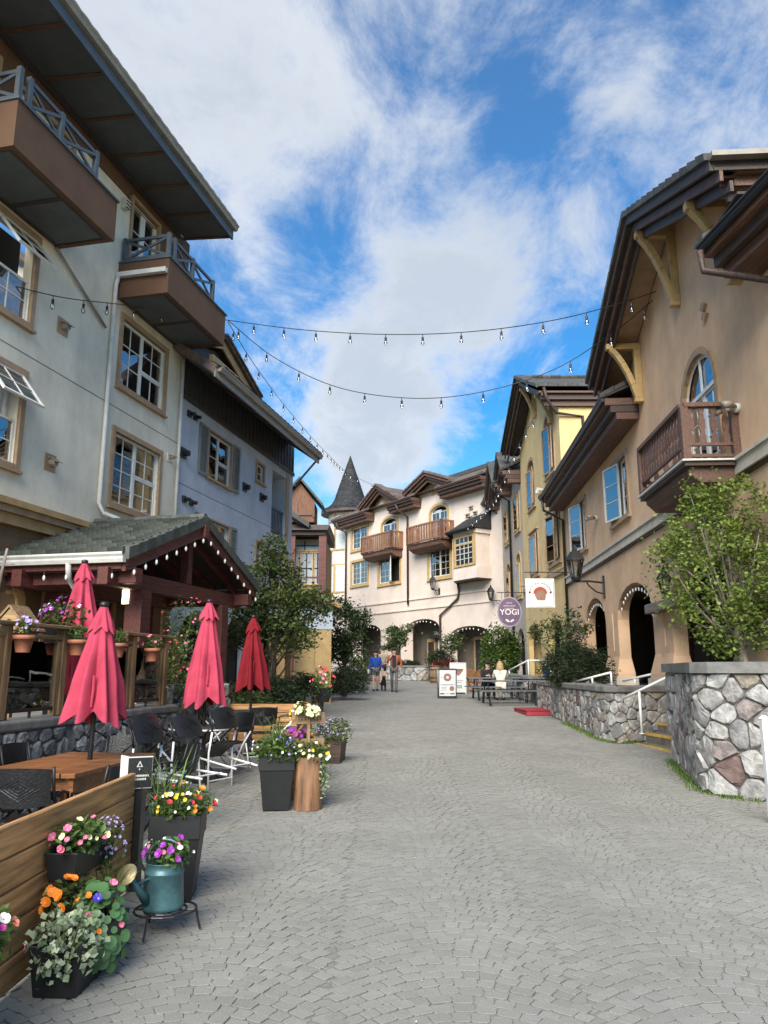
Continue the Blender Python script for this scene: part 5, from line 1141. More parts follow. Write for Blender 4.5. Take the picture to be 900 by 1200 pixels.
# ================================================================= END LEFT: TOWER AND TIMBER HOUSE
def tower():
    c = at(410, 600, 60.5); a = at(413, 534, 60.5); R = thing('round_tower', 'round tower with tall dark shingled cone roof beside the pinkish white building', 'tower', (c.x, 60.5, 0), 0)
    zb = c.z; H = a.z-zb
    b = MB(); b.lathe([(1.65, .8), (1.65, zb)], 8); b.build('wall', M_pink, R)
    prof = [(2.3, -.12), (2.3, 0), (1.62, .34), (1.28, .85), (.0, H)]
    def rad(z):
        for (r0, z0), (r1, z1) in zip(prof, prof[1:]):
            if z0 <= z <= z1 and z1 > z0: return r0+(r1-r0)*(z-z0)/(z1-z0)
        return .02
    b = MB(); b.lathe([(r, zb+z) for r, z in prof[:-1]]+[(.02, zb+H)], 20); b.build('cone_roof', M_shing, R)
    rng = random.Random(4); sh = MB(); rows = 22; big = MB()
    for j in range(rows):
        z0 = .05+(H-.25)*j/rows; z1 = z0+(H/rows)*1.25; r0, r1 = rad(z0)+.03, rad(min(z1, H))+.012; n = max(6, int(2*math.pi*r0/.2))
        for i in range(n):
            t0 = 2*math.pi*(i+.5*(j % 2))/n; t1 = t0+2*math.pi/n*.93; jj = rng.uniform(-.04, .04)
            vs = [(r0*math.cos(t), r0*math.sin(t), zb+z0+jj) for t in (t0, t1)]+[(r1*math.cos(t), r1*math.sin(t), zb+z1) for t in (t1, t0)]
            lo = [((r0-.05)*math.cos(t), (r0-.05)*math.sin(t), zb+z0+jj) for t in (t0, t1)]
            sh.add(vs+lo, [(0, 1, 2, 3), (4, 5, 1, 0)])
    sh.build('shingles', M_shing, R)['kind'] = 'stuff'
    b = MB(); b.lathe([(2.31, zb-.3), (2.31, zb-.1)], 20); b.build('eave_ring', M_fascia, R)
    for k, t in enumerate((-1.9, -1.15, -2.65)):
        x, y = 1.55*math.cos(t), 1.55*math.sin(t)
        for z0, z1 in ((zb-3.2, zb-1.05), (zb-.9, zb-.35), (zb-6.5, zb-4.5)):
            f = MB(); f.box(-.5, .5, -.05, .03, z0-.12, z0); f.box(-.5, .5, -.05, .03, z1, z1+.12); f.box(-.6, -.5, -.05, .03, z0-.12, z1+.12); f.box(.5, .6, -.05, .03, z0-.12, z1+.12); fo = f.build('window', M_ochre2, R, (x, y, 0), (0, 0, t+math.pi/2))
            g_ = MB(); g_.box(-.5, .5, -.03, -.02, z0, z1); g_.build('pane', mat('pale blind pane', (.62, .68, .66), .25, .05, 3), fo)
            mu = MB(); [mu.box(-.5+q*.25-.012, -.5+q*.25+.012, -.04, -.03, z0, z1) for q in (1, 2, 3)]; [mu.box(-.5, .5, -.041, -.031, z0+q*(z1-z0)/4-.012, z0+q*(z1-z0)/4+.012) for q in (1, 2, 3)]; mu.build('muntin', M_offw, fo)
tower()
def timber_house():
    Y = 45.0; a = at(325, 700, Y); b = at(381, 630, Y); R = thing('timber_posted_house', 'ochre house with oxblood posts and small wooden cupola behind the left trees', 'building', (0, Y, 0), 0)
    x0, x1, zt = a.x-2, b.x, b.z
    w = MB(); w.box(x0, x1, .6, 6, .8, zt); w.build('wall', mat('yellow brown stucco', (.30, .215, .10), .9, .1, 2), R)  # walls are yellow-brown stucco
    for (pa, pb) in (((338, 684), (350, 648)), ((352, 684), (366, 648)), ((368, 684), (376, 648)), ((338, 645), (376, 634))):
        p, q = at(*pa, Y+.5), at(*pb, Y+.5); f = MB(); t = .09
        f.box(p.x-t, p.x, .5, .59, p.z-t, q.z+t); f.box(q.x, q.x+t, .5, .59, p.z-t, q.z+t); f.box(p.x, q.x, .5, .588, p.z-t, p.z); f.box(p.x, q.x, .5, .588, q.z, q.z+t); fo = f.build('window', M_ochre2, R)
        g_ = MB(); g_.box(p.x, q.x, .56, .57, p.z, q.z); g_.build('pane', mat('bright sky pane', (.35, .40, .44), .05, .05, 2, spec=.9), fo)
        m = MB(); m.box((p.x+q.x)/2-.03, (p.x+q.x)/2+.03, .53, .56, p.z, q.z); m.box(p.x, q.x, .531, .561, (p.z+q.z)/2-.03, (p.z+q.z)/2+.03); m.build('muntin', M_dark, fo)
    for px in (377, 340):
        p = at(px, 700, Y-.6); f = MB(); f.box(p.x-.22, p.x+.22, -.6, -.1, .9, zt+.04); f.build('post', M_timber, R)
    f = MB(); f.box(x0, x1+.05, -.7, .0, zt+.05, zt+.3); f.build('eave_beam', M_soffd, R)
    p = at(385, 697, Y); f = MB(); f.box(x0, x1, -.55, -.45, p.z+.9, p.z+1.0); f.box(x0, x1, -.55, -.45, p.z-.1, p.z+.1); f.box(x0, x1, -.6, .6, p.z-.35, p.z-.11); f.build('gallery_rail', M_timber, R)
    f = MB(); f.prism([(-.95, zt+.3), (.9, zt+.95), (6, zt+1.0), (6, zt+.3)], 'x', x0-.5, x1+.2); f.build('roof', M_roofb, R)
    # cupola
    l, r_, ap, ba = at(343, 590, Y+1), at(379, 590, Y+1), at(352, 563, Y+1), at(360, 606, Y+1)
    cx = ap.x; hw = r_.x-ap.x
    f = MB(); f.box(cx-hw*.72, cx+hw*.62, 1.0, 3.2, ba.z-.3, r_.z+.1); f.prism([(cx-hw*.72, r_.z+.1), (cx+hw*.62, r_.z+.1), (cx, ap.z-.15)], 'y', 1.0, 3.2); co = f.build('cupola', wood('old cupola wood', (.20, .085, .04), .7, .1, 'z'), R)
    f = MB(); [f.box(cx+hw*s*.62-.06, cx+hw*s*.62+.06, .93, 1.0, ba.z, r_.z+.1) for s in (-1.1, -.2, .95)]; f.box(cx-hw*.7, cx+hw*.6, .92, .995, r_.z-.75, r_.z-.6); f.build('cupola_frame', M_fascia2, co)
    for s in (-1, 1):
        f = MB(); e = cx+s*hw; z1 = r_.z-.25
        f.add([(cx, y, ap.z+d) for y in (.6, 3.5) for d in (0, .18)]+[(e, y, z1+d) for y in (.6, 3.5) for d in (0, .18)], [(0, 1, 5, 4), (2, 6, 7, 3), (1, 3, 7, 5), (0, 4, 6, 2), (4, 5, 7, 6)]); f.build('cupola_roof', M_tile, co)
    # lower lean-to roof beneath the cupola
    p, q = at(338, 602, Y-1), at(362, 618, Y-1); f = MB(); f.add([(p.x, -1, p.z), (q.x, -1, q.z), (q.x, 2, q.z), (p.x, 2, p.z), (p.x, -1, p.z+.3), (q.x, -1, q.z+.3), (q.x, 2, q.z+.3), (p.x, 2, p.z+.3)], [(0, 1, 2, 3), (7, 6, 5, 4), (0, 4, 5, 1), (1, 5, 6, 2)]); f.build('lean_to_roof', M_tile, R)
timber_house()
def canopy():
    b = at(378, 800, 26.5); R = thing('entrance_canopy', 'ochre columned entrance canopy with blue grey lintel behind the left trees', 'canopy', (b.x, 26.5, 0), math.radians(6))
    zt = at(378, 738, 26.5).z; zz = at(378, 712, 26.5).z
    for dx, dy in ((0, 0), (-1.55, .4)):
        m = MB(); m.box(dx-.27, dx+.27, dy-.27, dy+.27, .4, zt); m.build('column', M_ochre2 if dx == 0 else M_ochre, R, bevel=.01)
    m = MB(); m.box(-1.9, .3, -.3, .3, zt, zz); m.box(-.3, .3, .3, 3.0, zt, zz-.01); m.build('lintel', M_blue, R)
    m = MB(); m.prism([(-2.4, zz), (.55, zz), (-.9, zz+.75)], 'y', -.5, 3); m.build('roof', M_roofb, R)
    m = MB(); m.bar((.55, -.52, zz+.0), (-.9, -.52, zz+.75), .1, .14); m.bar((-2.4, -.52, zz), (-.9, -.52, zz+.75), .1, .14); m.build('barge_board', M_ochre, R)
canopy()
# ================================================================= LEFT TERRACE: rubble wall, floor, glass railing
T = Fr(-4.0, 8.0, .176, 1, -1)
tw = lambda u, n=0: (T.w(u, n, 0).x, T.w(u, n, 0).y)
stone_wall('terrace_wall', 'grey cobble retaining wall under the glass railing of the left terrace', [tw(-4.5), tw(4.35), tw(4.5, -.15), tw(4.6, -2.2)], lambda x, y: gz(y), lambda x, y: .96, .17, ST_COB, -1, .4, seed=3, cop=(.11, .05), bulge=.05, joint=.012)
m = MB(); c = [tw(-4.5, -.3), tw(4.4, -.3), tw(4.4, -2.0), (L.w(6.8, .1, 0).x, L.w(6.8, .1, 0).y), (L.w(-5, .1, 0).x, L.w(-5, .1, 0).y)]
m.add([(x, y, .97) for x, y in c]+[(x, y, .0) for x, y in c], [(0, 1, 2, 3, 4), (0, 5, 6, 1), (1, 6, 7, 2), (2, 7, 8, 3)]); tag(m.build('terrace_floor', M_concrete), 'grey floor of the raised left terrace', kind='structure')
def railing():
    R = T.root('glass_railing', 'wood post railing with glass panes on the left terrace wall', 'railing'); sd = -1; n = -.14; us = [-3.0, -1.9, -.75, .36, 1.42, 2.3, 3.15, 4.16]
    for u in us:
        p = MB(sd); p.box(u-.05, u+.05, n-.05, n+.05, 1.075, 2.07); o = p.build('post', M_railw, R, bevel=.006)
        p = MB(sd); p.box(u+.052, u+.075, n-.03, n+.05, 1.075, 1.32); p.build('bracket', M_black, o)
        p = MB(sd); p.box(u-.115, u-.052, n-.045, n+.03, 1.075, 1.93); p.build('backing_stud', M_railw, o)
    p = MB(sd); p.box(-4.3, 4.34, n-.085, n+.085, 2.075, 2.12); p.build('handrail', M_railh, R, bevel=.008)
    p = MB(sd); p.box(-4.3, 4.2, n-.035, n+.035, 1.95, 2.0); p.build('sub_rail', M_railh, R)
    for a, b in zip(us, us[1:]):
        p = MB(sd); p.box(a+.08, b-.12, n-.004, n+.004, 1.18, 1.92); p.build('glass_pane', M_glassd, R)
        p = MB(sd); p.box(a+.08, b-.12, n-.02, n+.02, 1.14, 1.18); p.box((a+b)/2-.012, (a+b)/2+.012, n-.012, n+.012, 1.07, 1.14); p.build('bottom_rail', M_black, R)
railing()
# ---------------------------------------------------------------- flowers and beds
def petal_flower(name, m, r, n=6, cup=.25, cm=None, layers=1):
    mb = MB()
    for l in range(layers):
        rr = r*(1-.28*l)
        for k in range(n):
            a = 2*math.pi*(k+.5*l)/n; ca, sa = math.cos(a), math.sin(a); w = rr*math.sin(math.pi/n)*1.12; z0 = l*r*.16
            P_ = [(0, 0), (rr*.55, w), (rr*.95, w*.62), (rr, 0), (rr*.95, -w*.62), (rr*.55, -w)]
            vs = [(x*ca-y*sa, x*sa+y*ca, z0+cup*x*x/rr) for x, y in P_]; mb.add(vs, [(0, 5, 4, 3), (0, 3, 2, 1)])
    me = mb.mesh(name, m)
    if cm:
        b = MB(); b.lathe([(.0005, r*.02), (r*.22, r*.05), (r*.14, r*.16), (.0005, r*.19)], 7, cap=False); o = len(me.materials)
        return me, b.mesh('flower_centre', cm)
    return me, None
def pf(name, c): return mat('petal '+name, c, .6, .12, 20)
F_YEL = (pf('yellow', (.80, .52, .03)), pf('dark eye', (.05, .02, .03))); F_ORG = (pf('orange', (.85, .26, .02)), pf('deep orange', (.5, .10, .01))); F_PINK = (pf('pink', (.75, .16, .30)), pf('pale', (.8, .6, .4)))
F_WHT = (pf('white', (.80, .76, .70)), pf('rose eye', (.55, .10, .14))); F_PUR = (pf('purple', (.30, .03, .36)), pf('dark purple', (.06, .01, .08))); F_LAV = (pf('lavender', (.38, .30, .55)), None); F_RED = (pf('red', (.65, .03, .05)), pf('dark red', (.2, .01, .02)))
F_BLU = (pf('indigo', (.05, .03, .38)), pf('pale blue', (.5, .5, .7))); F_CRM = (pf('cream', (.85, .80, .45)), pf('green eye', (.4, .45, .1))); F_MAG = (pf('magenta', (.50, .03, .30)), None); F_SAL = (pf('salmon', (.80, .25, .16)), pf('yellow eye', (.8, .5, .1)))
def bed(name, label, c, r, nl, ls, lm, flowers, seed=1, aspect=.5, up=.6, cat='flowers', group=None, stems=8, gap=-.3, droop=0, base=-.6):
    """a planting: foliage cushion about c with radii r, flower heads on its skin. flowers: (pair, count, size, petals, layers)."""
    rs = np.random.RandomState(seed); rng = random.Random(seed); R = thing(name, label, cat, (c[0], c[1], c[2]+base*r[2]), 0, group); oz = -base*r[2]
    p = blob_points([(0, 0, oz, *r)], nl, rs, .3, gap, 9); p = p[p[:, 2] > -.2*r[2]+0*oz] if droop == 0 else p
    link('foliage', leaf_mesh('foliage', p, ls, lm, aspect, up, seed=seed), R)
    mb = MB()
    for k in range(stems):
        a = rng.uniform(0, 6.28); q = rng.uniform(.3, .9); mb.tube([(rng.uniform(-.3, .3)*r[0], rng.uniform(-.3, .3)*r[1], 0), (r[0]*q*math.cos(a)*.6, r[1]*q*math.sin(a)*.6, oz*.8), (r[0]*q*math.cos(a), r[1]*q*math.sin(a), oz+r[2]*.6)], [.005, .004, .002], 5)
    mb.build('stem', LF_bed, R)
    for (fm, cm), n, s, np_, ly in flowers:
        me, ce = petal_flower('flower', fm, s*.7, np_, .55, cm, ly); n = int(n*1.35)
        for k in range(n):
            a = rng.uniform(0, 6.28); e = math.asin(rng.uniform(-.25, .98)); d = Vector((math.cos(a)*math.cos(e), math.sin(a)*math.cos(e), math.sin(e)))
            if d.y > .45: d.y = -d.y
            pos = Vector((d.x*r[0]*1.04, d.y*r[1]*1.04, oz+d.z*r[2]*1.06)); nn = (d+Vector((rng.uniform(-.6, .6), -.5+rng.uniform(-.5, .5), .35))).normalized()
            o = link('flower', me, R, pos, (nn.to_track_quat('Z', 'Y') @ Matrix.Rotation(rng.uniform(0, 6), 3, 'Z').to_quaternion()).to_euler()); sc = rng.uniform(.6, 1.25); o.scale = (sc, sc*rng.uniform(.75, 1), sc)
            if ce: link('flower_centre', ce, o)
    return R
# ---------------------------------------------------------------- pots, bird house on the railing
def pot(label, loc, s=1.0, group=None):
    R = thing('flower_pot', label, 'flower pot', loc, 0, group); b = MB(); b.lathe([(.062*s, 0), (.088*s, .12*s), (.10*s, .12*s), (.10*s, .16*s), (.085*s, .16*s), (.075*s, .13*s)], 14, cap=False); b.lathe([(.001, .001), (.062*s, .0005)], 14, cap=False); b.build('pot', M_terra, R, smooth=True)
    b = MB(); b.lathe([(.001, .135*s), (.08*s, .135*s)], 12, cap=False); b.build('soil', M_soil, R); return R
for i, (px, py, lab, fl) in enumerate(((27, 758, 'by the bird house', (F_LAV, 9)), (90, 762, 'behind the front umbrella', None), (137, 765, 'right of the front umbrella', None), (178, 770, 'nearest the far end post', (F_PINK, 12)))):
    u, z = T.uz(px, py, .02); q = T.w(u, .02, z-.06); pot('terracotta pot on the railing '+lab, q, 1.15)
    bed('potted_plant', ('small %s plant in the railing pot ' % ('lavender flowered', 'green', 'leafy green', 'pink flowered')[i])+lab, (q.x, q.y, q.z+.27), (.13, .13, .1), 130, .05, LF_bed, [(fl[0], fl[1], .035, 5, 1)] if fl else [], seed=20+i)
    h = MB(); h.tube([(q.x-.0, q.y, q.z+.16), (q.x-.02, q.y+.02, q.z+.3), (T.w(u, -.14, 0).x, T.w(u, -.14, 0).y, 2.0)], .006, 5); h.lathe([(.105, .13), (.105, .145)], 14, q, cap=False); tag(h.build('pot_hook', M_black), 'iron ring hook holding the pot '+lab, 'hook')
def birdhouse():
    u, z = T.uz(40, 708, -.3); q = T.w(u, -.5, 1.72); R = thing('bird_house', 'wooden bird house with pale gabled roof behind the railing', 'bird house', q, T.ang-math.pi/2)
    b = MB(); b.prism([(-.2, 0), (.2, 0), (.2, .36), (0, .58), (-.2, .36)], 'y', -.15, .15); b.build('box', wood('bird house pine', (.42, .27, .12), .6, .1), R)
    for s in (-1, 1): b = MB(); b.bar((s*.27, 0, .31), (0, 0, .615), .34, .025); b.build('roof_board', M_railh, R)
    b = MB(); b.lathe([(.001, 0), (.04, 0)], 12, cap=False); o = b.build('entrance_hole', M_dark, R, (0, -.152, .42), (math.pi/2, 0, 0))
    b = MB(); b.box(-.12, .12, -.165, -.15, .04, .26); o = b.build('window_frame', M_offw, R); b = MB(); b.box(-.09, .09, -.17, -.166, .07, .23); b.build('pane', M_dark, o)
    b = MB(); b.box(-.03, .03, -.03, .03, -.8, 0); b.build('post', M_railw, R)
    # bare branch standing behind
    c = T.w(u-.1, -.75, 0); B = thing('bare_branch', 'bare forked grey branch rising behind the bird house', 'branch', (c.x, c.y, .97), 0); b = MB()
    b.tube([(0, 0, 0), (0, 0, 1.2), (.02, 0, 1.45)], [.03, .025, .02], 6); b.tube([(.01, 0, 1.4), (.05, 0, 1.75), (.08, .02, 2.05)], [.022, .02, .014], 6); b.tube([(.01, 0, 1.4), (-.1, 0, 1.7), (-.14, 0, 2.0)], [.02, .018, .014], 6); b.tube([(.0, 0, 1.35), (-.18, .02, 1.5), (-.34, .04, 1.62)], [.018, .015, .008], 6); b.tube([(.06, 0, 1.85), (.2, 0, 1.86)], [.008, .005], 5); b.build('limb', M_barkg, B, smooth=True)
birdhouse()
q = at(74, 722, 9.8); bed('potted_plant', 'dark petunias on the terrace left of the rear umbrella', (q.x, q.y, q.z), (.28, .2, .22), 260, .07, LF_dark, [(F_PUR, 14, .035, 5, 1), (F_WHT, 9, .03, 5, 1)], seed=31)
R_ = thing('terrace_planter', 'tall dark planter on the terrace holding dark petunias', 'planter', (q.x, q.y, .97), 0); b = MB(); b.lathe([(.15, 0), (.24, max(.3, q.z-1.1))], 4); b.build('box', M_blackp, R_)
# rockery, climbing roses and steps seen through the glass and under the porch
stone_wall('rockery_wall', 'rough rockery stones under the porch behind the railing', [tw(4.9, -.6), tw(7.5, -.4)], lambda x, y: .3, lambda x, y: 1.35, .3, ST_COB, -1, .3, seed=9, bulge=.1, coping=False)
for i, (px, py, Y, s) in enumerate(((215, 735, 14.2, .55), (200, 775, 13.2, .5), (225, 800, 13.4, .45), (160, 790, 12.6, .35))):
    q = at(px, py, Y); bed('climbing_rose', ('dark climbing rose on the porch post', 'dark leafy climber below the porch beam', 'leafy bush at the terrace corner', 'low greenery behind the railing glass')[i], q, (s*.8, s*.6, s), 420, .075, LF_dark, [(F_PINK, 6, .03, 5, 1), (F_RED, 4, .03, 5, 1)] if i < 3 else [], seed=40+i, cat='plant', droop=1)
# ================================================================= PATIO: umbrellas, tables, chairs
def umbrella(label, x, y, zb, zt, ln, rb, m, seed=0, lean=(0, 0), group='closed patio umbrellas'):
    """a furled market umbrella: ribs held in, cloth hanging in folds, small vent cap above."""
    R = thing('patio_umbrella', label, 'umbrella', (x, y, zb), 0, group); rng = random.Random(seed); H = zt-zb
    R.rotation_euler = (lean[0], lean[1], rng.uniform(0, 1.5))
    p = MB(); p.tube([(0, 0, 0), (0, 0, H)], .024, 10); p.build('pole', M_black, R, smooth=True)
    p = MB(); p.lathe([(.045, H-.005), (.045, H+.035), (.02, H+.05)], 10); p.build('finial', M_black, R, smooth=True)
    def cloth(z1, z0, r1, r0, nf, amp, hem, name, n=96, rows=16, pw=1.0):
        mb = MB(); vs = []; ph = [rng.uniform(-.42, .42) for _ in range(nf)]
        for i in range(rows+1):
            t = i/rows; R0 = r1+(r0-r1)*t**pw
            for j in range(n):
                a = 2*math.pi*j/n; k = (a/(2*math.pi)*nf) % nf; kk = int(k); f = k-kk
                s = math.cos(2*math.pi*(f-.5)); sk = s*(.6+.4*abs(s))       # ridge in the middle of each panel fold
                tw_ = .35*t*ph[kk]
                rr = R0*(1+amp*min(1, t*1.6)*sk*(1+ph[kk])+t*(.035*math.sin(5*a+7*t+seed)+.02*math.sin(11*a-13*t)))
                z = z1+(z0-z1)*t+(hem*(-s)*.5+hem*ph[kk])*t**5
                vs.append((rr*math.cos(a+tw_), rr*math.sin(a+tw_), z))
        fs = [(i*n+j, (i+1)*n+j, (i+1)*n+(j+1) % n, i*n+(j+1) % n) for i in range(rows) for j in range(n)]
        mb.add(vs, fs); return mb.build(name, m, R, smooth=True)
    cloth(H-.12, H-ln, .07, rb, 8, .30, .10, 'canopy', pw=.85)
    cloth(H-.005, H-.24, .04, rb*.52, 8, .16, .05, 'vent_cap', rows=8)
    s = MB(); zz = H-ln*.62; rr = rb*.72; s.tube([(rr*math.cos(a)*1.02, rr*math.sin(a)*1.02, zz-.3*t) for a, t in ((-1.6, 0), (-1.58, .5), (-1.62, 1))], [.012, .012, .012], 6); s.build('strap', m, R)
    b = MB(); b.lathe([(.24, 0), (.24, .05), (.05, .07), (.04, .3)], 16); b.build('base', M_black, R)
    return R
umbrella('nearest pink closed umbrella standing through the wooden table', -2.84, 7.7, 0, 2.22, 1.08, .245, M_pink_f, 1, (.0, .02))
umbrella('pink closed umbrella up on the terrace behind the railing', at(97, 690, 10.6).x, 10.6, .97, at(97, 660, 10.6).z, 1.15, .25, M_pink_f, 2)
umbrella('pink closed umbrella over the round table in the middle of the patio', at(243, 760, 11.3).x, 11.3, gz(11.3), at(243, 706, 11.3).z, 1.42, .25, M_pink_f, 3)
umbrella('dark red closed umbrella at the far end of the patio', at(296, 760, 14.0).x, 14.0, gz(14), at(296, 724, 14.0).z, 1.25, .255, M_red_f, 4)
def slat_table(label, c, w, l, rot):
    R = thing('wooden_table', label, 'table', (c[0], c[1], gz(c[1])), rot); n = 7; s = w/n
    for k in range(n):
        b = MB(); x = -w/2+k*s; b.box(x+.006, x+s-.006, -l/2, l/2, .715, .755); b.build('plank', M_deck, R, bevel=.004)
    for y in (-l/2+.18, l/2-.18): b = MB(); b.box(-w/2+.04, w/2-.04, y-.05, y+.05, .6, .714); b.build('batten', M_deck, R)
    for x in (-w/2+.06, w/2-.06): b = MB(); b.box(x-.02, x+.02, -l/2+.05, l/2-.05, .58, .712); b.build('apron', M_deck, R)
    for x in (-1, 1):
        for y in (-1, 1): b = MB(); b.box(x*(w/2-.1)-.045, x*(w/2-.1)+.045, y*(l/2-.2)-.045, y*(l/2-.2)+.045, 0, .6); b.build('leg', M_deck, R)
    return R
slat_table('varnished slatted wooden table under the nearest pink umbrella', (-2.93, 7.55), .95, 1.65, -.12)
def round_table(label, c, r):
    R = thing('round_table', label, 'table', (c[0], c[1], gz(c[1])), 0); b = MB(); b.lathe([(r-.02, .70), (r, .705), (r, .735), (r-.015, .745)], 28); b.build('table_top', mat('dark table top', (.06, .05, .045), .4, .15, 5), R, smooth=False)
    b = MB(); b.lathe([(r+.004, .712), (r+.004, .732)], 28, cap=False); b.build('metal_rim', M_steel, R)
    b = MB(); b.tube([(0, 0, .05), (0, 0, .7)], .04, 10); b.build('column', M_black, R)
    for k in range(4): a = k*math.pi/2+.4; b = MB(); b.tube([(0, 0, .3), (r*.45*math.cos(a), r*.45*math.sin(a), .06), (r*.75*math.cos(a), r*.75*math.sin(a), .015)], .017, 7); b.build('leg', M_black, R)
    return R
round_table('dark round table with metal rim under the middle pink umbrella', (at(243, 760, 11.3).x, 11.3), .48)
round_table('dark round table under the dark red umbrella', (at(296, 760, 14.0).x, 14.0), .48)
M_weave = mat('black woven resin', (.0105, .011, .0125), .42, .2, 30, .5, 60)
def weave_panel(w, h, m_name):
    """woven back or seat: a bowed slab with raised diamond ribs."""
    mb = MB(); N = 12; K = 8
    def P(i, j, o): x = -w/2+w*i/N; b = .045*(1-(2*i/N-1)**2); return (x, -b-o, h*j/K-.02*(1-(2*i/N-1)**2)*(1 if j == 0 else -1 if j == K else 0))
    vs = [P(i, j, .0) for j in range(K+1) for i in range(N+1)]+[P(i, j, .014) for j in range(K+1) for i in range(N+1)]; o = (N+1)*(K+1); fs = []
    for j in range(K):
        for i in range(N): a = j*(N+1)+i; fs += [(a, a+1, a+N+2, a+N+1), (o+a, o+a+N+1, o+a+N+2, o+a+1)]
    for i in range(N): fs += [(i, o+i, o+i+1, i+1), (K*(N+1)+i, K*(N+1)+i+1, o+K*(N+1)+i+1, o+K*(N+1)+i)]
    for j in range(K): a = j*(N+1); fs += [(a, a+N+1, o+a+N+1, o+a), (a+N, o+a+N, o+a+2*N+1, a+2*N+1)]
    mb.add(vs, fs)
    for k in range(1, 5):        # nested diamonds
        d = k/5; pts = [(w/2*d*.9, .5), (0, .5+.45*d), (-w/2*d*.9, .5), (0, .5-.45*d)]
        for p, q in zip(pts, pts[1:]+pts[:1]):
            seg = [Vector((p[0]+(q[0]-p[0])*t/3, 0, h*(p[1]+(q[1]-p[1])*t/3))) for t in range(4)]
            for s in seg: s.y = -.045*(1-(2*s.x/w)**2)-.016
            mb.tube(seg, .004, 4)
    return mb
def make_chair(steel):
    R = thing('folding_chair', 'x', 'chair'); w = .46; ml = M_steel if steel else M_blackp
    weave_panel(w-.02, .26, '').build('backrest', M_weave, R, (0, -.235, .60), (.16, 0, 0), smooth=False)
    s = MB(); s.box(-w/2+.015, w/2-.015, -.17, .23, .435, .455); s.build('seat', M_weave, R, bevel=.008)
    for x in (-w/2, w/2):
        b = MB(); b.tube([(x, .27, 0), (x, .02, .40), (x, -.17, .60)], .0135, 8); b.build('leg', ml, R, smooth=True)
        b = MB(); b.tube([(x, -.17, .60), (x, -.225, .70), (x, -.265, .87)], .0135, 8); b.build('back_upright', M_blackp, R, smooth=True)
        b = MB(); b.tube([(x*.93, -.27, 0), (x*.93, .02, .27), (x*.93, .2, .44)], .0135, 8); b.build('leg', ml, R, smooth=True)
        b = MB(); b.tube([(x, -.2, .65), (x*1.02, -.02, .66), (x*1.02, .13, .63), (x*.98, .16, .46)], .012, 7); b.build('armrest', M_blackp, R, smooth=True)
    for y, z in ((.2, .10), (-.2, .08)): b = MB(); b.tube([(-w/2, y, z), (w/2, y, z)], .009, 6); b.build('stretcher', ml, R)
    return R
CH = {}
def chair(label, x, y, face, steel=False, tip=0.0, lift=0.0):
    """face: heading of the sitter (degrees, 0 = +x). tip: leaned forward on to its front feet, towards the table."""
    if steel not in CH: CH[steel] = make_chair(steel); R = CH[steel]
    else: R = copy_tree(CH[steel])
    R['label'] = label; R['group'] = 'black folding patio chairs'
    h = math.radians(face)-math.pi/2
    M = Matrix.Translation((x, y, gz(y)+lift)) @ Matrix.Rotation(h, 4, 'Z')
    if tip:        # turn about the line through the front feet
        M = M @ Matrix.Translation((0, .27, .013)) @ Matrix.Rotation(-math.radians(tip), 4, 'X') @ Matrix.Translation((0, -.27, -.013))
    R.matrix_world = M
    return R
chair('black woven chair nearest the camera, its back to the lens', -2.78, 6.4, 95)
chair('black woven chair at the street side of the wooden table', -2.27, 6.62, 150)
chair('black chair across the wooden table by the left frame edge', -3.62, 6.95, 0)
chair('black chair across the wooden table, second from the left edge', -3.58, 7.5, -4)
chair('black chair across the wooden table right of the umbrella pole foot', -3.5, 8.1, -8)
chair('black chair at the far end of the wooden table', -2.95, 8.85, -95)
chair('black chair on the far street corner of the wooden table', -2.2, 8.1, 205)
chair('chair tipped forward with white metal legs above the tall flower planter', -2.40, 8.95, 155, True, 40)
chair('second tipped chair with white metal legs left of the round table', -2.12, 9.55, 150, True, 40)
chair('chair with shiny legs leaning on the street side of the round table', -1.95, 10.6, 150, True, 34)
chair('third tipped chair with white metal legs, closest to the grass blades', -2.62, 9.75, 160, True, 40)
chair('black chair behind the round table toward the cobble wall', -3.3, 11.3, 0, True)
chair('black chair at the left near side of the round table', -2.95, 10.55, 45, True)
chair('black chair between the round table and the dark red umbrella', -2.3, 12.0, -120, True)
chair('black chair in front of the dark red umbrella', -2.08, 13.3, 110, True)
chair('black chair left of the dark red umbrella by the cedar fence', -3.0, 14.2, 0, True)
chair('black chair on the street side of the dark red umbrella', -1.75, 14.1, 180, True)
# ================================================================= FENCES
def board_fence(label, a, b, h, nb, posts, post_h=None, over=.0, m=None):
    a = Vector(a); b = Vector(b); d = b-a; R = thing('board_fence', label, 'fence', (a.x, a.y, 0), math.atan2(d.y, d.x)); l = d.length; bh = h/nb
    for k in range(nb):
        q = MB(); z = .03+k*bh; q.box(.0, l, -.02, .02, z+.006, z+bh-.006); q.build('board', m or M_cedar, R, (0, 0, gz(a.y)), bevel=.006)
    for t in posts: q = MB(); x = l*t; q.box(x-.05, x+.05, .022, .122, 0, (post_h or h+.12)); o = q.build('post', M_black, R, (0, 0, gz(a.y))); q = MB(); q.box(x-.058, x+.058, .014, .13, (post_h or h+.12)+.001, (post_h or h+.12)+.02); q.build('cap', M_black, o, (0, 0, 0))
    return R
board_fence('cedar board fence with hanging planters, nearest at the lower left', (-1.88, 2.6), (-1.88, 6.04), .82, 5, (.35,), .8)
board_fence('cedar board fence across the far end of the patio', (-3.6, 15.6), (-1.45, 15.6), .72, 4, (.2, .98), .85)
board_fence('cedar board fence along the street behind the log planter', (-1.12, 9.9), (-1.42, 15.5), .74, 4, (.5,), .8)
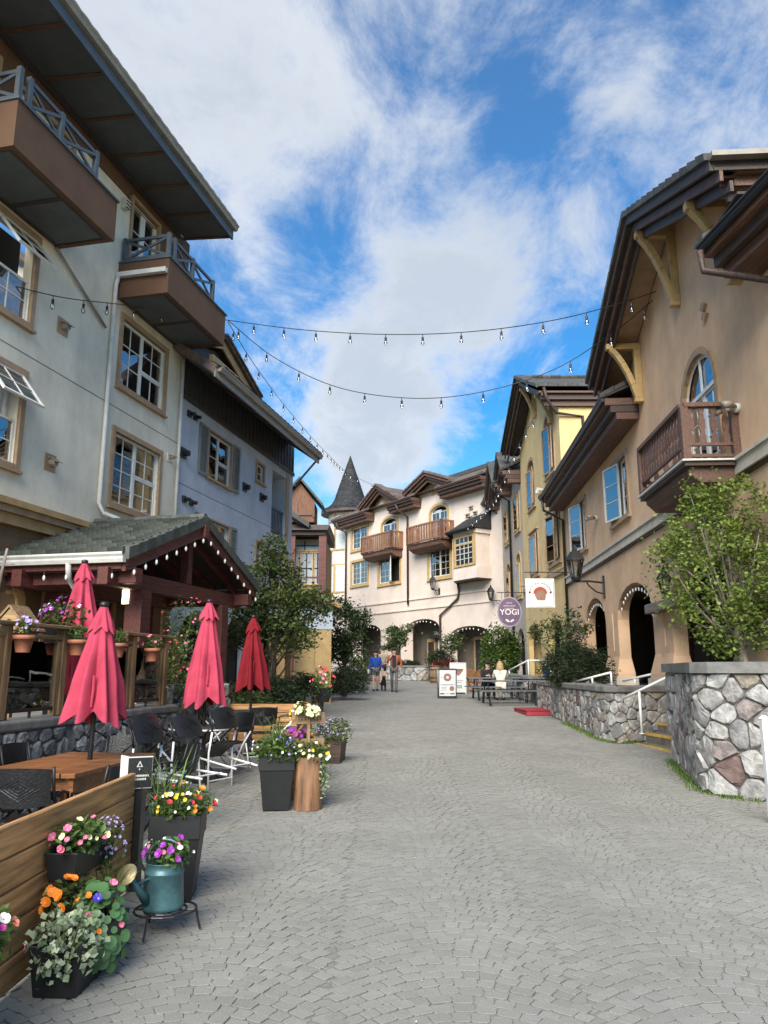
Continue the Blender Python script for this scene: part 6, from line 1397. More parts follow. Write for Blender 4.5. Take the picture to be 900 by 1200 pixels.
P_ = thing('corner_post', 'black square post at the end of the near cedar fence', 'post', (-1.87, 6.12, 0), 0); b = MB(); b.box(-.055, .055, -.055, .055, 0, .93); b.build('shaft', M_black, P_); b = MB(); b.box(-.062, .062, -.062, .062, .931, .945); b.build('cap', M_black, P_)
P_ = thing('corner_post', 'black square post at the street end of the far cedar fence', 'post', (-1.36, 17.0, gz(17)), 0); b = MB(); b.box(-.06, .06, -.06, .06, 0, .95); b.build('shaft', M_black, P_); b = MB(); b.box(-.068, .068, -.068, .068, .951, .968); b.build('cap', M_black, P_)
def plate_sign(label, loc, rz, w, h, face, edge, marks):
    R = thing('plate_sign', label, 'sign', loc, rz); b = MB(); b.box(-w/2, w/2, -.006, .006, 0, h); b.build('plate', edge, R); b = MB(); b.box(-w/2+.012, w/2-.003, -.009, -.0065, .006, h-.008); b.build('face', face, R)
    if marks:
        t = MB()
        for z, ww in ((.085, .13), (.06, .10)):
            x = -ww/2
            while x < ww/2: t.box(x, x+.008, -.0105, -.0095, z, z+.014); x += .0115
        t.build('lettering', M_offw, R)
        t = MB(); t.add([(-.022, -.0105, .155), (.022, -.0105, .155), (0, -.0105, .20), (-.012, -.0108, .160), (.012, -.0108, .160), (0, -.0108, .188)], [(0, 1, 4, 3), (1, 2, 5, 4), (2, 0, 3, 5)]); t.quad((-.006, -.0105, .143), (.006, -.0105, .143), (0, -.0105, .132), (-.003, -.0105, .134)); t.build('triangle_mark', M_offw, R)
    return R
plate_sign('small black sign with white lettering on the fence end post', (-1.84, 6.05, .73), math.radians(24), .19, .23, M_black, M_offw, True)
plate_sign('plain silver plate beside the black sign on the fence end', (-1.97, 6.10, .72), math.radians(-50), .13, .24, M_steel, M_offw, False)
# ================================================================= PLANTERS AT THE FENCE
def trough(label, c, w, l, h, rz=0, m=None, taper=.8, group=None):
    R = thing('planter_box', label, 'planter', c, rz, group); b = MB()
    o = [(-w/2, -l/2), (w/2, -l/2), (w/2, l/2), (-w/2, l/2)]; t = .015
    ring = lambda k, z, s: [(x*k-s*math.copysign(t, x), y*(1-(1-k)*.4)-s*math.copysign(t, y), z) for x, y in o]
    vs = ring(taper, 0, 0)+ring(1, h, 0)+ring(1, h, 1)+ring(1, h-.05, 1)
    b.add(vs, [(3, 2, 1, 0)]+[(i, (i+1) % 4, 4+(i+1) % 4, 4+i) for i in range(4)]+[(4+i, 4+(i+1) % 4, 8+(i+1) % 4, 8+i) for i in range(4)]+[(8+i, 8+(i+1) % 4, 12+(i+1) % 4, 12+i) for i in range(4)]); b.build('box', m or M_blackp, R, bevel=.004)
    b = MB(); b.add(ring(1, h-.045, 1), [(0, 1, 2, 3)]); b.build('soil', M_soil, R); return R
trough('black trough on the paving in front of the cedar fence', (-1.62, 4.50, .012), .27, .66, .24, -.04)
trough('black window box hung on the cedar fence, farther one', (-1.755, 4.72, .47), .18, .5, .15)
trough('black window box hung on the cedar fence at the left frame edge', (-1.755, 3.25, .30), .18, .6, .16)
def tall_planter(label, c, wt, h, m=None):
    R = thing('tall_planter', label, 'planter', c, .1); b = MB(); k = .72; hb = h-.16
    def sq(s, z): return [(-s, -s, z), (s, -s, z), (s, s, z), (-s, s, z)]
    s = wt/2; rings = [sq(s*k, 0), sq(s*.95, hb), sq(s, hb), sq(s, h), sq(s-.025, h), sq(s-.03, h-.07)]
    vs = sum(rings, []); b.add(vs, [(3, 2, 1, 0)]+[(r*4+i, r*4+(i+1) % 4, r*4+4+(i+1) % 4, r*4+4+i) for r in range(5) for i in range(4)]); b.build('box', m or M_blackp, R, bevel=.008)
    b = MB(); b.add(sq(s-.03, h-.065), [(0, 1, 2, 3)]); b.build('soil', M_soil, R); return R
tall_planter('tall black square planter behind the teal watering can', (-1.50, 5.95, .012), .36, .57)
tall_planter('tall black square planter beside the hollow log planter', (-1.25, 9.42, .025), .41, .60)
# plantings
bed('marigolds', 'orange marigolds in the black trough on the paving', (-1.68, 4.52, .37), (.14, .2, .12), 480, .045, LF_dark, [(F_ORG, 11, .037, 9, 3)], seed=51, stems=12)
bed('variegated_ivy', 'pale variegated ivy spilling over the near end of the trough', (-1.60, 4.22, .25), (.18, .16, .17), 460, .036, LF_ivy, [(F_PINK, 2, .02, 5, 1)], seed=52, aspect=.9, droop=1, up=.2)
bed('nasturtium', 'round leaved nasturtium hanging off the far end of the trough', (-1.53, 4.5, .23), (.13, .13, .25), 10, .05, LF_nast, [(F_BLU, 1, .05, 8, 1), (F_RED, 1, .038, 6, 1), (F_ORG, 3, .035, 6, 1), (F_PINK, 3, .03, 5, 1)], seed=53, droop=1)
def round_leaves(parent, n, r, size, seed, m):
    rng = random.Random(seed); b = MB(); k = 9; b.add([(0, 0, -.02)]+[(math.cos(6.283*i/k)*(1+.05*math.sin(3*i)), math.sin(6.283*i/k), .06) for i in range(k)], [(0, 1+i, 1+(i+1) % k) for i in range(k)])
    me = b.mesh('round_leaf', m)
    for i in range(n):
        a = rng.uniform(0, 6.28); e = math.asin(rng.uniform(-.75, .98)); d = Vector((math.cos(a)*math.cos(e), math.sin(a)*math.cos(e), math.sin(e)))
        if d.y > .3: d.y = -d.y
        q = rng.uniform(.75, 1.08); p = Vector((d.x*r[0]*q, d.y*r[1]*q, r[2]*.6+d.z*r[2]*q)); nn = (d+Vector((.1, -.5, .5))).normalized(); o = link('round_leaf', me, parent, p, nn.to_track_quat('Z', 'Y').to_euler()); s = size*rng.uniform(.65, 1.25); o.scale = (s, s, s)
LFR = mat('nasturtium leaf', (.055, .125, .035), .5, .2, 14, col2=(.032, .085, .028), rnd=.35)
round_leaves(bpy.data.objects['nasturtium'], 170, (.14, .14, .26), .028, 5, LFR)
bed('bedding_flowers', 'pink and lavender flowers in the farther fence box', (-1.73, 4.68, .665), (.13, .25, .095), 420, .05, LF_bed, [(F_PINK, 10, .03, 5, 1), (F_CRM, 5, .028, 5, 1)], seed=54)
bed('trailing_lobelia', 'lavender lobelia trailing from the farther fence box', (-1.67, 4.95, .56), (.10, .10, .16), 180, .035, LF_bed, [(F_LAV, 60, .014, 5, 1)], seed=55, droop=1)
bed('pansies', 'yellow and white pansies in the fence box at the left edge', (-1.69, 3.40, .52), (.16, .24, .13), 520, .055, LF_bed, [(F_YEL, 8, .042, 5, 1), (F_WHT, 9, .035, 5, 1), (F_SAL, 5, .03, 6, 1), (F_MAG, 3, .03, 6, 1)], seed=56)
bed('bedding_flowers', 'orange, red and white flowers in the tall planter behind the can', (-1.46, 5.9, .65), (.22, .2, .12), 420, .05, LF_bed, [(F_ORG, 5, .034, 8, 2), (F_RED, 5, .03, 6, 2), (F_WHT, 7, .024, 5, 1), (F_YEL, 7, .024, 5, 1)], seed=57)
R_ = thing('ornamental_grass', 'tall thin grass rising from the planter behind the can', 'grass', (-1.58, 5.95, .52), 0); rng = random.Random(9); link('blades', blades('blades', [(rng.uniform(-.1, .1), rng.uniform(-.1, .1), 0) for _ in range(48)], .55, LF_grass, .008, .7, 3), R_)
R_ = thing('ornamental_grass', 'small fine grass tuft behind the marigolds', 'grass', (-1.62, 4.86, .22), 0); link('blades', blades('blades', [(rng.uniform(-.05, .05), rng.uniform(-.05, .05), 0) for _ in range(70)], .36, LF_grass, .005, .9, 4), R_)
bed('bedding_flowers', 'mixed green plants with violet blooms in the tall planter by the log', (-1.25, 9.38, .68), (.31, .28, .18), 700, .06, LF_bed, [(F_BLU, 3, .03, 5, 1), (F_WHT, 6, .022, 5, 1), (F_LAV, 5, .022, 5, 1)], seed=58, droop=1)
R_ = thing('ornamental_grass', 'grass blades standing in the tall planter by the log', 'grass', (-1.25, 9.44, .56), 0); link('blades', blades('blades', [(rng.uniform(-.1, .1), rng.uniform(-.1, .1), 0) for _ in range(80)], .55, LF_grass, .01, .6, 6), R_)
# log planter, its flowers and the plank sign
def log_planter():
    x, y = at(361, 900, 9.42).x, 9.42; R = thing('log_planter', 'hollow upright log used as a flower planter', 'planter', (x, y, .02), 0); b = MB(); n = 22; rng = random.Random(2); rr = [.158*(1+rng.uniform(-.035, .035)) for _ in range(n)]; vs = []
    for z, k in ((0, 1.06), (.2, 1.0), (.58, .98), (.585, .85), (.5, .82)): vs += [(rr[i]*k*math.cos(6.283*i/n), rr[i]*k*math.sin(6.283*i/n), z) for i in range(n)]
    b.add(vs, [(r*n+i, r*n+(i+1) % n, (r+1)*n+(i+1) % n, (r+1)*n+i) for r in range(4) for i in range(n)]); b.build('bark', mat('stripped log wood', (.24, .125, .06), .75, .35, 3, .5, 14, stretch=(4, 4, .6), col2=(.08, .04, .022)), R, smooth=True)
    b = MB(); b.lathe([(.001, .51), (.14, .51)], 14, cap=False); b.build('soil', M_soil, R)
    bed('trailing_flowers', 'yellow green trailing flowers in the log planter', (x+.03, y, .62), (.24, .19, .16), 420, .05, LF_vine, [(F_YEL, 5, .028, 5, 1), (F_CRM, 4, .028, 5, 1), (F_WHT, 5, .035, 6, 1)], seed=59, droop=1)
    bed('trailing_flowers', 'pale foliage hanging down the street side of the log planter', (x+.19, y-.02, .42), (.08, .1, .24), 130, .045, LF_ivy, [], seed=60, droop=1, up=.1)
    S = thing('plank_sign', 'two plank wooden sign on a stake above the log planter', 'sign', (x-.02, y+.12, .45), math.radians(14)); b = MB(); b.box(-.018, .018, -.03, -.012, 0, .68); b.build('stake', M_railw, S)
    for k, (z, sx) in enumerate(((.58, .0), (.28, .0))):
        b = MB(); b.box(-.20, .20, -.012, .008, z-.065, z+.065); o = b.build('plank', M_railh, S, None, (0, -.0, 0), bevel=.004)
        t = MB()
        for q in range(9): t.box(-.16+q*.037, -.142+q*.037, -.0145, -.0125, z-.022, z+.022)
        t.build('carved_letters', M_bark, o)
    bed('petunias', 'cream petunia cluster at the top of the plank sign', (x-.02, y+.05, 1.10), (.12, .08, .09), 40, .04, LF_bed, [(F_CRM, 22, .042, 5, 1)], seed=61)
    bed('petunias', 'purple petunias behind the plank sign', (x-.13, y+.25, .78), (.17, .12, .12), 150, .05, LF_bed, [(F_PUR, 9, .05, 5, 1), (F_MAG, 6, .04, 5, 1), (F_SAL, 3, .03, 5, 1)], seed=62)
log_planter()
trough('dark wooden planter with lavender on the street edge beyond the log', (-.82, 13.15, gz(13.1)), .34, .6, .36, -.1, M_fascia)
bed('lavender', 'blue grey lavender and greenery in the planter beyond the log', (-.80, 13.0, gz(13)+.50), (.28, .35, .22), 480, .06, LF_dark, [(F_LAV, 40, .018, 5, 1)], seed=63, droop=1)
bed('leafy_plant', 'broad green leaves between the log and the lavender planter', (-1.02, 11.4, gz(11)+.36), (.2, .5, .36), 520, .075, LF_bed, [(F_RED, 4, .03, 5, 1)], seed=64, droop=1)
bed('geraniums', 'red and white geraniums on the far fence corner post', (-1.30, 16.6, gz(16)+1.15), (.26, .26, .3), 380, .06, LF_bed, [(F_RED, 9, .045, 6, 1), (F_PINK, 6, .045, 6, 1), (F_WHT, 5, .035, 6, 1)], seed=65, droop=1)
R_ = thing('hanging_pot', 'dark pot under the geraniums on the far fence corner', 'flower pot', (-1.28, 16.7, gz(16)+.72), 0); b = MB(); b.lathe([(.12, 0), (.19, .26), (.2, .3)], 14); b.build('pot', M_blackp, R_); b = MB(); b.box(-.08, .0, .1, .28, .1, .14); b.build('bracket', M_black, R_)
bed('yellow_flowers', 'yellow flowers along the inner side of the street fence', (-1.28, 12.2, gz(12)+.86), (.14, .6, .16), 240, .05, LF_bed, [(F_YEL, 10, .03, 5, 1), (F_WHT, 6, .03, 5, 1)], seed=66)
# watering can on its iron stand
def watering_can():
    x, y = -1.36, 5.18; S = thing('plant_stand', 'low black iron plant stand under the teal watering can', 'stand', (x, y, .012), 0); b = MB()
    for r in (.19, .13, .07): b.tube([(r*math.cos(a*.3491), r*math.sin(a*.3491), .13) for a in range(19)], .007, 6)
    for k in range(6): a = k*math.pi/3; b.tube([(.06*math.cos(a), .06*math.sin(a), .127), (.19*math.cos(a), .19*math.sin(a), .127)], .006, 5)
    b.build('grate', M_black, S)
    for k in range(3): a = k*2.094+.2; b = MB(); b.tube([(.185*math.cos(a), .185*math.sin(a), .13), (.2*math.cos(a), .2*math.sin(a), .06), (.215*math.cos(a), .215*math.sin(a), .005)], .008, 6); b.build('leg', M_black, S)
    x -= .02; W_ = thing('watering_can', 'weathered teal watering can planted with petunias', 'watering can', (x, y, .152), 0); b = MB(); b.lathe([(.125, 0), (.13, .008), (.128, .02), (.118, .20), (.122, .205), (.122, .215), (.115, .22), (.11, .262), (.118, .27), (.105, .268), (.10, .2)], 28, cap=False); b.lathe([(.001, .004), (.125, .003)], 28, cap=False); b.build('body', M_galv, W_, smooth=True)
    b = MB(); b.tube([(-.07, -.09, .06), (-.11, -.155, .14), (-.15, -.215, .225)], [.035, .022, .017], 10); b.build('spout', M_galv, W_, smooth=True)
    d = Vector((-.25, -.75, .6)).normalized(); p = Vector((-.15, -.215, .225)); q = d.to_track_quat('Z', 'Y').to_euler()
    b = MB(); b.lathe([(.017, -.01), (.064, .03), (.066, .038)], 18, cap=False); b.build('rose', M_galv, W_, p, q, smooth=True)
    b = MB(); b.lathe([(.001, .046), (.025, .046), (.03, .043), (.042, .046), (.047, .042), (.06, .044), (.066, .038)], 20, cap=False); b.build('rose_plate', mat('brass rose plate', (.48, .40, .22), .4, .2, 10, metal=.5), W_, p, q, smooth=True)
    b = MB(); b.tube([(-.06, -.095, .19), (-.09, -.13, .185), (-.125, -.175, .17)], .008, 6); b.build('stay', M_galv, W_)
    b = MB(); b.tube([(.12*math.cos(t), .02, .262+.13*math.sin(t)) for t in [k*math.pi/12 for k in range(13)]], .009, 7); b.build('handle', M_galv, W_, smooth=True)
    bed('petunias', 'purple petunias and cream sprigs growing in the watering can', (x+.02, y-.01, .47), (.15, .12, .09), 150, .055, LF_bed, [(F_PUR, 5, .042, 5, 1), (F_WHT, 4, .024, 5, 1), (F_PINK, 3, .024, 5, 1)], seed=70)
watering_can()
# ================================================================= RIGHT: retaining walls, steps, handrails, terrace
WM = ST_W
stone_wall('near_stone_wall', 'tall rubble stone wall at the right edge with grey coping', [(4.78, 13.25), (4.62, 12.2), (4.22, 10.75), (4.16, 10.45), (4.26, 10.2), (4.62, 9.85), (6.3, 8.6)], lambda x, y: gz(y), lambda x, y: 1.56, .225, WM, -1, .5, seed=11, cop=(.14, .09), bulge=.06, joint=.010)
stone_wall('low_stone_wall', 'low rubble stone wall along the street below the tan arcade', [(4.62, 23.6), (4.50, 19.5), (4.42, 16.2), (4.46, 15.75), (4.60, 15.55), (5.05, 15.75), (5.95, 16.15)], lambda x, y: gz(y), lambda x, y: 1.16, .20, WM, -1, .45, seed=12, cop=(.13, .07), bulge=.05, joint=.009)
stone_wall('corner_stone_wall', 'rubble stone wall corner in front of the yellow house', [(5.3, 40), (4.95, 30), (4.88, 27.3), (4.98, 27.05), (6.7, 27.05)], lambda x, y: gz(y), lambda x, y: 1.28 if y < 31 else 1.45, .3, WM, -1, .4, seed=13, cop=(.13, .08), bulge=.06)
def slab(name, label, pts, z, m, z0=0.0):
    b = MB(); n = len(pts); b.add([(x, y, z) for x, y in pts]+[(x, y, z0) for x, y in pts], [tuple(range(n))]+[(i, n+i, n+(i+1) % n, (i+1) % n) for i in range(n)]); return tag(b.build(name, m), label, kind='structure')
slab('arcade_terrace', 'paved terrace in front of the tan arcade', [(4.75, 16.1), (6.2, 16.3), (9.2, 16.3), (9.6, 27.0), (5.0, 27.0), (4.85, 23.5), (4.72, 19.5)], 1.17, M_concrete)
slab('arcade_terrace', 'planted terrace behind the near stone wall', [(5.1, 13.2), (4.5, 10.6), (4.9, 10.1), (7, 8.6), (9, 8.6), (9, 16.29), (6.6, 16.29), (6.4, 13.3)], 1.45, M_soil)
slab('house_terrace', 'paved terrace in front of the yellow house', [(5.2, 27.4), (9, 27.4), (9, 44), (5.6, 44), (5.3, 30)], 1.28, M_concrete)
def steps():
    R = thing('stone_steps', 'concrete steps with yellow nosings between the two stone walls', 'steps', (5.62, 14.5, 0), 0); M_n = mat('yellow nosing paint', (.66, .42, .10), .7, .15, 12)
    for k in range(6):
        x0 = -.45+.30*k; z = .17+.185*k+.03; b = MB(); b.prism([(x0+.10, -1.6), (x0-.34, 1.6), (x0+.6, 1.7), (x0+.9, -1.6)], 'z', 0, z); o = b.build('step', mat('step concrete', (.20, .18, .14), .9, .2, 6, .3, 40), R)
        b = MB(); b.prism([(x0+.09, -1.6), (x0-.35, 1.6), (x0-.30, 1.6), (x0+.14, -1.6)], 'z', z-.045, z+.003); b.build('nosing', M_n, o)
steps()
def handrail(label, pts, posts, r=.026):
    R = thing('handrail', label, 'handrail', (pts[0][0], pts[0][1], 0), 0, 'white pipe handrails'); o = Vector((pts[0][0], pts[0][1], 0)); b = MB(); b.tube([Vector(p)-o for p in pts], r, 10); b.build('rail', M_white, R, smooth=True)
    for a, zb in posts:
        p = Vector(a)-o; b = MB(); b.tube([(p.x, p.y, zb), (p.x, p.y, p.z)], r*.9, 9); b.build('post', M_white, R, smooth=True); b = MB(); b.tube([(p.x, p.y, zb), (p.x, p.y, zb+.012)], r*2, 10); b.build('flange', M_white, R)
a, b_ = at(729, 819, 15.3), at(783, 793, 14.6); handrail('white pipe handrail rising beside the stone steps', [a, b_], [(a.lerp(b_, .38), .42)])
a, b_ = at(673, 799, 19.5), at(716, 788, 18.5); handrail('white pipe handrail on the low wall before the pine', [a, b_], [(a.lerp(b_, .5), 1.25), (b_, 1.25), (a, 1.25)])
a, b_ = at(730, 798, 18.5), at(777, 787, 17.6); handrail('white pipe handrail on the low wall between the piers', [a, b_], [(a.lerp(b_, .3), 1.2), (a.lerp(b_, .75), 1.2)])
a, b_ = at(590, 789, 33.5), at(619, 774, 31.0); handrail('white pipe handrail up to the yellow house', [a, b_, b_+Vector((.7, .0, 0))], [(a.lerp(b_, .25), gz(32)), (b_, 1.2), (b_+Vector((.7, 0, 0)), 1.2)], .035)
q = at(899, 968, 8.6); R_ = thing('marker_post', 'white post standing at the right frame edge', 'post', (q.x+.075, 8.6, 0), 0); b = MB(); b.box(-.04, .04, -.04, .04, 0, 1.08); b.build('shaft', M_white, R_, bevel=.006); b = MB(); b.prism([(-.045, 1.08), (.045, 1.08), (0, 1.12)], 'y', -.045, .045); b.build('cap', M_white, R_)
def grass_strip(label, pts, n, w, h, seed):
    rng = random.Random(seed); f, tot = path_fn(pts); roots = []
    for _ in range(n):
        p, d = f(rng.uniform(0, tot)); o = abs(rng.gauss(0, w)); q = p+Vector((d.y, -d.x))*(.02+o); roots.append((q.x, q.y, gz(q.y)))
    o = link('grass_strip', blades('grass_strip', roots, h, LF_grass, .009, .8, seed)); tag(o, label, 'grass', kind='stuff')
grass_strip('grass at the foot of the near stone wall', [(4.78, 13.25), (4.22, 10.75), (4.16, 10.45), (4.26, 10.2), (4.62, 9.85)], 900, .07, .08, 4)
grass_strip('grass at the foot of the low stone wall', [(4.50, 19.5), (4.42, 16.2), (4.46, 15.75), (4.60, 15.55), (5.0, 15.7)], 1100, .07, .08, 5)
# red step platform
R_ = thing('red_platform', 'low red carpeted step beside the low stone wall', 'platform', (4.25, 22.3, gz(22)), .06); b = MB(); b.box(-.42, .42, -.75, .75, 0, .11); b.build('box', mat('dark red paint', (.34, .03, .04), .8, .12, 6), R_); b = MB(); b.box(-.44, .44, -.77, .77, .111, .135); b.build('carpet', mat('red carpet', (.30, .03, .04), .95, .15, 30, .4, 200), R_, bevel=.006)

# ================================================================= VEGETATION
q = at(845, 780, 11.6)
tree('green_maple', 'bright green maple filling the right side behind the near stone wall', (5.18, 11.3, 1.45), 1.0, .07,
     [(-.25, 0, 1.5, 1.0, .8, .8), (.35, .0, 2.1, .8, .8, .6), (-.35, .1, 2.3, .6, .6, .42), (.3, -.1, .95, .75, .65, .65), (.9, .1, 1.5, .7, .7, .9), (-.1, .1, .75, .55, .5, .5), (-.8, .1, 1.85, .42, .4, .3), (-.5, .0, 2.7, .28, .25, .3), (.1, 0, 2.7, .5, .5, .3), (-.5, .2, 1.1, .35, .35, .3)], 13500, .062, LF_maple, M_barkg, 3, 30, gap=.22, aspect=.75, sub=4, up=.55, hollow=.35, tl=.25, freq=2.6)
tree('dark_cherry_tree', 'dense dark tree in front of the blue grey building', (at(318, 780, 20).x, 20.0, .5), 2.0, .11,
     [(0, 0, 2.6, 1.25, 1.1, .8), (.3, -.1, 2.0, .9, .9, .55), (-.4, 0, 3.3, .75, .7, .7), (-.8, 0, 2.2, .8, .8, .6), (.25, 0, 3.4, .5, .5, .6), (-.05, 0, 4.2, .38, .38, .5), (.95, 0, 2.75, .75, .7, .5)], 9000, .105, LF_dark, M_bark, 5, 20, gap=.05, up=.5, hollow=.4, freq=1.7)
tree('dark_lilac_tree', 'dark round tree beyond the ochre canopy column', (at(402, 780, 29).x, 29.0, .8), 1.3, .10,
     [(0, 0, 2.3, .95, .9, 1.0), (.35, 0, 1.6, .75, .7, .7), (-.35, 0, 1.7, .8, .7, .8), (.55, 0, 2.7, .55, .5, .5), (-.1, 0, 3.1, .6, .5, .4)], 5200, .11, LF_dark2, M_bark, 6, 14, gap=.05, hollow=.4, up=.5)
tree('street_sapling', 'slim leafy sapling against the pinkish white arcade', (at(463, 770, 45).x, 45.0, 1.1), 1.7, .06, [(0, 0, 2.3, .75, .7, .7), (.5, 0, 2.8, .5, .5, .4), (-.45, 0, 2.0, .45, .4, .4)], 1500, .15, LF_apple, M_bark, 7, 9, gap=.1)
tree('street_sapling', 'small sapling right of the shop sign under the end building', (at(528, 775, 43).x, 43.0, 1.1), 1.3, .05, [(0, 0, 1.9, .55, .5, .5), (.35, 0, 2.2, .4, .4, .3)], 900, .14, LF_apple, M_bark, 8, 7, gap=.12)
tree('crab_apple_tree', 'open branched small tree in front of the yellow house', (at(657, 780, 23.5).x, 23.5, 1.15), 1.0, .06, [(0, 0, 1.75, .8, .7, .35), (.5, 0, 1.6, .5, .5, .35), (-.55, 0, 1.6, .5, .4, .3), (.0, 0, 1.2, .45, .45, .4), (.45, 0, 2.2, .25, .25, .3), (.75, 0, 1.75, .4, .3, .25)], 1000, .105, LF_apple, M_bark, 9, 16, gap=.25, hollow=.2)
tree('vine_covered_tree', 'bushy vine covered tree in front of the taupe row house', (at(588, 775, 34).x, 34.0, .9), 1.2, .08, [(0, 0, 1.1, .85, .8, .9), (-.15, 0, 1.9, .7, .7, .7), (.35, 0, 1.4, .6, .6, .8), (-.5, 0, .9, .5, .5, .6)], 5500, .12, LF_vine, M_bark, 10, 10, gap=-.1, up=.4)
# mugo pines and hedges
def pine(label, px, py, Y, z0, r, n, seed, lm=None, size=.14, s3=1.0):
    q = at(px, py, Y); return shrub('mugo_pine', label, (q.x, Y, z0), [(0, 0, r*.75, r*1.15, r, r*.75*s3), (r*.7, 0, r*.6, r*.65, r*.6, r*.6*s3), (-r*.7, 0, r*.6, r*.65, r*.6, r*.6*s3), (0, 0, r*1.1*s3, r*.6, r*.6, r*.5)], n, size, lm or LF_pine, seed, aspect=.13, up=1.1, hollow=.45, gap=-.1)
pine('dark mugo pine on the terrace beside the arcade', 677, 785, 19.8, 1.17, .72, 7000, 21, size=.12)
pine('dark juniper mound behind the far cedar fence', 315, 815, 19.0, .3, .75, 6000, 22, size=.13)
pine('dark pine under the round tree beyond the canopy column', 405, 780, 27.5, .75, .65, 3500, 23, size=.13)
pine('dark shrub left of the canopy column', 352, 790, 26.0, .6, .6, 3000, 24, size=.13)
pine('low dark hedge on the planter before the pinkish white arcade', 478, 783, 44.5, 1.5, .55, 1800, 25, size=.16, s3=.6)
pine('dark pine above the wine barrels', 516, 770, 41.0, 1.7, .62, 2200, 26, size=.16)
pine('green bush behind the dark red umbrella', 280, 800, 17.2, .4, .6, 2500, 27, LF_dark, .12)
bed('red_flowers', 'dusty red flowers in the wine barrels', (at(520, 778, 40.5).x, 40.5, at(520, 779, 40.5).z), (.65, .4, .32), 300, .12, leafmat('red barrel flowers', (.06, .02, .02), (.30, .05, .05), .2), [(F_RED, 8, .05, 6, 1)], seed=80)
shrub('leafy_bush', 'light green bush between the arches and the left planter', (at(424, 775, 42).x, 42.0, 1.2), [(0, 0, .5, .8, .6, .55)], 700, .16, LF_vine, 31, aspect=.5)
# stone planters of the left side, receding
stone_wall('left_planter_wall', 'low curved stone planter wall below the dark trees on the left', [(-6.0, 23.2), (-4.0, 24.1), (-3.0, 26.3), (-2.55, 28.0), (-2.1, 31.0)], lambda x, y: gz(y), lambda x, y: gz(y)+.44, .22, WM, -1, .35, seed=15, cop=(.1, .06), bulge=.045)
stone_wall('far_planter_wall', 'farther low stone planter wall left of the walkers', [(-2.6, 30.5), (-1.75, 33.5), (-1.25, 38.0), (-1.6, 42.0)], lambda x, y: gz(y), lambda x, y: gz(y)+.62, .26, WM, -1, .35, seed=16, cop=(.1, .06), bulge=.05)
stone_wall('end_planter_wall', 'stone planter wall in front of the pinkish white arcade', [(-1.6, 43.2), (2.35, 42.6), (2.6, 43.5), (2.7, 46)], lambda x, y: gz(y), lambda x, y: gz(y)+.72, .32, WM, -1, .35, seed=17, cop=(.1, .06), bulge=.06)
slab('planter_soil', 'soil of the left planters under the dark trees', [(-9, 24), (-4.2, 24.5), (-3.3, 26.6), (-2.9, 28.2), (-2.45, 31), (-2.1, 33.5), (-1.6, 38), (-1.9, 42), (-9, 42)], 1.0, M_soil, .2)
slab('planter_soil', 'soil of the end planter below the pinkish white building', [(-1.6, 43.5), (2.2, 42.95), (2.4, 45.8), (-1.6, 47)], 1.6, M_soil, .9)
# ================================================================= STREET FURNITURE AT THE FAR END
def picnic_table(label, c, l, rz):
    R = thing('picnic_table', label, 'picnic table', (c[0], c[1], gz(c[1])), rz, 'grey metal picnic tables'); mt = mat('grey picnic table', (.13, .14, .155), .55, .12, 6)
    b = MB(); b.box(-l/2, l/2, -.36, .36, .73, .77); b.build('table_top', mt, R, bevel=.01)
    for y in (-.68, .68): b = MB(); b.box(-l/2, l/2, y-.14, y+.14, .43, .465); b.build('bench', mt, R, bevel=.01)
    for x in (-l/2+.3, l/2-.3):
        for s in (-1, 1):
            b = MB(); b.tube([(x, s*.62, 0), (x, s*.30, .72)], .02, 7); b.tube([(x, s*.84, .0), (x, s*.84, .08), (x, s*.68, .43)], .02, 7); b.build('leg', M_black, R)
        b = MB(); b.tube([(x, -.8, .40), (x, .8, .40)], .02, 7); b.build('cross_bar', M_black, R)
    return R
TX, TY = 4.05, 25.6
picnic_table('grey metal picnic table nearest the red platform', (TX, TY), 2.05, .03)
picnic_table('grey metal picnic table where the blonde woman sits', (TX-.1, TY+2.3), 2.0, .03)
def aboard(label, c, w, h, rz, frame, marks):
    R = thing('sandwich_board', label, 'sandwich board', (c[0], c[1], gz(c[1])), rz); t = math.atan(.17)
    for s in (-1, 1):
        b = MB(); e = .035
        b.box(-w/2, -w/2+e, -.015, .015, 0, h); b.box(w/2-e, w/2, -.015, .015, 0, h); b.box(-w/2+e, w/2-e, -.014, .014, h-e, h); b.box(-w/2+e, w/2-e, -.014, .014, .06, .06+e); o = b.build('frame', frame, R, (0, s*h*.17, 0), (-s*t, 0, 0))
        b = MB(); b.box(-w/2+e, w/2-e, -.008, .008, .06+e, h-e); b.build('panel', M_paper, o)
        if s < 0: marks(o)
    b = MB(); b.tube([(-w/2, 0, h*.985), (w/2, 0, h*.985)], .015, 7); b.build('hinge', frame, R)
    return R
M_paper = mat('white board face', (.62, .64, .65), .5, .02, 3)
M_mk1 = mat('dusty red print', (.26, .06, .07), .6); M_mk2 = mat('dark print', (.05, .05, .06), .6); M_mk3 = mat('grey print', (.16, .18, .18), .6); M_mk4 = mat('tan print', (.30, .16, .11), .6)
def bars(o, items, y=-.0095):
    for name, m, rects in items:
        b = MB()
        for x0, x1, z0, z1 in rects: b.quad((x0, y, z0), (x1, y, z0), (x1, y, z1), (x0, y, z1))
        b.build(name, m, o)
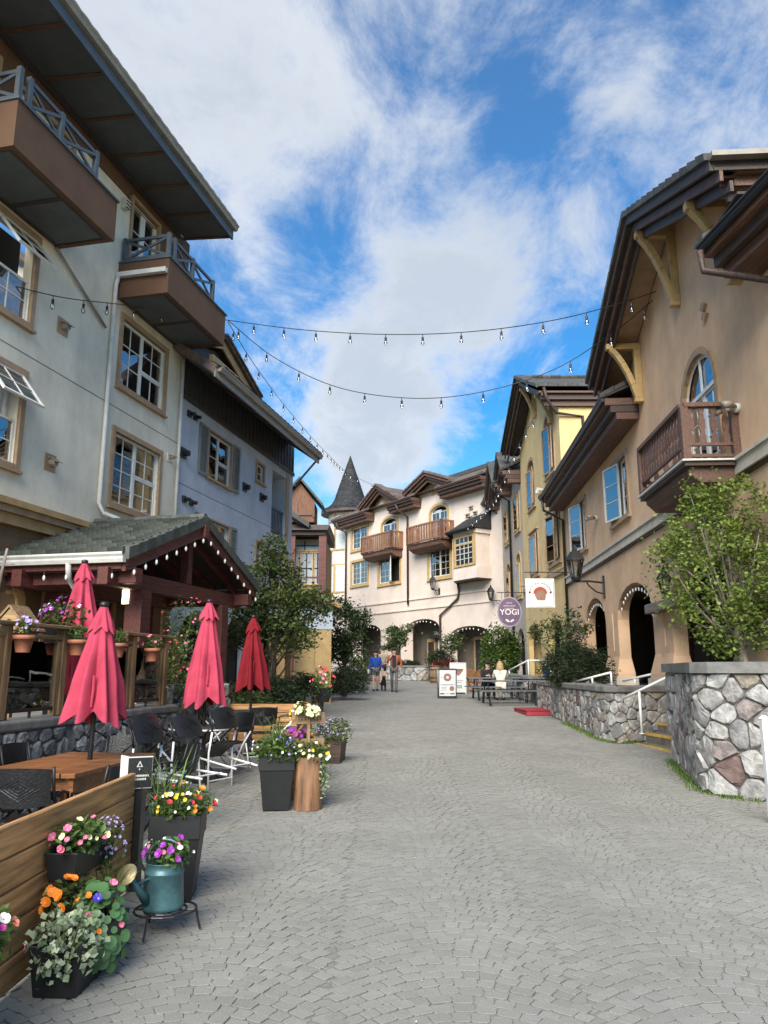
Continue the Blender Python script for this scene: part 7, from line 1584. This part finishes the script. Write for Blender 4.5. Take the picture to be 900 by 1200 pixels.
def disc(o, name, m, x, z, r, y, n=20, r2=0.0):
    b = MB(); vs = [(x+r*math.cos(6.283*i/n), y, z+r*math.sin(6.283*i/n)) for i in range(n)]
    if r2: b.add(vs+[(x+r2*math.cos(6.283*i/n), y, z+r2*math.sin(6.283*i/n)) for i in range(n)], [(i, (i+1) % n, n+(i+1) % n, n+i) for i in range(n)])
    else: b.add(vs, [tuple(range(n))])
    b.build(name, m, o)
def marks1(o):
    disc(o, 'round_emblem', M_mk4, 0, .76, .115, -.0095, r2=.05); disc(o, 'round_emblem', M_mk1, 0, .76, .14, -.0092, r2=.118); disc(o, 'round_emblem', M_mk4, .16, .36, .075, -.0095, r2=.0); disc(o, 'round_emblem', M_mk1, .16, .36, .088, -.0092)
    bars(o, [('lettering', M_mk2, [(-.26, -.22, .485, .505), (.22, .26, .485, .505)]+[(-.19+k*.04, -.165+k*.04, .48, .51) for k in range(10)]), ('lettering', M_mk3, [(-.22, -.02, .40, .415), (-.2, -.05, .36, .372), (-.22, -.02, .30, .312)]), ('footer_lettering', M_mk1, [(-.26, -.11, .15, .20), (.10, .26, .15, .20)]+[(-.08+k*.03, -.065+k*.03, .16, .19) for k in range(5)]), ('lettering', M_mk2, [(-.24, -.19, .75, .765), (.19, .24, .75, .765)])])
def marks2(o):
    b = MB(); b.add([(-.20, -.0095, .98), (.20, -.0095, .98), (.17, -.0095, .90), (.03, -.0095, .72), (-.03, -.0095, .72), (-.17, -.0095, .90)], [(0, 1, 2, 3, 4, 5)]); b.build('cup_picture', M_mk4, o); b = MB(); b.quad((-.18, -.0098, .965), (.18, -.0098, .965), (.16, -.0098, .93), (-.16, -.0098, .93)); b.build('cup_picture', M_mk2, o)
    bars(o, [('lettering', M_mk3, [(-.2+k*.05, -.165+k*.05, .52, .545) for k in range(8)]+[(-.1, .12, .45, .47)]), ('lettering', M_mk3, [(-.05+k*.05, -.02+k*.05, .22, .36) for k in range(4)])])
aboard('black framed sandwich board with round emblem in front of the other', (2.28, 28.6), .66, 1.06, 0.02, M_black, marks1)
aboard('white sandwich board with brown cup picture behind the black framed one', (2.95, 31.3), .62, 1.22, -.05, M_offw, marks2)
def barrel(label, c, s=1.0):
    R = thing('wine_barrel', label, 'barrel', (c[0], c[1], gz(c[1])), 0, 'wine barrels'); n = 18; mw = wood('barrel oak', (.25, .16, .09), .7, .2, 'z')
    for k in range(n):
        a0, a1 = 6.283*k/n, 6.283*(k+.96)/n; b = MB(); prof = [(.27, 0), (.325, .3), (.335, .45), (.325, .6), (.275, .85)]
        vs = [(r*s*math.cos(a), r*s*math.sin(a), z*s) for r, z in prof for a in (a0, a1)]; b.add(vs, [(2*i, 2*i+1, 2*i+3, 2*i+2) for i in range(4)]); b.build('stave', mw, R)
    for z, r in ((.06, .287), (.24, .322), (.62, .33), (.79, .292)): b = MB(); b.lathe([(r*s, z*s), (r*s*1.012, (z+.025)*s), (r*s, (z+.05)*s)], 24, cap=False); b.build('hoop', M_black, R)
    b = MB(); b.lathe([(.001, .8*s), (.275*s, .8*s)], 18, cap=False); b.build('soil', M_soil, R); return R
barrel('oak wine barrel planter in front, left of the sandwich boards', (at(523, 790, 37).x, 37.0), 1.05)
barrel('oak wine barrel planter behind, farthest left', (at(511, 790, 40).x, 40.0), 1.05)
def lounge_chair(label, c, rz):
    R = thing('adirondack_chair', label, 'chair', (c[0], c[1], gz(c[1])), rz, 'wooden lounge chairs'); mw = wood('orange stained pine', (.42, .20, .085), .6, .12, 'z')
    for k in range(5):
        x = -.24+.12*k; h = .95-.05*abs(k-2); b = MB(); b.bar((x, .18, .36), (x*1.15, .48, h), .10, .02, (0, 1, 0)); b.build('back_slat', mw, R)
        b = MB(); b.bar((x, -.3, .40), (x, .2, .33), .1, .02); b.build('seat_slat', mw, R)
    for s in (-1, 1):
        b = MB(); b.box(s*.34-.06, s*.34+.06, -.35, .3, .56, .585); b.build('armrest', mw, R); b = MB(); b.box(s*.32-.04, s*.32+.04, -.33, -.28, 0, .56); b.build('leg', mw, R); b = MB(); b.bar((s*.31, -.3, .38), (s*.31, .42, .04), .03, .1); b.build('leg', mw, R)
lounge_chair('orange wooden lounge chair behind the picnic tables, larger one', (at(560, 800, 32.6).x, 32.6), math.pi+.3)
lounge_chair('orange wooden lounge chair beside the white sandwich board', (at(549, 800, 33.5).x, 33.5), math.pi-.2)
# blue bucket and white bag on the wall
q = at(640, 785, 27.2); R_ = thing('blue_bucket', 'small blue bucket on the corner stone wall', 'bucket', (q.x, 27.25, 1.415), 0); b = MB(); b.lathe([(.10, 0), (.13, .24), (.138, .24), (.138, .26), (.12, .26), (.1, .05)], 14, cap=False); b.build('body', mat('blue plastic', (.02, .06, .55), .4, .05, 4), R_, smooth=True); b = MB(); b.tube([(.13*math.cos(t), 0, .24+.1*math.sin(t)) for t in [k*.314 for k in range(11)]], .006, 5); b.build('handle', M_white, R_)
q = at(650, 786, 27.2); R_ = thing('white_bag', 'crumpled white bag beside the blue bucket', 'bag', (q.x, 27.3, 1.415), 0); b = MB(); rng = random.Random(1); b.lathe([(.13, 0), (.17, .08), (.15, .18), (.07, .25), (.09, .29)], 12); b.v = [(x*rng.uniform(.85, 1.15), y*rng.uniform(.85, 1.15), z) for x, y, z in b.v]; b.build('body', M_white, R_); b = MB(); b.tube([(-.04, 0, .26), (0, 0, .34), (.04, 0, .26)], .008, 5); b.build('handle', M_white, R_)
# ================================================================= HANGING SIGNS
def purple_sign():
    c = at(597, 717, 32.0); R = thing('hanging_oval_sign', 'purple oval hanging sign lettered YOGI in front of the taupe house', 'sign', c, 0); n = 36; rx, rz = .50, .62
    b = MB(); b.prism([(rx*math.cos(6.283*i/n), rz*math.sin(6.283*i/n)) for i in range(n)], 'y', -.03, .03); b.build('board', mat('grey sign rim', (.30, .27, .33), .6), R)
    b = MB(); k = .92; b.prism([(rx*k*math.cos(6.283*i/n), rz*k*math.sin(6.283*i/n)) for i in range(n)], 'y', -.034, -.031); b.build('face', mat('dusty purple sign', (.125, .075, .135), .6, .1, 5), R)
    text_part(R, 'YOGI', None, 0, -.037, -.12, .33, M_white)
    t = MB(); [t.quad((x, -.037, z), (x+.045, -.037, z), (x+.045, -.037, z+.05), (x, -.037, z+.05)) for z, a, m in ((.34, -.12, 4), (.22, -.24, 8), (.11, -.18, 6)) for x in [a+.062*i for i in range(m)]]; t.build('small_lettering', mat('pale mauve print', (.42, .36, .40), .6), R)
    t = MB(); [t.add([(s*.01, -.037, -.40), (s*.05, -.037, -.43), (s*.16, -.037, -.36), (s*.17, -.037, -.30), (s*.08, -.037, -.33)], [(0, 1, 2, 3, 4)]) for s in (-1, 1)]; t.build('leaf_mark', M_white, R)
    t = MB(); w = 6.75-c.x; t.tube([(-.5, 0, .80), (w, 0, .80)], .018, 6); t.tube([(.5, 0, 1.05), (w, 0, 1.05)], .012, 5); t.tube([(-.3, 0, .8), (-.3, 0, .5)], .01, 5); t.tube([(.3, 0, .8), (.3, 0, .5)], .01, 5); t.box(w-.03, w, -.05, .05, .6, 1.2); t.build('iron_arm', M_black, R)
purple_sign()
def white_sign():
    c = at(633, 695, 26.5); R = thing('hanging_square_sign', 'white square hanging sign with arched lettering and red half disc', 'sign', c, 0); s = .50
    b = MB(); b.box(-s, s, -.025, .025, -s, s); b.build('board', M_white, R, bevel=.008)
    b = MB(); e = .46; [b.box(x0, x1, -.0275, -.0255, z0, z1) for x0, x1, z0, z1 in ((-e+.05, e-.05, e-.012, e), (-e+.05, e-.05, -e, -e+.012), (-e, -e+.012, -e+.05, e-.05), (e-.012, e, -e+.05, e-.05))]; b.build('border_line', M_mk3, R)
    t = MB()
    for k in range(15):
        if k in (4, 7): continue
        a = math.radians(168-156*k/14); r = .37; ca, sa = math.cos(a), math.sin(a); u = Vector((sa, -ca)); v = Vector((ca, sa)); p = Vector((r*ca, r*sa-.04))
        t.add([((p+u*x+v*z).x, -.028, (p+u*x+v*z).y) for x, z in ((-.018, -.03), (.018, -.03), (.018, .03), (-.018, .03), (0, 0), (.007, .012))], [(0, 4, 3), (1, 2, 4), (3, 4, 5, 2)])
    t.build('arched_lettering', M_mk2, R)
    h = MB(); h.add([(0.24*math.cos(math.pi*i/14), -.028, .24*math.sin(math.pi*i/14)-.03) for i in range(15)], [tuple(range(15))]); h.build('red_half_disc', mat('brick red print', (.40, .06, .035), .6), R)
    h = MB(); h.add([(0.285*math.cos(math.pi*i/14)*k, -.0275, .285*math.sin(math.pi*i/14)*k-.03) for k in (1, .9) for i in range(15)], [(i, i+1, 15+i+1, 15+i) for i in range(14)]); h.build('pink_arc', mat('pale pink print', (.75, .5, .5), .6), R)
    h = MB(); h.add([(x, -.0285, z) for x, z in ((-.12, -.25), (.16, -.25), (.2, -.02), (.1, .12), (-.08, .08), (-.2, -.06))], [tuple(range(6))]); h.build('brown_shape', M_mk4, R)
    h = MB(); [h.add([(cx+.06*math.cos(6.283*i/10)*(1 if i % 2 else .5), -.028, .02+.06*math.sin(6.283*i/10)*(1 if i % 2 else .5)) for i in range(10)], [tuple(range(10))]) for cx in (-.36, .36)]; h.build('maple_leaf_mark', mat('wine red print', (.20, .02, .05), .6), R)
    w = 6.68-c.x; t = MB(); t.tube([(-.55, 0, .72), (w, 0, .72)], .016, 6); t.tube([(-.3, 0, .72), (-.3, 0, .5)], .01, 5); t.tube([(.3, 0, .72), (.3, 0, .5)], .01, 5); t.tube([(.6, 0, .72), (w, 0, 1.15)], .01, 5); t.box(w-.03, w, -.04, .04, .5, 1.2); t.build('iron_arm', M_black, R)
white_sign()
# ================================================================= STRING LIGHTS OVER THE STREET
def catenary(label, pix, n=14, spacing=0.9, r=.045, drop=.09, wob=0.0):
    """pix: three or more (px, py, Y) the cable passes through; a smooth sagging line is run through them."""
    K = [at(*p) for p in pix]; pts = []
    for i in range(len(K)-1):
        p0, p1, p2, p3 = K[max(i-1, 0)], K[i], K[i+1], K[min(i+2, len(K)-1)]
        for t in range(8):
            s = t/8; pts.append(.5*((2*p1)+(-p0+p2)*s+(2*p0-5*p1+4*p2-p3)*s*s+(-p0+3*p1-3*p2+p3)*s*s*s))
    pts.append(K[-1]); R = thing('festoon_lights', label, 'string lights', pts[0], 0, 'festoon strings over the street'); o = pts[0].copy()
    b = MB(); b.tube([p-o for p in pts], .011, 5); b.build('cable', M_black, R)
    s = MB(); s.tube([(0, 0, 0), (0, 0, -drop)], .009, 5); s.lathe([(.028, -drop-.07), (.03, -drop), (.012, -drop+.02)], 8); sm = s.mesh('socket', M_black)
    g_ = MB(); g_.lathe([(.004, -drop-.21), (r*.75, -drop-.185), (r, -drop-.14), (r*.6, -drop-.07)], 10); gm = g_.mesh('bulb', M_clear, True)
    acc = 0; nxt = spacing*.4
    for a, c in zip(pts, pts[1:]):
        l = (c-a).length
        while acc+l > nxt: q = a.lerp(c, (nxt-acc)/l)-o; so = link('socket', sm, R, q); link('bulb', gm, so); nxt += spacing
        acc += l
    return R
M_clear = glassmat('clear bulb glass', .35, (.92, .92, .88))
catenary('festoon string crossing the street, highest of the three', [(-20, 325, 13.0), (70, 348, 14.2), (150, 358, 16.5), (265, 375, 19.2), (360, 387, 18.6), (460, 392, 17.8), (560, 388, 17.0), (660, 373, 16.2), (750, 348, 15.6), (782, 335, 15.4)], spacing=.98)
catenary('festoon string crossing the street with the deeper sag', [(267, 375, 19.2), (320, 418, 20.5), (390, 452, 20.0), (470, 466, 19.2), (550, 462, 18.4), (640, 437, 17.6), (710, 396, 16.8), (765, 352, 15.4)], spacing=1.12)
catenary('festoon string running away from the balcony to the cone roof', [(267, 377, 19.2), (300, 430, 23.0), (340, 483, 28.0), (380, 528, 36.0), (413, 557, 50.0), (470, 582, 54.0)], spacing=1.75, r=.05)
catenary('festoon string hanging along the brown eaves of the row houses', [(628, 487, 27.0), (608, 520, 29.5), (588, 566, 33.0), (575, 590, 37.0), (545, 618, 43.0)], spacing=1.0, r=.05)
# ================================================================= PEOPLE
SKIN = mat('skin', (.55, .33, .24), .6, .05, 8)
def skinmesh(name, verts, edges, radii, m, parent, root=0, sub=1):
    me = bpy.data.meshes.new(name); me.from_pydata([tuple(v) for v in verts], edges, []); me.materials.append(m); o = link(name, me, parent)
    md = o.modifiers.new('skin', 'SKIN'); md.use_smooth_shade = True
    for i, r in enumerate(radii):
        sv = me.skin_vertices[0].data[i]; sv.radius = (r, r) if not isinstance(r, tuple) else r; sv.use_root = (i == root); sv.use_loose = False
    s = o.modifiers.new('subdivision', 'SUBSURF'); s.levels = sub; s.render_levels = sub
    return o
def person(label, loc, face, J, top, bottom, hair, shoes=None, bare_arms=False, shorts=False, H=1.75, extras=None, sleeves=None, long_hair=False, cap=None):
    """J: joints in metres for a 1.75 m body facing -y. One continuous skin body, clothes and hair over it."""
    R = thing('person', label, 'person', loc, face, 'people in the street'); k = H/1.75
    g = lambda n: Vector(J[n])*k
    names = ['pelvis', 'waist', 'chest', 'neck', 'head0', 'head', 'shl', 'ell', 'wrl', 'hal', 'shr', 'elr', 'wrr', 'har', 'hil', 'knl', 'anl', 'tol', 'hir', 'knr', 'anr', 'tor']
    rad = {'pelvis': (.14, .10), 'waist': (.125, .09), 'chest': (.15, .10), 'neck': .05, 'head0': (.085, .095), 'head': (.105, .125), 'shl': .055, 'ell': .04, 'wrl': .03, 'hal': (.028, .04), 'shr': .055, 'elr': .04, 'wrr': .03, 'har': (.028, .04), 'hil': .085, 'knl': .055, 'anl': .035, 'tol': (.04, .03), 'hir': .085, 'knr': .055, 'anr': .035, 'tor': (.04, .03)}
    E_ = [('pelvis', 'waist'), ('waist', 'chest'), ('chest', 'neck'), ('neck', 'head0'), ('head0', 'head'), ('chest', 'shl'), ('shl', 'ell'), ('ell', 'wrl'), ('wrl', 'hal'), ('chest', 'shr'), ('shr', 'elr'), ('elr', 'wrr'), ('wrr', 'har'), ('pelvis', 'hil'), ('hil', 'knl'), ('knl', 'anl'), ('anl', 'tol'), ('pelvis', 'hir'), ('hir', 'knr'), ('knr', 'anr'), ('anr', 'tor')]
    ix = {n: i for i, n in enumerate(names)}
    sc = lambda r, f=1: tuple(x*k*f for x in r) if isinstance(r, tuple) else r*k*f
    skinmesh('body', [g(n) for n in names], [(ix[a], ix[b]) for a, b in E_], [sc(rad[n]) for n in names], SKIN, R)
    # fingers and thumb of each hand
    for h, w in (('hal', 'wrl'), ('har', 'wrr')):
        d = (g(h)-g(w)).normalized(); s = d.cross(Vector((0, 1, .01))).normalized(); f = MB()
        for q, (o, l) in enumerate(((-.03, .06), (-.01, .075), (.01, .07), (.028, .055))): f.tube([g(h)+s*o*k, g(h)+s*o*k+d*l*.55*k, g(h)+s*o*k+d*l*k+Vector((0, -.012, 0))*k], [.009*k, .008*k, .006*k], 5)
        f.tube([g(w).lerp(g(h), .4)+s*.02, g(h)+s*.05*k, g(h)+s*.055*k+d*.03*k], [.011*k, .01*k, .007*k], 5); f.build('fingers', SKIN, R, smooth=True)
    ts = ['pelvis', 'waist', 'chest', 'neck', 'shl', 'ell', 'shr', 'elr']; te = [('pelvis', 'waist'), ('waist', 'chest'), ('chest', 'neck'), ('chest', 'shl'), ('shl', 'ell'), ('chest', 'shr'), ('shr', 'elr')]
    if not bare_arms: ts += ['wrl', 'wrr']; te += [('ell', 'wrl'), ('elr', 'wrr')]
    P_ = {n: g(n) for n in ts}; P_['neck'] = g('chest').lerp(g('neck'), .8); P_['pelvis'] = g('pelvis')+Vector((0, 0, -.03))
    if bare_arms: P_['ell'] = g('shl').lerp(g('ell'), .75); P_['elr'] = g('shr').lerp(g('elr'), .75)
    skinmesh('top', [P_[n] for n in ts], [(ts.index(a), ts.index(b)) for a, b in te], [sc(rad[n], 1.4 if n in ('shl', 'shr', 'chest') else 1.24) if n != 'neck' else .10*k for n in ts], top, R)
    bs = ['pelvis', 'hil', 'knl', 'hir', 'knr']; be = [('pelvis', 'hil'), ('hil', 'knl'), ('pelvis', 'hir'), ('hir', 'knr')]
    if not shorts: bs += ['anl', 'anr']; be += [('knl', 'anl'), ('knr', 'anr')]
    B_ = {n: g(n) for n in bs}
    if shorts: B_['knl'] = g('hil').lerp(g('knl'), .7); B_['knr'] = g('hir').lerp(g('knr'), .7)
    rb = {n: sc(rad[n], 1.14) for n in bs}
    if shorts: rb['knl'] = rb['knr'] = .085*k
    else: rb['anl'] = rb['anr'] = .055*k; rb['knl'] = rb['knr'] = .07*k
    skinmesh('shorts' if shorts else 'trousers', [B_[n] for n in bs], [(bs.index(a), bs.index(b)) for a, b in be], [rb[n] for n in bs], bottom, R)
    for a, t in (('anl', 'tol'), ('anr', 'tor')):
        A, T_ = g(a), g(t); d = (T_-A); d.z = 0; d.normalize(); skinmesh('shoe', [A+Vector((0, 0, -.02))-d*.03*k, T_.lerp(A, .4)+Vector((0, 0, -.005)), T_+d*.05*k], [(0, 1), (1, 2)], [.052*k, .05*k, .042*k], shoes or M_blackp, R)
    hc = g('head'); b = MB(); n = 14; vs = []; rows = 7      # hair cap, open at the face
    for i in range(rows):
        ph = math.pi*.5*(1-i/(rows-1)*1.25)
        for j in range(n):
            a = 2*math.pi*j/n; front = max(0, -math.sin(a)); z = math.sin(ph); r = math.cos(ph) if ph > 0 else 1.0
            zz = max(z, .25*front+(-.35 if front < .5 else 0)); vs.append((hc.x+.092*k*r*math.cos(a), hc.y+.012*k+.108*k*r*math.sin(a), hc.z+.03*k+.105*k*max(z, zz if front > .5 else z)))
    b.add(vs, [(i*n+j, i*n+(j+1) % n, (i+1)*n+(j+1) % n, (i+1)*n+j) for i in range(rows-1) for j in range(n)]); b.build('hair', hair, R, smooth=True)
    if long_hair:
        b = MB()
        for s in range(9): a = math.pi*(s/8); x, y = .085*k*math.cos(a), .02+.085*k*math.sin(a); b.tube([(hc.x+x*.9, hc.y+y*.9, hc.z+.05*k), (hc.x+x*1.1, hc.y+y*1.1, hc.z-.12*k), (hc.x+x*1.25, hc.y+y*1.15+.03, hc.z-.36*k)], [.035*k, .04*k, .012*k], 6)
        b.build('long_hair', hair, R, smooth=True)
    f = MB(); f.add([(hc.x-.014*k, hc.y-.088*k, hc.z-.03*k), (hc.x+.014*k, hc.y-.088*k, hc.z-.03*k), (hc.x, hc.y-.12*k, hc.z-.03*k), (hc.x, hc.y-.085*k, hc.z+.02*k)], [(0, 1, 2), (1, 3, 2), (3, 0, 2)]); f.build('nose', SKIN, R)
    f = MB(); [f.lathe([(.001, -.006), (.013*k, 0), (.001, .006)], 8, (hc.x+s*.035*k, hc.y-.088*k, hc.z+.012*k), cap=False) for s in (-1, 1)]; f.build('eyes', M_dark, R)
    f = MB(); f.box(hc.x-.025*k, hc.x+.025*k, hc.y-.094*k, hc.y-.08*k, hc.z-.062*k, hc.z-.053*k); f.build('mouth', mat('lips', (.40, .15, .13), .6), R)
    f = MB(); [f.lathe([(.012*k, -.03*k), (.02*k, 0), (.012*k, .03*k)], 7, (hc.x+s*.085*k, hc.y+.005, hc.z), .5) for s in (-1, 1)]; f.build('ears', SKIN, R)
    if cap: f = MB(); f.lathe([(.105*k, .0), (.10*k, .06*k), (.05*k, .11*k), (.001, .115*k)], 14, (hc.x, hc.y, hc.z+.02*k), cap=False); f.box(hc.x-.07*k, hc.x+.07*k, hc.y-.19*k, hc.y-.08*k, hc.z+.02*k, hc.z+.035*k); f.build('cap', cap, R)
    if extras: extras(R, g, k)
    return R
STAND = dict(pelvis=(0, 0, .95), waist=(0, 0, 1.1), chest=(0, .01, 1.33), neck=(0, .01, 1.47), head0=(0, -.005, 1.555), head=(0, -.015, 1.64), shl=(-.19, .01, 1.40), ell=(-.25, .02, 1.13), wrl=(-.25, -.06, .90), hal=(-.25, -.09, .83), shr=(.19, .01, 1.40), elr=(.25, .02, 1.13), wrr=(.25, -.06, .90), har=(.25, -.09, .83), hil=(-.09, 0, .90), knl=(-.10, -.02, .49), anl=(-.10, .02, .08), tol=(-.11, -.12, .035), hir=(.09, 0, .90), knr=(.10, -.02, .49), anr=(.10, .02, .08), tor=(.11, -.12, .035))
def pose(**k): d = dict(STAND); d.update(k); return d
WALK1 = pose(knl=(-.09, -.14, .50), anl=(-.09, -.20, .09), tol=(-.09, -.34, .06), knr=(.09, .02, .48), anr=(.09, .22, .12), tor=(.09, .10, .035), wrl=(-.30, -.08, .92), hal=(-.31, -.12, .86), wrr=(.27, -.12, .95), har=(.26, -.18, .90))
WALK2 = pose(knr=(.09, -.14, .50), anr=(.09, -.20, .09), tor=(.09, -.34, .06), knl=(-.09, .02, .48), anl=(-.09, .20, .12), tol=(-.09, .08, .035), ell=(-.29, -.04, 1.13), wrl=(-.14, -.20, 1.36), hal=(-.08, -.17, 1.47), elr=(.29, .06, 1.14), wrr=(.24, -.04, .96), har=(.2, -.06, .92))
M_bl = mat('blue sweater', (.018, .075, .40), .85, .12, 8); M_den = mat('grey denim shorts', (.10, .115, .13), .85, .12, 10); M_brhair = mat('dark hair', (.025, .017, .012), .6, .1, 20); M_rust = mat('rust jacket', (.36, .105, .05), .8, .12, 8); M_navy = mat('navy shirt', (.012, .014, .03), .8); M_gtr = mat('grey trousers', (.105, .105, .10), .85, .1, 10); M_kh = mat('khaki shirt', (.33, .27, .20), .85, .1, 8); M_blk = mat('black cloth', (.012, .012, .014), .85); M_crm = mat('cream sweater', (.70, .63, .52), .85, .08, 8); M_blonde = mat('blonde hair', (.42, .28, .14), .55, .2, 20)
def cup(R, g, k):
    b = MB(); c = g('hal'); b.lathe([(.03, -.10), (.04, .05), (.042, .05), (.042, .065)], 12, (c.x, c.y-.03, c.z)); b.build('paper_cup', M_white, R)
def jacket(R, g, k):
    for s, sh in ((-1, 'shl'), (1, 'shr')):
        a = g(sh); b = MB(); pts = [(s*.05, 1.46), (s*.17, 1.44), (s*.20, 1.30), (s*.185, .98), (s*.07, .98), (s*.085, 1.3)]; b.prism([(x*k, z*k) for x, z in pts], 'y', -.165*k, -.10*k); b.build('jacket_front', M_rust, R, bevel=.02)
g1 = ground_at(440, 810); person('woman walking in a blue sweater and grey shorts, holding a white cup', (g1.x, 33.0, gz(33)), 0.05, WALK1, M_bl, M_den, M_brhair, M_blackp, shorts=True, H=1.70, extras=cup, long_hair=True)
person('man walking in a rust jacket and grey trousers, hand at his face', (.42, 32.4, gz(32.4)), -.05, WALK2, M_rust, M_gtr, M_brhair, M_blackp, H=1.80, extras=lambda R, g, k: (lambda b: (b.prism([(-.07*k, .97*k), (.08*k, .97*k), (.075*k, 1.44*k), (-.065*k, 1.44*k)], 'y', -.150*k, -.09*k), b.build('shirt_front', M_navy, R, bevel=.015)))(MB()))
person('man seen from behind in a khaki shirt and black shorts', (-.05, 38.5, gz(38.5)), math.pi+.2, STAND, M_kh, M_blk, M_brhair, M_blackp, bare_arms=True, shorts=True, H=1.78)
person('distant person in pale clothes left of the woman in blue', (at(421, 780, 44).x, 43.0, gz(43)), .4, STAND, M_crm, M_blk, M_brhair, H=1.68, bare_arms=True)
SIT = pose(pelvis=(0, .05, .52), waist=(0, .06, .68), chest=(0, .02, .92), neck=(0, -.02, 1.06), head0=(0, -.04, 1.14), head=(0, -.06, 1.23), shl=(-.19, .01, .99), ell=(-.24, -.10, .78), wrl=(-.12, -.32, .82), hal=(-.07, -.39, .82), shr=(.19, .01, .99), elr=(.24, -.10, .78), wrr=(.12, -.32, .82), har=(.07, -.39, .82), hil=(-.09, .02, .52), knl=(-.11, -.40, .50), anl=(-.11, -.36, .09), tol=(-.11, -.48, .04), hir=(.09, .02, .52), knr=(.11, -.40, .50), anr=(.11, -.36, .09), tor=(.11, -.48, .04))
yb = TY+2.3
person('blonde woman in a cream sweater seated with her back to the street', (TX-.02, yb-.68, gz(yb)-.015), math.pi-.1, SIT, M_crm, M_crm, M_blonde, M_black, H=1.74, long_hair=True)
person('person in black with a cap seated across from the blonde woman', (TX-.28, yb+.70, gz(yb)-.015), .15, SIT, M_blk, M_blk, M_brhair, M_black, H=1.8, cap=M_blk)
# dog on a lead
def dog():
    R = thing('dog', 'small black dog walking beside the woman in blue', 'dog', (-.02, 33.1, gz(33.1)), 0.05)
    V = [(0, .22, .40), (0, .02, .39), (0, -.20, .43), (0, -.30, .52), (0, -.36, .60), (0, -.47, .57), (-.07, -.18, .24), (-.07, -.21, .02), (.07, -.18, .24), (.07, -.15, .02), (-.07, .18, .28), (-.07, .27, .16), (-.07, .24, .02), (.07, .18, .28), (.07, .25, .16), (.07, .20, .02), (0, .34, .50), (0, .42, .60)]
    E_ = [(0, 1), (1, 2), (2, 3), (3, 4), (4, 5), (2, 6), (6, 7), (2, 8), (8, 9), (0, 10), (10, 11), (11, 12), (0, 13), (13, 14), (14, 15), (0, 16), (16, 17)]
    r = [.095, .085, .115, .065, .07, .035, .045, .022, .045, .022, .06, .032, .022, .06, .032, .022, .022, .012]
    skinmesh('body', V, E_, r, mat('black fur', (.014, .013, .012), .7, .1, 20, .5, 60), R, 1)
    b = MB(); [b.add([(s*.03, -.35, .65), (s*.075, -.36, .64), (s*.085, -.385, .55)], [(0, 1, 2)]) for s in (-1, 1)]; b.build('ears', MATS['black fur'], R)
    b = MB(); b.lathe([(.072, 0), (.072, .025)], 10, (0, -.29, .50), cap=False); b.build('collar', M_red_f, R); b = MB(); b.tube([(0, -.27, .55), (-.03, .0, .75), (-.06, -.1, .88)], .006, 5); b.build('lead', M_white, R)
dog()
